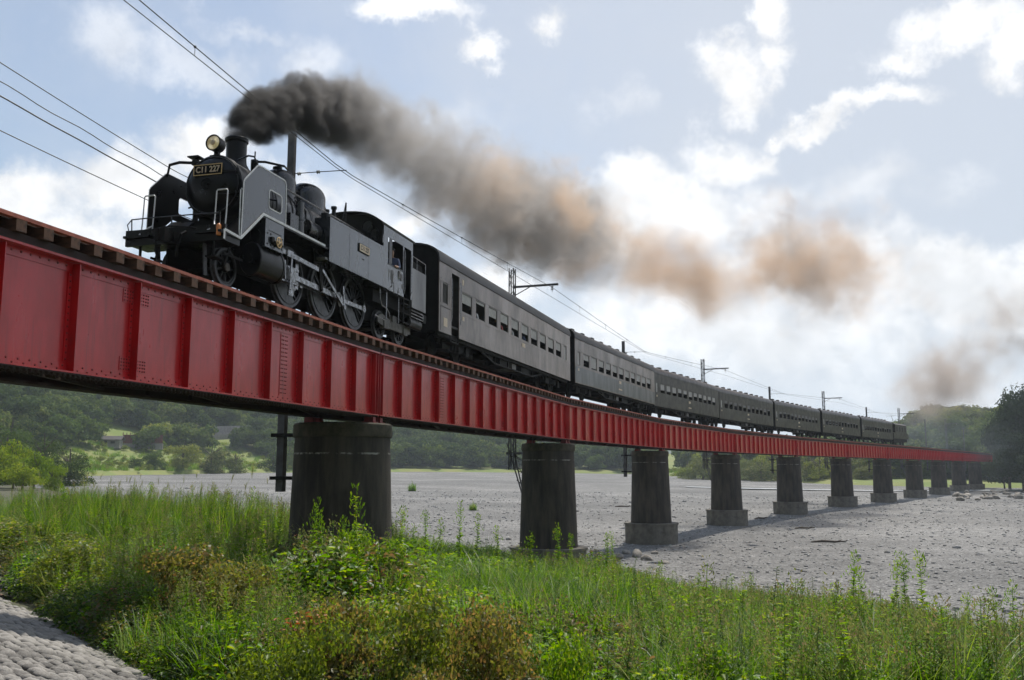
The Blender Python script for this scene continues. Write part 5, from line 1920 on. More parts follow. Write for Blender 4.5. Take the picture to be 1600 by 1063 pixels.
# ------------------------------------------------------------------ loose stones
rock_me = [stone_mesh('boulder', 20 + s, MATS['boulder'], 2, .22, .7) for s in range(4)]
for k, (px, py, r_) in enumerate(sorted(((945, 868, .42), (962, 874, .5), (978, 866, .36), (996, 872, .55), (1012, 877, .38), (1040, 882, .22), (930, 864, .3), (950, 880, .25), (1022, 868, .25)))):
    q = hit(px, py)
    o = link('boulder', rock_me[k % 4], None, (q.x, q.y, q.z + r_ * .2), (random.uniform(-.3, .3), random.uniform(-.3, .3), random.uniform(0, 6)), (r_, r_ * random.uniform(.7, 1), r_ * random.uniform(.7, 1)))
    tag(o, f'{NTH[k]} pale boulder from the left at the weed edge beside the second pier', 'boulder', 'boulders by the second pier')
for k in range(60):
    px = random.uniform(1490, 1660)
    py = 772 + random.uniform(-7, 8) + (1600 - px) * .03
    q = hit(px, py, 120)
    if q.y > 260:
        continue
    r_ = random.uniform(.35, .9)
    o = link('boulder', rock_me[k % 4], None, (q.x, q.y, q.z + r_ * .25), (random.uniform(-.4, .4), random.uniform(-.4, .4), random.uniform(0, 6)), (r_, r_ * random.uniform(.6, 1), r_ * random.uniform(.6, 1)))
    tag(o, 'grey boulder in the rubble heap at the far end of the bridge', 'boulder', 'rubble at the far abutment')

V0 = np.array([v.co for v in stone_mesh('p', 3, MATS['pebble'], 1, .2, .6).vertices])
F0 = np.array([list(p.vertices) for p in stone_mesh('p', 3, MATS['pebble'], 1, .2, .6).polygons])
Vs, Fs = [], []
cnt = 0
for k in range(9000):
    dep = 24 + 150 * random.random() ** 2.0
    px = random.uniform(560, 1640) if random.random() < .85 else random.uniform(60, 560)
    x = at_px(px, dep)
    if levee_n(x, dep) < 24:
        continue
    s_ = random.choice([.035, .045, .06, .075]) * random.uniform(.7, 1.3) * (1 + dep / 110)
    if random.random() < .01:
        s_ *= 2.2
    a_ = random.uniform(0, 6.28)
    Rz = np.array([[math.cos(a_), -math.sin(a_), 0], [math.sin(a_), math.cos(a_), 0], [0, 0, 1]])
    W = (V0 * np.array([s_, s_ * random.uniform(.6, 1), s_ * random.uniform(.8, 1.2)])) @ Rz.T
    W += np.array([x, dep, max(float(z_river(x, dep)), float(z_bank(x, dep))) + s_ * .15])
    Vs.append(W)
    Fs.append(F0 + cnt)
    cnt += len(V0)
o = link('river_pebbles', np_mesh('river_pebbles', np.concatenate(Vs), np.concatenate(Fs), MATS['pebble'], True))
tag(o, 'grey pebbles and cobbles strewn over the dry riverbed', 'pebbles', kind='stuff')

# driftwood left on the gravel
for px, py, ln, lab in ((1296, 850, 2.6, 'dark driftwood branch lying on the gravel in the right foreground'), (1258, 828, 1.9, 'short driftwood stick on the gravel beyond the right foreground branch'), (975, 793, 2.4, 'driftwood log on the gravel beside the third pier'), (1190, 812, 1.6, 'small driftwood piece on the gravel near the fourth pier')):
    q = hit(px, py)
    mb = MB()
    mb.tube([(-ln / 2, 0, .06), (-ln / 5, .10, .13), (ln / 6, -.04, .10), (ln / 2, .08, .16)], [.05, .09, .075, .03], 7)
    mb.tube([(ln / 6, -.04, .10), (ln / 3, -.25, .26)], [.045, .015], 6)
    mb.tube([(-ln / 5, .10, .13), (-ln / 12, .3, .22)], [.04, .012], 6)
    o = tag(mb.build('driftwood', MATS['bark']), lab, 'driftwood')
    o.location = q
    o.rotation_euler = (0, 0, random.uniform(-.4, .4))

# ------------------------------------------------------------------ plants: leaf and blade builders


class Leaves:
    def __init__(s):
        s.V, s.F, s.n, s.mi = [], [], 0, []

    def quadleaf(s, p, d, up, ln, w, fold=.25, mi=0, droop=.25):
        """pointed leaf of two folded halves"""
        p = np.asarray(p, float)
        d = np.asarray(d, float)
        d = d / (np.linalg.norm(d) + 1e-9)
        side = np.cross(d, up)
        side /= np.linalg.norm(side) + 1e-9
        nn = np.cross(side, d)
        tip = p + d * ln - nn * ln * droop
        l1 = p + d * ln * .22 + side * w * .46 + nn * w * fold
        l2 = p + d * ln * .62 + side * w * .40 + nn * (w * fold - ln * droop * .35)
        r1 = p + d * ln * .22 - side * w * .46 + nn * w * fold
        r2 = p + d * ln * .62 - side * w * .40 + nn * (w * fold - ln * droop * .35)
        s.V += [p, l1, l2, tip, r2, r1]
        s.F += [(s.n, s.n + 1, s.n + 2, s.n + 3), (s.n, s.n + 3, s.n + 4, s.n + 5)]
        s.mi += [mi, mi]
        s.n += 6

    def blade(s, p, az, lean, ln, w, seg=4, curl=1.0, mi=0):
        p = np.asarray(p, float)
        d = np.array([math.cos(az), math.sin(az), 0])
        side = np.array([-math.sin(az), math.cos(az), 0])
        ang = lean
        q = p.copy()
        for k in range(seg + 1):
            ww = w * (1 - (k / seg) ** 1.6) * .5 + .0008
            s.V += [q + side * ww, q - side * ww]
            if k < seg:
                q = q + (d * math.sin(ang) + np.array([0, 0, 1]) * math.cos(ang)) * ln / seg
                ang += curl / seg
        for k in range(seg):
            a = s.n + 2 * k
            s.F.append((a, a + 1, a + 3, a + 2))
            s.mi.append(mi)
        s.n += 2 * (seg + 1)
        return q

    def mesh(s, name, mats):
        me = np_mesh(name, np.array(s.V), np.array(s.F), mats)
        me.polygons.foreach_set('material_index', np.array(s.mi, dtype=np.int32))
        me.update()
        return me


def up_rand(rg, tilt_):
    v = np.array([rg.normal(0, tilt_), rg.normal(0, tilt_), 1.0])
    return v / np.linalg.norm(v)


def clump_broad(name, seed, nl, size, rad, ht, mats, elong=1.15, tilt_=.5):
    rg = np.random.default_rng(seed)
    L_ = Leaves()
    for k in range(nl):
        a = rg.uniform(0, 2 * math.pi)
        r_ = rad * math.sqrt(rg.uniform(0, 1))
        top = ht * (1 - .55 * (r_ / rad) ** 2)
        z = top * rg.uniform(.15, 1.0) ** .6
        az = rg.uniform(0, 2 * math.pi)
        sz = size * rg.uniform(.6, 1.25)
        out = np.array([math.cos(az), math.sin(az), rg.uniform(-.35, .35)])
        up = up_rand(rg, tilt_) + .35 * np.array([math.cos(a), math.sin(a), 0]) * r_ / rad
        L_.quadleaf((r_ * math.cos(a), r_ * math.sin(a), z), out, up, sz * elong, sz, .22, mi=int(rg.uniform() < .015) if len(mats) > 1 else 0)
    for k in range(14):
        a = rg.uniform(0, 2 * math.pi)
        r_ = rad * rg.uniform(.1, .9)
        L_.blade((r_ * math.cos(a) * .5, r_ * math.sin(a) * .5, 0), a, .2, ht * rg.uniform(.6, 1.0), .012, 3, .5, 0)
    return L_.mesh(name, mats)


def clump_grass(name, seed, nb, ht, w, mats, lean=.35, curl=1.3, rad=.18, seeds=0):
    rg = np.random.default_rng(seed)
    L_ = Leaves()
    for k in range(nb):
        a = rg.uniform(0, 2 * math.pi)
        r_ = rad * math.sqrt(rg.uniform(0, 1))
        L_.blade((r_ * math.cos(a), r_ * math.sin(a), 0), rg.uniform(0, 2 * math.pi), abs(rg.normal(0, lean)), ht * rg.uniform(.55, 1.1), w * rg.uniform(.7, 1.3), 5, curl * rg.uniform(.3, 1.2), 0)
    for k in range(seeds):
        a = rg.uniform(0, 2 * math.pi)
        q = L_.blade((0, 0, 0), a, rg.uniform(0, .25), ht * rg.uniform(1.0, 1.25), .008, 5, .25, 0)
        for j in range(16):
            b2 = rg.uniform(0, 6.28)
            L_.blade(q - np.array([0, 0, j * .012]), b2, .35, ht * .12, .006, 2, .8, 1)
    return L_.mesh(name, mats)


def clump_spike(name, seed, ht, mats, nl=110, leaf=.10, plume=True, stems=1):
    """tall weed: upright stem, narrow leaves all round, feathery top"""
    rg = np.random.default_rng(seed)
    L_ = Leaves()
    for s_ in range(stems):
        ox, oy = (rg.normal(0, .10), rg.normal(0, .10)) if stems > 1 else (0, 0)
        hh = ht * rg.uniform(.85, 1.08)
        lx, ly = rg.normal(0, .05), rg.normal(0, .05)
        for az in (0, math.pi / 2):
            dx, dy = math.cos(az) * .006, math.sin(az) * .006
            L_.V += [np.array([ox + dx, oy + dy, 0]), np.array([ox - dx, oy - dy, 0]), np.array([ox + lx * hh - dx * .5, oy + ly * hh - dy * .5, hh]), np.array([ox + lx * hh + dx * .5, oy + ly * hh + dy * .5, hh])]
            L_.F.append((L_.n, L_.n + 1, L_.n + 2, L_.n + 3))
            L_.mi.append(0)
            L_.n += 4
        for k in range(nl):
            f_ = rg.uniform(.12, 1.0)
            a = k * 2.4 + rg.uniform(-.4, .4)
            ll = leaf * (1.15 - .75 * f_) * rg.uniform(.7, 1.2) * (1.0 if f_ > .3 else .8)
            p = np.array([ox + lx * hh * f_, oy + ly * hh * f_, hh * f_])
            L_.quadleaf(p, (math.cos(a), math.sin(a), rg.uniform(.1, .9)), (0, 0, 1), ll, ll * .24, .1, droop=.3)
        if plume:
            for k in range(60):
                f_ = rg.uniform(.80, 1.06)
                a = rg.uniform(0, 6.28)
                sp = .16 * (1.10 - f_) / .3 + .02
                p = np.array([ox + lx * hh * f_ + sp * math.cos(a) * rg.uniform(.2, 1), oy + ly * hh * f_ + sp * math.sin(a) * rg.uniform(.2, 1), hh * f_])
                L_.quadleaf(p, (math.cos(a) * .6, math.sin(a) * .6, 1), (math.sin(a), -math.cos(a), .2), .035, .014, .1, mi=1)
    return L_.mesh(name, mats)


PROTO = {}


def proto_set(key, meshes):
    c = bpy.data.collections.new(key + '_kinds')
    for k, me in enumerate(meshes):
        o = bpy.data.objects.new(f'{key}_kind_{k:02d}', me)
        c.objects.link(o)
    PROTO[key] = c
    return c


def scatter(name, key, pts, rots, scls, ids, label, cat):
    """one mass of plants: instances of a few clumps on given points"""
    me = bpy.data.meshes.new(name)
    pts = np.asarray(pts, np.float32)
    me.vertices.add(len(pts))
    me.vertices.foreach_set('co', pts.ravel())
    for nm, ty, arr, fld in (('rot', 'FLOAT_VECTOR', np.asarray(rots, np.float32).ravel(), 'vector'), ('scl', 'FLOAT', np.asarray(scls, np.float32), 'value'), ('pid', 'INT', np.asarray(ids, np.int32), 'value')):
        at = me.attributes.new(nm, ty, 'POINT')
        at.data.foreach_set(fld, arr)
    o = link(name, me)
    ng = bpy.data.node_groups.new(name + '_scatter', 'GeometryNodeTree')
    ng.interface.new_socket('Geometry', in_out='INPUT', socket_type='NodeSocketGeometry')
    ng.interface.new_socket('Geometry', in_out='OUTPUT', socket_type='NodeSocketGeometry')
    gi, go = ng.nodes.new('NodeGroupInput'), ng.nodes.new('NodeGroupOutput')
    ci = ng.nodes.new('GeometryNodeCollectionInfo')
    ci.inputs['Collection'].default_value = PROTO[key]
    ci.inputs['Separate Children'].default_value = True
    ci.inputs['Reset Children'].default_value = True
    ip = ng.nodes.new('GeometryNodeInstanceOnPoints')
    ip.inputs['Pick Instance'].default_value = True

    def attr(nm, ty):
        a = ng.nodes.new('GeometryNodeInputNamedAttribute')
        a.data_type = ty
        a.inputs['Name'].default_value = nm
        return a.outputs['Attribute']
    ng.links.new(gi.outputs[0], ip.inputs['Points'])
    ng.links.new(ci.outputs[0], ip.inputs['Instance'])
    ng.links.new(attr('pid', 'INT'), ip.inputs['Instance Index'])
    ng.links.new(attr('rot', 'FLOAT_VECTOR'), ip.inputs['Rotation'])
    ng.links.new(attr('scl', 'FLOAT'), ip.inputs['Scale'])
    ng.links.new(ip.outputs[0], go.inputs[0])
    md = o.modifiers.new('scatter', 'NODES')
    md.node_group = ng
    return tag(o, label, cat, kind='stuff')


K = MATS
broad = [clump_broad('broad_leaf_clump', 100 + s, 300, .062, .55, .75, [K['leaf_kudzu'], K['leaf_bright']]) for s in range(3)] + [clump_broad('broad_leaf_clump', 110 + s, 330, .046, .5, .8, [K['leaf_bright'], K['leaf_kudzu']], 1.6) for s in range(2)]
russet = [clump_broad('russet_clump', 120 + s, 420, .042, .55, .85, [K['leaf_russet'], K['dry_leaf']], 1.5, .7) for s in range(3)] + [clump_broad('olive_clump', 130, 420, .040, .55, .8, [K['leaf_olive'], K['dry_leaf']], 1.6, .7)]
fine_ = [clump_broad('fine_clump', 140 + s, 420, .030, .5, .62, [K['leaf_bright'], K['seed_head']], 2.4, .8) for s in range(2)] + [clump_broad('deep_clump', 145, 400, .042, .5, .7, [K['leaf_deep'], K['leaf_kudzu']], 1.7, .7)]
grass = [clump_grass('grass_tuft', 150 + s, 110, .95, .012, [K['grass_green'], K['seed_head']], .30, 1.2, .22, 0) for s in range(2)] + [clump_grass('arching_tuft', 155, 110, 1.15, .014, [K['grass_pale'], K['seed_head']], .35, 2.0, .16), clump_grass('short_tuft', 156, 110, .45, .009, [K['grass_green'], K['seed_head']], .5, .9, .3, 0)]
reed = [clump_grass('reed_clump', 160 + s, 75, 1.8, .020, [K['reed_green'], K['seed_head']], .13, .8, .30, 1 - s % 2) for s in range(3)] + [clump_spike('reed_spike_group', 165, 1.7, [K['leaf_deep'], K['leaf_olive']], 110, .13, False, 4), clump_spike('reed_spike_group', 166, 1.75, [K['leaf_kudzu'], K['seed_head']], 110, .14, True, 4)]
spike = [clump_spike('spike_weed', 170 + s, 1.55, [K['leaf_bright'], K['seed_head']], 120, .12) for s in range(2)] + [clump_spike('dark_spike_weed', 175, 1.6, [K['leaf_deep'], K['leaf_olive']], 130, .10, False), clump_spike('spike_group', 176, 1.3, [K['grass_green'], K['seed_head']], 70, .12, True, 3)]
proto_set('broad', broad)
proto_set('russet', russet)
proto_set('fine', fine_)
proto_set('grass', grass)
proto_set('reed', reed)
proto_set('spike', spike)


def project(x, y, z):
    c_, s_ = math.cos(PITCH), math.sin(PITCH)
    dz = z - CAMZ
    dep = y * c_ + dz * s_
    return 800 + FPX * x / dep, 531.5 - FPX * (-y * s_ + dz * c_) / dep, dep


bins = {k: [[], [], [], []] for k in ('broad', 'russet', 'fine', 'grass', 'reed', 'spike')}


def put(key, x, y, scl, pid=None):
    z = float(z_bank(x, y))
    b2 = bins[key]
    b2[0].append((x, y, z - .04))
    b2[1].append((random.gauss(0, .10), random.gauss(0, .10), random.uniform(0, 6.28)))
    b2[2].append(scl)
    b2[3].append(random.randrange(len(PROTO[key].objects)) if pid is None else pid)


def patch(x, y, f, seed):
    return float(vnoise(np.array(x), np.array(y), f, seed))


TOP_E = [(-200, 752), (0, 765), (120, 762), (300, 768), (420, 778), (470, 792), (540, 796), (620, 826), (720, 842), (800, 848), (900, 860), (1000, 893), (1100, 918), (1200, 925), (1300, 930), (1400, 945), (1500, 965), (1600, 985), (1750, 1000)]
EX = [p[0] for p in TOP_E]
EY = [p[1] for p in TOP_E]
pier_xy = [(p.x, p.y) for p in PV[1:4]]
tries = 0
for dmin, dmax, num in ((5.2, 9, 2300), (9, 15, 4600), (15, 26, 5200), (26, 44, 3200), (44, 75, 1300)):
    for k in range(num):
        dep = random.uniform(dmin, dmax)
        px = random.uniform(-160, 1760)
        x, y = at_px(px, dep), dep
        n_ = float(levee_n(x, y))
        if n_ < 4.95 or n_ > 31.5:
            continue
        if n_ < 5.6 and random.random() < .55:
            continue
        if n_ > 27 and random.random() < (n_ - 27) / 5:
            continue
        if any((x - a_) ** 2 + (y - b2) ** 2 < (1.85 if i_ == 0 else 2.3) ** 2 for i_, (a_, b2) in enumerate(pier_xy)):
            continue
        z = float(z_bank(x, y))
        u, v, dd = project(x, y, z)
        if v > 1230:
            continue
        # how tall may plants be here before they rise above the line of the weeds
        lim = np.interp(u, EX, EY)
        room = (v - lim) / FPX * dd
        if room < .15:
            continue
        g1, g2, g3 = patch(x, y, .45, 1), patch(x, y, .33, 8), patch(x, y, .6, 5)
        right = sstep(850, 1150, u)
        left = sstep(620, 350, u)
        g4 = patch(x, y, .75, 11) * .6 + patch(x, y, 1.9, 13) * .4
        mound = .50 + .95 * float(sstep(-.45, .55, g4))
        rnd = random.random()
        if dep > 29 and u < 640:
            key, h0 = ('reed', 1.8) if rnd < .42 else random.choice([('fine', .7), ('broad', .75), ('russet', .85), ('grass', .9), ('spike', 1.5)])
        elif u < 470 and dep > 11:
            key, h0 = ('russet', .85) if rnd < .28 + .25 * g1 else ('fine', .65) if rnd < .55 else ('spike', 1.5) if rnd < .75 else ('grass', .95) if rnd < .88 else ('broad', .75)
            mound *= 1.25
        elif 360 < u < 1010 and dep < 17 and g2 > -.2:
            key, h0 = ('russet', .85) if rnd < .42 else ('broad', .75) if rnd < .60 else ('fine', .65) if rnd < .86 else ('grass', .95)
            mound *= 1.15
        elif rnd < .85 * right:
            q_ = random.random()
            key, h0 = ('grass', .95) if q_ < .32 else ('spike', 1.5) if q_ < .54 else ('broad', .75) if q_ < .84 else ('fine', .65)
            mound = .35 + .65 * mound
        elif g3 > .0:
            key, h0 = ('broad', .75)
        elif g3 > -.35:
            key, h0 = ('fine', .65)
        else:
            key, h0 = ('grass', .95)
        if key == 'grass' and 330 < u < 1010 and dep < 12 and random.random() < .75:
            key, h0 = random.choice([('russet', .85), ('russet', .85), ('broad', .75), ('fine', .65)])
        sc = 1.25 * random.uniform(.75, 1.25) * (mound if key in ('broad', 'russet', 'fine') else .6 + .4 * mound)
        if key == 'spike':
            sc *= .8
        if dep > 30:
            sc *= 1.15
        sc = min(sc * (random.uniform(.45, 1.05) if key == 'reed' else 1.0), max(.28, room * random.uniform(.75, 1.2) / h0))
        if key in ('broad', 'russet', 'fine'):
            sc = min(sc, 1.35)
        if sc < .27:
            continue
        pid = random.choice([0, 0, 0, 1, 1, 1, 2, 3]) if key == 'grass' else None
        if key == 'russet' and u < 430:
            pid = random.choice([0, 3, 3])
        put(key, x, y, sc, pid)
        if random.random() < (.06 if (360 < u < 1010 and dep < 18) else .10 if u < 470 else .16) and room > .45:
            put('grass', x + random.uniform(-.3, .3), y + random.uniform(-.3, .3), min(random.uniform(.7, 1.35), room * random.uniform(.8, 1.15) / .95), random.choice([0, 1, 0, 1, 2]))
        if random.random() < .06 + .05 * right and room > .6:
            put('spike', x + .1, y, min(random.uniform(.55, 1.05), room * random.uniform(.9, 1.25) / 1.5))
# thick growth against the feet of the first two piers
for k in range(150):
    if k < 95:
        px, dep, ty = random.uniform(452, 640), random.uniform(18.5, 24.2), random.uniform(812, 872)
    else:
        px, dep, ty = random.uniform(780, 935), random.uniform(41.5, 46.5), random.uniform(852, 888)
    x = at_px(px, dep)
    if any((x - a_) ** 2 + (dep - b2) ** 2 < 2.0 ** 2 for a_, b2 in pier_xy):
        continue
    d = cam_ray(px, ty)
    hgt = CAMZ + d.z / d.y * dep - float(z_bank(x, dep))
    if hgt < .3:
        continue
    key, h0 = random.choice([('broad', .75), ('broad', .75), ('fine', .65), ('russet', .85), ('spike', 1.5), ('spike', 1.5), ('grass', .95)])
    put(key, x, dep, min(2.2, hgt / h0))
for key, nm, lab, cat in (('broad', 'kudzu_undergrowth', 'broad-leaved creeper covering the river bank', 'undergrowth'), ('russet', 'russet_undergrowth', 'brownish small-leaved scrub mixed into the bank weeds', 'undergrowth'), ('fine', 'low_undergrowth', 'low fine-leaved weeds on the river bank', 'undergrowth'),
                          ('grass', 'bank_grass', 'long green grass on the river bank', 'grass'), ('reed', 'reed_grass', 'tall reed grass below the bridge at the left', 'reeds'), ('spike', 'spiky_weeds', 'upright leafy weeds standing among the bank plants', 'weeds')):
    b2 = bins[key]
    scatter(nm, key, *b2, lab, cat)

# tall weeds that stand out one by one against the gravel and the piers
tall = [clump_spike('tall_weed', 200 + s, 1.0, [K['leaf_bright' if s % 2 else 'leaf_kudzu'], K['leaf_bright']], 190, .125) for s in range(4)]
WE = [(1312, 868, 19), (1366, 882, 20), (1398, 862, 21), (1424, 870, 20), (1300, 915, 18), (1345, 905, 18), (1450, 930, 17), (1492, 935, 19), (1535, 925, 18), (1552, 925, 18.5), (1588, 952, 18), (1468, 955, 17), (1240, 910, 22), (1165, 905, 25), (1090, 893, 28), (1030, 880, 32), (945, 838, 36), (960, 842, 36),
      (873, 815, 30), (890, 838, 33), (745, 808, 30), (718, 800, 28), (650, 815, 27), (668, 805, 27), (690, 815, 28), (575, 788, 17), (520, 800, 20), (620, 800, 23), (540, 815, 20), (480, 800, 20), (112, 752, 34), (232, 758, 36), (330, 765, 36), (392, 772, 34), (60, 770, 30), (1200, 925, 21), (780, 825, 32), (1130, 905, 26), (830, 828, 27)]
for k, (px, py, dep) in enumerate(WE):
    x = at_px(px, dep)
    z = max(float(z_bank(x, dep)), float(z_river(x, dep)))
    d = cam_ray(px, py)
    topz = CAMZ + d.z / d.y * dep
    h_ = max(.5, min(2.6, topz - z))
    o = link('tall_weed', tall[k % 4], None, (x, dep, z - .03), (random.gauss(0, .05), random.gauss(0, .05), random.uniform(0, 6.28)), (h_ ** .5 * .95, h_ ** .5 * .95, h_))
    tag(o, 'tall slender weed with feathery top rising above the bank plants', 'weed', 'tall weeds rising from the bank')
# two tufts growing alone on the gravel
tuft = clump_grass('lone_tuft', 300, 120, .8, .03, [K['reed_green'], K['seed_head']], .35, .7, .25, 3)
for px, py, lab, s_ in ((644, 768, 'small lone grass tuft on the gravel, the farther of two', 1.0), (739, 798, 'small lone grass tuft on the gravel, the nearer of two', .95)):
    q = hit(px, py)
    o = link('grass_tuft', tuft, None, q, None, (s_ * 1.4 * q.y / 90, s_ * 1.4 * q.y / 90, s_ * q.y / 85))
    tag(o, lab, 'grass tuft')
# withered orange leaves caught in the scrub
lf = Leaves()
for k in range(11):
    lf.quadleaf((random.gauss(0, .10), random.gauss(0, .10), random.uniform(0, .16)), (random.uniform(-1, 1), random.uniform(-1, 1), .4), up_rand(rng, .6), .065, .03, .2)
wl = lf.mesh('withered_spray', [K['dry_leaf']])
for px, py, lab in ((497, 962, 'withered orange leaf spray among the brown scrub, the upper one'), (466, 972, 'withered orange leaf spray among the brown scrub, the lower one')):
    dep = 10.5
    d = cam_ray(px, py)
    tag(link('withered_spray', wl, None, (at_px(px, dep), dep, CAMZ + d.z / d.y * dep - .1)), lab, 'dead leaves', kind='stuff')

# ------------------------------------------------------------------ trees


def crown_mesh(name, seed, nl, lobes, leaf, m, rx=1.0, rz=1.0):
    """leaf cards spread over the shells of several lobes; unit crown about 1 wide and 1 high"""
    rg = np.random.default_rng(seed)
    P_, Nn = [], []
    cs = []
    for k in range(lobes):
        a = rg.uniform(0, 2 * math.pi)
        r_ = .34 * math.sqrt(rg.uniform(0, 1))
        cs.append((r_ * math.cos(a) * rx, r_ * math.sin(a) * rx, rg.uniform(.22, .82) * rz, rg.uniform(.13, .25)))
    cs.append((0, 0, .5 * rz, .30))
    w = np.array([c[3] ** 2 for c in cs])
    idx = rg.choice(len(cs), nl, p=w / w.sum())
    d = rg.normal(size=(nl, 3))
    d[:, 2] = np.abs(d[:, 2]) * .9 - .25
    d /= np.linalg.norm(d, axis=1)[:, None]
    C = np.array([c[:3] for c in cs])[idx]
    rr = np.array([c[3] for c in cs])[idx] * (rg.uniform(.55, 1.08, nl))
    P_ = C + d * rr[:, None] * np.array([1, 1, .85])
    nrm = d + rg.normal(0, .55, (nl, 3))
    nrm /= np.linalg.norm(nrm, axis=1)[:, None]
    t = np.cross(nrm, rg.normal(size=(nl, 3)))
    t /= np.linalg.norm(t, axis=1)[:, None]
    b2 = np.cross(nrm, t)
    sz = leaf * rg.uniform(.6, 1.3, nl)[:, None]
    v0, v1, v2, v3 = P_ - t * sz, P_ + b2 * sz * .6, P_ + t * sz, P_ - b2 * sz * .6
    V_ = np.stack([v0, v1, v2, v3], 1).reshape(-1, 3)
    F_ = np.arange(nl * 4).reshape(-1, 4)
    return np_mesh(name, V_, F_, m)


def trunk_mesh(name, seed):
    rg = random.Random(seed)
    mb = MB()
    mb.tube([(0, 0, -.05), (.01, 0, .15), (rg.uniform(-.03, .03), rg.uniform(-.03, .03), .4), (rg.uniform(-.05, .05), rg.uniform(-.05, .05), .75)], [.035, .028, .022, .008], 7)
    for k in range(6):
        a = rg.uniform(0, 6.28)
        z = rg.uniform(.25, .55)
        mb.tube([(0, 0, z), (.12 * math.cos(a), .12 * math.sin(a), z + .10), (.27 * math.cos(a), .27 * math.sin(a), z + .22)], [.014, .010, .003], 5)
    me = mb.mesh(name)
    me.materials.append(MATS['bark'])
    return me


trunks = [trunk_mesh('trunk', 5 + s) for s in range(3)]
cr_dark = [crown_mesh('crown', 400 + s, 5200, 13, .020, K['tree_leaf_dark']) for s in range(2)]
cr_abut = [crown_mesh('crown', 405 + s, 5600, 15, .020, K['backlit_dark_leaf']) for s in range(2)]
cr_mid = [crown_mesh('crown', 410 + s, 5200, 14, .020, K['tree_leaf_mid']) for s in range(2)]
cr_light = [crown_mesh('crown', 420 + s, 4200, 12, .022, K['tree_leaf_light']) for s in range(2)]
cr_bam = [crown_mesh('crown', 430 + s, 5200, 12, .020, K['bamboo_leaf'], .8, 1.1) for s in range(2)]
cr_shr = [crown_mesh('foliage', 440 + s, 4200, 14, .020, K['shrub_leaf']) for s in range(3)]


def tree(px, depth, w, h, kind, label, name='tree', group=None, sink=.25):
    x = at_px(px, depth)
    z = ground_z(x, depth)
    o = thing(name, label, 'tree' if name.endswith('tree') else 'shrub', (x, depth, z - sink), random.uniform(0, 6.28), group)
    c = link('crown' if name.endswith('tree') else 'foliage', random.choice(kind), o, (0, 0, .0 if name.endswith('tree') and depth < 250 and px > 1500 else -.27 * h), None, (w, w, h))
    t = link('trunk' if name.endswith('tree') else 'stem', random.choice(trunks), o, None, None, (w * .8, w * .8, h))
    return o


# left bank: yellow-green bamboo and single trees in front of the wooded slope
for px, dep, w, h, kd, lab in (
        (30, 128, 6, 9.4, cr_bam, 'tallest yellow-green bamboo clump on the left bank'), (62, 126, 5.5, 7.2, cr_bam, 'yellow-green bamboo clump right of the tallest one'), (4, 124, 6, 7.6, cr_bam, 'yellow-green bamboo clump at the left edge'), (88, 132, 5, 5.0, cr_bam, 'low yellow-green bamboo clump nearest the gravel'), (45, 118, 6, 5.2, cr_bam, 'yellow-green bushes in front of the bamboo'), (15, 150, 9, 11, cr_mid, 'green tree behind the bamboo clump at the left edge'),
        (115, 175, 11, 9.5, cr_dark, 'dark rounded tree just behind the yellow-green bamboo'), (-40, 130, 10, 12, cr_mid, 'leafy tree cut off by the left edge'),
        (75, 190, 11, 14, cr_dark, 'tall dark tree above the bamboo clump'), (20, 210, 14, 17, cr_mid, 'large tree on the slope at the left edge'),
        (248, 285, 9, 8, cr_mid, 'low tree at the foot of the grass bank below the hut'), (290, 292, 13, 12, cr_light, 'olive rounded tree left of the three by the shore'),
        (335, 300, 14, 12.5, cr_shr, 'broad grey-green tree by the shore below the road'), (372, 305, 11, 9, cr_shr, 'grey-green bush tree near the post bottom at the shore'),
        (215, 290, 6, 5, cr_dark, 'small dark bush on the grass bank'), (430, 335, 12, 11, cr_dark, 'dark tree right of the hanging mast foot'), (455, 345, 12, 13, cr_mid, 'tree glimpsed between mast foot and nearest pier'),
        (150, 330, 12, 11, cr_dark, 'dark tree left of the red sheet fence'), (262, 350, 9, 8, cr_mid, 'tree right of the red sheet fence')):
    tree(px, dep, w, h, kd, lab)
ORD18 = NTH + ['thirteenth', 'fourteenth', 'fifteenth', 'sixteenth', 'seventeenth', 'eighteenth']
# right bank: shrubs along the water and tall trees by the far abutment
for k, (px, dep, w, h) in enumerate(sorted((((1072, 318, 12, 8), (1095, 305, 14, 11), (1185, 290, 13, 9), (1205, 300, 15, 12), (1262, 280, 12, 9), (1276, 276, 11, 10), (1292, 285, 12, 12), (1168, 300, 13, 10), (1340, 268, 9, 6), (1352, 275, 12, 10), (1375, 272, 10, 7), (1335, 285, 14, 13), (1400, 275, 12, 10), (1238, 300, 14, 13), (1130, 312, 14, 9), (1150, 320, 12, 11), (1425, 270, 10, 9), (1318, 282, 12, 9))))):
    tree(px, dep, w, h, cr_shr if k % 3 else cr_light, f'{ORD18[k]} grey-green shrub from the left along the far shore beyond the piers', 'riverside_shrub', 'riverside shrubs beyond the piers')
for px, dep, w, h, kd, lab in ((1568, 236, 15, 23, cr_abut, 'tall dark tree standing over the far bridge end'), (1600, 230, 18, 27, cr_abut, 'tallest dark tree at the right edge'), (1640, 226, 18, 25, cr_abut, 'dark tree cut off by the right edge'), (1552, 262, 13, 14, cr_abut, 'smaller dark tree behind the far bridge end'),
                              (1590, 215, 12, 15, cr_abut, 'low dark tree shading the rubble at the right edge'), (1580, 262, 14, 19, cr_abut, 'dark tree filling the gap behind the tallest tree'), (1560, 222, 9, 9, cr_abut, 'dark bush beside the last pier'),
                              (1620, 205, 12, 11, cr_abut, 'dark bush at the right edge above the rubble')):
    tree(px, dep, w, h, kd, lab, sink=1.0)

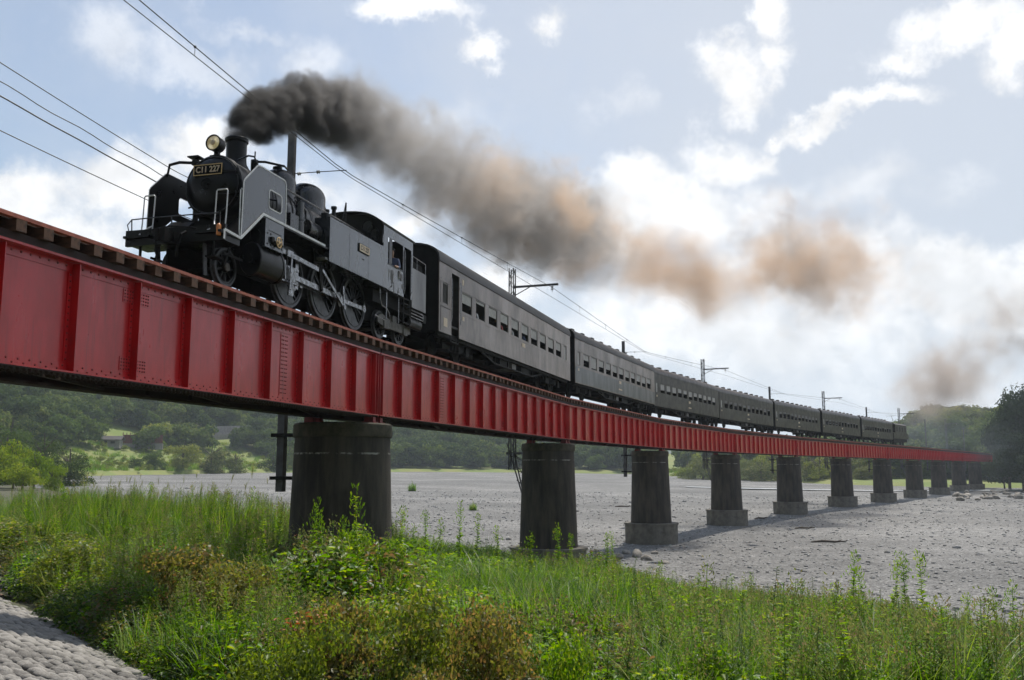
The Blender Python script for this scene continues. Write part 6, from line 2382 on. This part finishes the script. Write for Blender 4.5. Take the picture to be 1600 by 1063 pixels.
# bushes standing out of the weeds on the near bank
bush = {c: [crown_mesh('foliage', 700 + 10 * i_ + s_, 6500, 16, .017, K[c]) for s_ in range(2)] for i_, c in enumerate(('bush_russet', 'bush_olive', 'bush_green'))}
for px, py, dep, w, kd, lab in ((62, 800, 30, 4.0, 'bush_olive', 'dark olive bush at the left edge above the stone slope'), (128, 832, 22, 2.6, 'bush_olive', 'smaller olive bush right of the olive one at the left edge'), (318, 826, 17, 2.3, 'bush_russet', 'brownish bush left of the nearest pier, the larger one'), (376, 850, 15.5, 1.7, 'bush_russet', 'smaller brownish bush between the larger one and the nearest pier'),
                              (552, 895, 11.5, 1.5, 'bush_russet', 'brown-green bush below the nearest pier in the centre foreground'), (655, 888, 11.5, 1.7, 'bush_olive', 'largest olive bush of the centre foreground'), (762, 905, 11.0, 1.4, 'bush_russet', 'russet bush at the right end of the centre foreground scrub'), (470, 936, 9.6, 1.2, 'bush_olive', 'low olive bush at the left end of the centre scrub'),
                              (540, 806, 20.5, 1.9, 'bush_green', 'bright leafy bush against the foot of the nearest pier'), (610, 828, 20, 1.5, 'bush_green', 'green creeper bush at the right foot of the nearest pier'), (262, 905, 17, 1.8, 'bush_green', 'green creeper mound in the left foreground'), (1330, 918, 16, 1.8, 'bush_green', 'bright leafy bush among the tall weeds at the right'), (1262, 940, 15, 1.5, 'bush_green', 'green creeper mound left of the tall weeds at the right'),
                              (905, 962, 10, 1.1, 'bush_green', 'small bright bush in the foreground below the second pier'), (1120, 985, 10.5, 1.2, 'bush_green', 'small creeper mound in the right-centre foreground'), (690, 1005, 8.2, .8, 'bush_russet', 'low russet bush at the bottom edge of the picture')):
    x = at_px(px, dep)
    z = float(z_bank(x, dep))
    d = cam_ray(px, py)
    h_ = max(.7, min(2.3, CAMZ + d.z / d.y * dep - z)) * 1.12
    o = thing('bush', lab, 'bush', (x, dep, z - .05), random.uniform(0, 6.28))
    link('foliage', random.choice(bush[kd]), o, (0, 0, -.14 * h_), None, (w, w, h_))
    link('stem', random.choice(trunks), o, None, None, (w * .6, w * .6, h_ * .8))

# forest on the slopes
fproto = [crown_mesh('forest_crown', 500 + s, 1500, 9, .045, K[m_]) for s, m_ in enumerate(('tree_leaf_dark', 'tree_leaf_mid', 'tree_leaf_mid', 'tree_leaf_light', 'tree_leaf_dark', 'tree_leaf_mid'))]
proto_set('forest', fproto)
fb = [[], [], [], []]
n_f = 0
while n_f < 5200:
    px = random.uniform(-120, 1720)
    if 1015 < px < 1200 and random.random() < .5:
        continue
    dep = random.uniform(240, 700)
    x = at_px(px, dep)
    d = float(bound_dist(np.array(x), np.array(dep)))
    lo = 46 if px < 470 else 9 if px < 1020 else 22
    if px > 1020 and dep > 420:
        continue
    if d < lo or (d < lo + 20 and random.random() < .4 and px < 470):
        continue
    u, v, dd = project(x, dep, float(z_far(x, dep)))
    # keep the road terrace and the building yard clear
    if 265 < px < 450 and 676 < v < 694:
        continue
    if 140 < px < 250 and 676 < v < 705:
        continue
    n_f += 1
    s_ = random.uniform(8, 14) * (1.0 if px < 1020 else .95)
    fb[0].append((x, dep, float(z_far(x, dep)) - 1.2))
    fb[1].append((0, 0, random.uniform(0, 6.28)))
    fb[2].append(s_)
    g = patch(x, dep, .02, 3) + random.gauss(0, .5)
    fb[3].append(0 if g < -.5 else 4 if g < -.1 else 1 if g < .25 else 2 if g < .6 else 5 if g < .9 else 3)
scatter('hillside_forest', 'forest', *fb, 'dense mixed woodland covering the hillsides across the river', 'forest')
# meadow on the far bank
mb_ = [[], [], [], []]
proto_set('meadow', [clump_grass('meadow_tuft', 600 + s, 60, 1.3, .05, [K['grass_green' if s else 'bamboo_leaf'], K['seed_head']], .3, .7, .8) for s in range(2)] + [crown_mesh('meadow_bush', 610, 700, 8, .05, K['bamboo_leaf']), crown_mesh('meadow_bush', 611, 700, 8, .05, K['tree_leaf_light'])])
for k in range(5200):
    px = random.uniform(-60, 470) if k % 4 else random.uniform(1020, 1130)
    d0 = random.uniform(95, 390)
    x = at_px(px, d0)
    d = float(bound_dist(np.array(x), np.array(d0)))
    if d < 1.5 or d > 60:
        continue
    mb_[0].append((x, d0, float(z_far(x, d0)) - .1))
    mb_[1].append((0, 0, random.uniform(0, 6.28)))
    pid = random.choice([0, 0, 1, 2, 3]) if d0 < 230 else random.choice([1, 1, 0, 3])
    mb_[2].append(random.uniform(.8, 1.5) * (1.6 if pid >= 2 else 1.0))
    mb_[3].append(pid)
scatter('meadow_growth', 'meadow', *mb_, 'yellow-green grass and brush along the far shore', 'grass')

# ------------------------------------------------------------------ small far structures on the left bank
ra, rb = hit(268, 689, 300), hit(455, 683, 300)
road_pts = [hit(px, py, 300) for px, py in ((255, 690), (290, 688), (330, 686), (370, 684), (410, 682), (450, 680), (480, 679))]
V, F = [], []
for p in road_pts:
    V += [(p.x, p.y - 4, p.z + .9), (p.x, p.y + 3, p.z + 1.1)]
for i_ in range(len(road_pts) - 1):
    F.append((2 * i_, 2 * i_ + 2, 2 * i_ + 3, 2 * i_ + 1))
tag(link('hillside_road', np_mesh('hillside_road', V, F, MATS['asphalt'])), kind='structure')
mb = MB()
for p, q in zip(road_pts[:-1], road_pts[1:]):
    mb.bar((p.x, p.y - 4, p.z + .1), (q.x, q.y - 4, q.z + .1), .5, 2.2)
tag(mb.build('road_parapet', MATS['wall_grey']), 'pale low parapet along the hillside road', 'wall')
mb = MB()
for p, q in zip(road_pts[2:-1], road_pts[3:]):
    mb.bar((p.x, p.y + 4, p.z + 3.0), (q.x, q.y + 4, q.z + 3.0), .6, 4.5)
tag(mb.build('retaining_wall', MATS['wall_grey']), 'grey retaining wall cut into the slope above the road', 'wall')
p = road_pts[3]
q = road_pts[4]
ang = math.atan2(q.y - p.y, q.x - p.x)
car = thing('car', 'tiny white car driving on the hillside road', 'car', (p.x + 2, p.y - 1.0, p.z + 1.05), ang)
MB().prism([(-2.0, .35), (2.0, .35), (2.05, .8), (1.3, .92), (.7, 1.45), (-1.3, 1.48), (-1.9, .95), (-2.05, .8)], -.82, .82).build('body', MATS['car_white'], car)
MB().prism([(.62, 1.36), (1.12, .95), (-1.6, .98), (-1.25, 1.40)], -.835, .835).build('window', MATS['interior'], car)
for x in (-1.25, 1.25):
    for y in (-.80, .80):
        MB().cyl((x, y - .09, .33), (x, y + .09, .33), .33, n=14).build('wheel', MATS['matte_black'], car)
# red sheet fence of a works yard, with a low hut
A_ = hit(192, 694, 260)
fz = A_.z
fence = thing('sheet_fence', 'rust-red sheet pile fence of the works yard on the left bank', 'fence', (A_.x, A_.y, fz), R(4))
for k in range(11):
    MB().box(k * 1.28, k * 1.28 + 1.15, -.1, .1, .2, 3.3).build('panel', MATS['rust_sheet'], fence)
    MB().box(k * 1.28 - .10, k * 1.28 + .10, -.32, -.12, 0, 4.1).build('post', MATS['rust_sheet'], fence)
MB().box(-.4, 14.4, -1.2, -.6, -2, .15).build('kerb_wall', MATS['wall_grey'], fence)
H_ = hit(178, 697, 260)
hut = thing('hut', 'low hut with dark roof beside the red fence', 'hut', (H_.x, H_.y - 3, H_.z), R(8))
MB().box(-3.6, 3.6, -2, 2, -1, 1.9).build('wall', MATS['wall_grey'], hut)
MB().prism([(-2.7, 1.9), (0, 3.2), (2.7, 1.9), (2.7, 2.05), (0, 3.4), (-2.7, 2.05)], -4.4, 4.4, 'x').build('roof', MATS['roof_dark'], hut)
MB().box(-1.6, -.6, -2.04, -2.001, 0, 1.6).build('door', MATS['interior'], hut)
MB().box(.6, 2.0, -2.04, -2.001, .7, 1.5).build('window', MATS['interior'], hut)
# ------------------------------------------------------------------ smoke: real volumes following the path of the plume


def fcurve(ng, node_in, pts, lo, hi, olo, ohi):
    """piecewise curve of a coordinate: pts (coordinate, value)"""
    mr = ng.nodes.new('ShaderNodeMapRange')
    ng.links.new(node_in, mr.inputs[0])
    mr.inputs[1].default_value = lo
    mr.inputs[2].default_value = hi
    fc = ng.nodes.new('ShaderNodeFloatCurve')
    c = fc.mapping.curves[0]
    q = [((a - lo) / (hi - lo), (v - olo) / (ohi - olo)) for a, v in pts]
    while len(c.points) < len(q):
        c.points.new(.5, .5)
    for p_, (a, v) in zip(c.points, q):
        p_.location = (a, v)
        p_.handle_type = 'AUTO'
    fc.mapping.update()
    ng.links.new(mr.outputs[0], fc.inputs['Value'])
    m2 = ng.nodes.new('ShaderNodeMapRange')
    ng.links.new(fc.outputs[0], m2.inputs[0])
    m2.inputs[3].default_value = olo
    m2.inputs[4].default_value = ohi
    return m2.outputs[0]


def vol_mat(name, c, absorb, dens, aniso=.35, c2=None, nsc=.3, y0=0, y1=1, c0=None, ya=0, yb=1):
    m = bpy.data.materials.new(name)
    m.use_nodes = True
    nt = m.node_tree
    nt.nodes.clear()
    out = N(nt, 'ShaderNodeOutputMaterial')
    pv = N(nt, 'ShaderNodeVolumePrincipled', {'Color': (*c, 1), 'Density': dens, 'Anisotropy': aniso, 'Absorption Color': (*absorb, 1)})
    pv.inputs['Density Attribute'].default_value = 'density'
    if c2:
        ge = N(nt, 'ShaderNodeNewGeometry')
        nz_ = N(nt, 'ShaderNodeTexNoise', {'Vector': ge.outputs['Position'], 'Scale': nsc, 'Detail': 2.0})
        yy = N(nt, 'ShaderNodeSeparateXYZ', {0: ge.outputs['Position']})
        f_ = M(nt, 'MULTIPLY', smooth(nt, nz_.outputs[0], .44, .60), smooth(nt, yy.outputs[1], y0, y1))
        mx_ = N(nt, 'ShaderNodeMix', {0: f_, 6: (*c, 1), 7: (*c2, 1)}, data_type='RGBA')
        if c0:
            mx_ = N(nt, 'ShaderNodeMix', {0: smooth(nt, yy.outputs[1], ya, yb), 6: (*c0, 1), 7: mx_.outputs[2]}, data_type='RGBA')
        nt.links.new(mx_.outputs[2], pv.inputs['Color'])
    nt.links.new(pv.outputs[0], out.inputs['Volume'])
    return m


def plume(name, label, path, box, res, m, nscale, namp, thr, soft, big=None, fade_lo=.003, fade_hi=.08):
    """path: (y, x, z, radius, density)"""
    ys = [p[0] for p in path]
    lo, hi = min(ys), max(ys)
    me = bpy.data.meshes.new(name)
    me.from_pydata([(box[0], box[2], box[4]), (box[1], box[3], box[5])], [], [])
    o = link(name, me)
    ng = bpy.data.node_groups.new(name + '_volume', 'GeometryNodeTree')
    ng.interface.new_socket('Geometry', in_out='INPUT', socket_type='NodeSocketGeometry')
    ng.interface.new_socket('Geometry', in_out='OUTPUT', socket_type='NodeSocketGeometry')
    go = ng.nodes.new('NodeGroupOutput')
    ng.nodes.new('NodeGroupInput')
    pos = ng.nodes.new('GeometryNodeInputPosition')
    sp = ng.nodes.new('ShaderNodeSeparateXYZ')

    def noise_v(scale, detail, vec, rough_=.55):
        n = ng.nodes.new('ShaderNodeTexNoise')
        n.inputs['Scale'].default_value = scale
        n.inputs['Detail'].default_value = detail
        n.inputs['Roughness'].default_value = rough_
        ng.links.new(vec, n.inputs['Vector'])
        return n
    ng.links.new(pos.outputs[0], sp.inputs[0])
    y0 = sp.outputs[1]
    rad = fcurve(ng, y0, [(p[0], p[3]) for p in path], lo, hi, 0, max(p[3] for p in path))
    # warp the position so that the edge billows
    wn = noise_v(nscale * .55, 4, pos.outputs[0])
    wv = ng.nodes.new('ShaderNodeVectorMath')
    wv.operation = 'SUBTRACT'
    ng.links.new(wn.outputs['Color'], wv.inputs[0])
    wv.inputs[1].default_value = (.5, .5, .5)
    wm_ = ng.nodes.new('ShaderNodeVectorMath')
    wm_.operation = 'SCALE'
    ng.links.new(wv.outputs[0], wm_.inputs[0])
    ng.links.new(M(ng, 'MULTIPLY', rad, 1.5), wm_.inputs['Scale'])
    wa = ng.nodes.new('ShaderNodeVectorMath')
    wa.operation = 'ADD'
    ng.links.new(pos.outputs[0], wa.inputs[0])
    ng.links.new(wm_.outputs[0], wa.inputs[1])
    s2 = ng.nodes.new('ShaderNodeSeparateXYZ')
    ng.links.new(wa.outputs[0], s2.inputs[0])
    y = s2.outputs[1]
    xmin, xmax = min(p[1] for p in path) - 1, max(p[1] for p in path) + 1
    zmin, zmax = min(p[2] for p in path) - 1, max(p[2] for p in path) + 1
    cx = fcurve(ng, y, [(p[0], p[1]) for p in path], lo, hi, xmin, xmax)
    cz = fcurve(ng, y, [(p[0], p[2]) for p in path], lo, hi, zmin, zmax)
    den = fcurve(ng, y, [(p[0], p[4]) for p in path], lo, hi, 0, max(p[4] for p in path))
    dx = M(ng, 'SUBTRACT', s2.outputs[0], cx)
    dz = M(ng, 'SUBTRACT', s2.outputs[2], cz)
    dist = M(ng, 'DIVIDE', M(ng, 'SQRT', M(ng, 'ADD', M(ng, 'MULTIPLY', dx, dx), M(ng, 'MULTIPLY', dz, dz))), M(ng, 'MAXIMUM', rad, .02))
    fn = noise_v(nscale, 7, wa.outputs[0], .70)
    f2 = noise_v(nscale * .22, 2, pos.outputs[0])
    v = M(ng, 'ADD', M(ng, 'SUBTRACT', 1.0, dist), M(ng, 'MULTIPLY', M(ng, 'SUBTRACT', fn.outputs[0], .5), namp))
    if big:
        v = M(ng, 'ADD', v, M(ng, 'MULTIPLY', M(ng, 'SUBTRACT', f2.outputs[0], .5), big))
    mr = ng.nodes.new('ShaderNodeMapRange')
    mr.interpolation_type = 'SMOOTHSTEP'
    ng.links.new(v, mr.inputs[0])
    mr.inputs[1].default_value = thr
    mr.inputs[2].default_value = thr + soft
    # curls and holes inside the smoke
    f3 = noise_v(nscale * 1.7, 4, wa.outputs[0], .6)
    curl = ng.nodes.new('ShaderNodeMapRange')
    curl.interpolation_type = 'SMOOTHSTEP'
    ng.links.new(f3.outputs[0], curl.inputs[0])
    curl.inputs[1].default_value = .36
    curl.inputs[2].default_value = .64
    curl.inputs[3].default_value = .18
    curl.inputs[4].default_value = 1.75
    den = M(ng, 'MULTIPLY', den, curl.outputs[0])
    # no smoke beyond the two ends
    e1 = ng.nodes.new('ShaderNodeMapRange')
    ng.links.new(y, e1.inputs[0])
    e1.inputs[1].default_value = lo
    e1.inputs[2].default_value = lo + fade_lo * (hi - lo)
    e2 = ng.nodes.new('ShaderNodeMapRange')
    ng.links.new(y, e2.inputs[0])
    e2.inputs[1].default_value = hi
    e2.inputs[2].default_value = hi - fade_hi * (hi - lo)
    dens = M(ng, 'MULTIPLY', M(ng, 'MULTIPLY', mr.outputs[0], den), M(ng, 'MULTIPLY', e1.outputs[0], e2.outputs[0]))
    vc = ng.nodes.new('GeometryNodeVolumeCube')
    ng.links.new(dens, vc.inputs['Density'])
    vc.inputs['Min'].default_value = (box[0], box[2], box[4])
    vc.inputs['Max'].default_value = (box[1], box[3], box[5])
    vc.inputs['Resolution X'].default_value = res[0]
    vc.inputs['Resolution Y'].default_value = res[1]
    vc.inputs['Resolution Z'].default_value = res[2]
    sm = ng.nodes.new('GeometryNodeSetMaterial')
    sm.inputs['Material'].default_value = m
    ng.links.new(vc.outputs[0], sm.inputs[0])
    ng.links.new(sm.outputs[0], go.inputs[0])
    md = o.modifiers.new('volume', 'NODES')
    md.node_group = ng
    me.materials.append(m)
    return tag(o, label, 'smoke', kind='stuff')


def on_track(px, py, off=0.0):
    """world point above the track centre seen at a place of the photograph"""
    d = cam_ray(px, py)
    for i in range(len(PV) - 1):
        a, b_ = PV[i], PV[i + 1]
        t = (b_ - a).normalized()
        nr = Vector((t.y, -t.x))
        k = (a + nr * off).dot(nr) / (d.x * nr.x + d.y * nr.y)
        q = d * k
        s = (Vector((q.x, q.y)) - a).dot(t)
        if k > 0 and -.5 <= s <= RL + .5:
            return Vector((q.x, q.y, CAMZ + q.z))
    t = (PV[-1] - PV[-2]).normalized()
    return None


def track_path(rows):
    out_ = []
    for px, py, r_, dn in rows:
        q = on_track(px, py)
        out_.append((q.y, q.x, q.z, r_ * q.y / FPX, dn))
    return sorted(out_)


vs1 = vol_mat('coal_smoke', (0.50, 0.48, 0.465), (0.0, 0.0, 0.0), 7.5, .45, (0.76, 0.60, 0.47), .28, 27, 46, (.13, .127, .124), 21, 30)
path1a = track_path(((362, 226, 20, 1.0), (367, 216, 24, 1.0), (372, 202, 28, 1.0), (384, 188, 36, 1.0), (408, 176, 44, .95), (445, 170, 52, .62), (500, 175, 62, .38), (560, 192, 74, .22)))
plume('chimney_smoke', 'black coal smoke bursting from the engine chimney', path1a, (-8.6, -1.2, 19.2, 29.2, 12.6, 21.5), (110, 150, 130), vs1, 1.5, 1.9, .06, .32, .5, .004, .30)
path1b = track_path(((445, 170, 52, .60), (500, 175, 63, .36), (560, 192, 77, .19), (620, 225, 94, .115), (690, 268, 96, .085), (760, 308, 98, .08), (840, 340, 106, .078), (910, 370, 98, .035), (970, 395, 80, .015)))
plume('trailing_smoke', 'grey and orange tinted smoke trailing back over the first coach', path1b, (-8.0, 10, 21.5, 61.5, 13.5, 25.4), (140, 300, 90), vs1, 1.1, 2.3, .16, .42, .9, .13, .10)
path2 = []
for px, py, r_, dn in ((840, 375, 70, .15), (900, 400, 90, .4), (960, 425, 105, .8), (1020, 430, 120, 1.0), (1090, 425, 128, 1.0), (1160, 420, 132, .85), (1230, 410, 140, .6), (1300, 410, 140, .42), (1360, 430, 120, .25), (1410, 450, 90, .1)):
    q = on_track(px, py)
    path2.append((q.y, q.x, q.z, r_ * q.y / FPX, dn))
path2.sort()
vs2 = vol_mat('brown_smoke', (0.56, 0.50, 0.46), (0.0, 0.0, 0.0), .36, .5, (0.74, 0.56, 0.42), .09, 40, 60)
plume('drifting_smoke', 'brownish smoke cloud drifting over the middle of the train', path2, (-10, 84, 44, 162, 12, 60), (170, 200, 100), vs2, .26, 2.6, .40, .95, 2.8)
path3 = []
for px, py, r_, dn in ((1430, 605, 60, .5), (1470, 590, 80, 1.0), (1530, 565, 95, 1.0), (1580, 530, 95, .9), (1620, 500, 80, .4)):
    dep = 200 + (px - 1440) * .25
    d = cam_ray(px, py) * (dep / cam_ray(px, py).y)
    path3.append((d.y, d.x, CAMZ + d.z, r_ * dep / FPX, dn))
path3.sort()
vs3 = vol_mat('faint_smoke', (0.60, 0.52, 0.46), (0.0, 0.0, 0.0), .12, .5)
plume('faint_smoke', 'faint brown smoke hanging above the wooded hill at the right', path3, (70, 158, 192, 250, 10, 66), (90, 80, 70), vs3, .11, 2.2, .25, 1.0, 2.0)

path4 = []
for px, py, r_, dn in ((1330, 668, 22, .3), (1400, 672, 40, .8), (1460, 676, 52, 1.0), (1520, 690, 60, 1.0), (1570, 700, 60, .8), (1610, 700, 40, .4)):
    dep = 150 + (px - 1330) * .30
    d = cam_ray(px, py) * (dep / cam_ray(px, py).y)
    path4.append((d.y, d.x, CAMZ + d.z, r_ * dep / FPX, dn))
path4.sort()
vs4 = vol_mat('blue_smoke', (0.62, 0.70, 0.80), (0.0, 0.0, 0.0), .006, .3)
plume('low_smoke', 'thin bluish smoke lingering low over the far end of the bridge', path4, (48, 150, 148, 236, 2, 34), (80, 80, 40), vs4, .12, 1.6, .05, 1.0, 1.2)

# ------------------------------------------------------------------ haze over the valley
hm = bpy.data.materials.new('valley_haze')
hm.use_nodes = True
nt = hm.node_tree
nt.nodes.clear()
out = N(nt, 'ShaderNodeOutputMaterial')
pv = N(nt, 'ShaderNodeVolumePrincipled', {'Color': (.78, .88, 1.0, 1), 'Density': .00023, 'Anisotropy': .2})
nt.links.new(pv.outputs[0], out.inputs['Volume'])
hz_o = MB().box(-2600, 2600, -70, 4050, -9, 330).build('haze', hm)
tag(hz_o, 'thin bluish haze filling the valley', 'haze', kind='stuff')
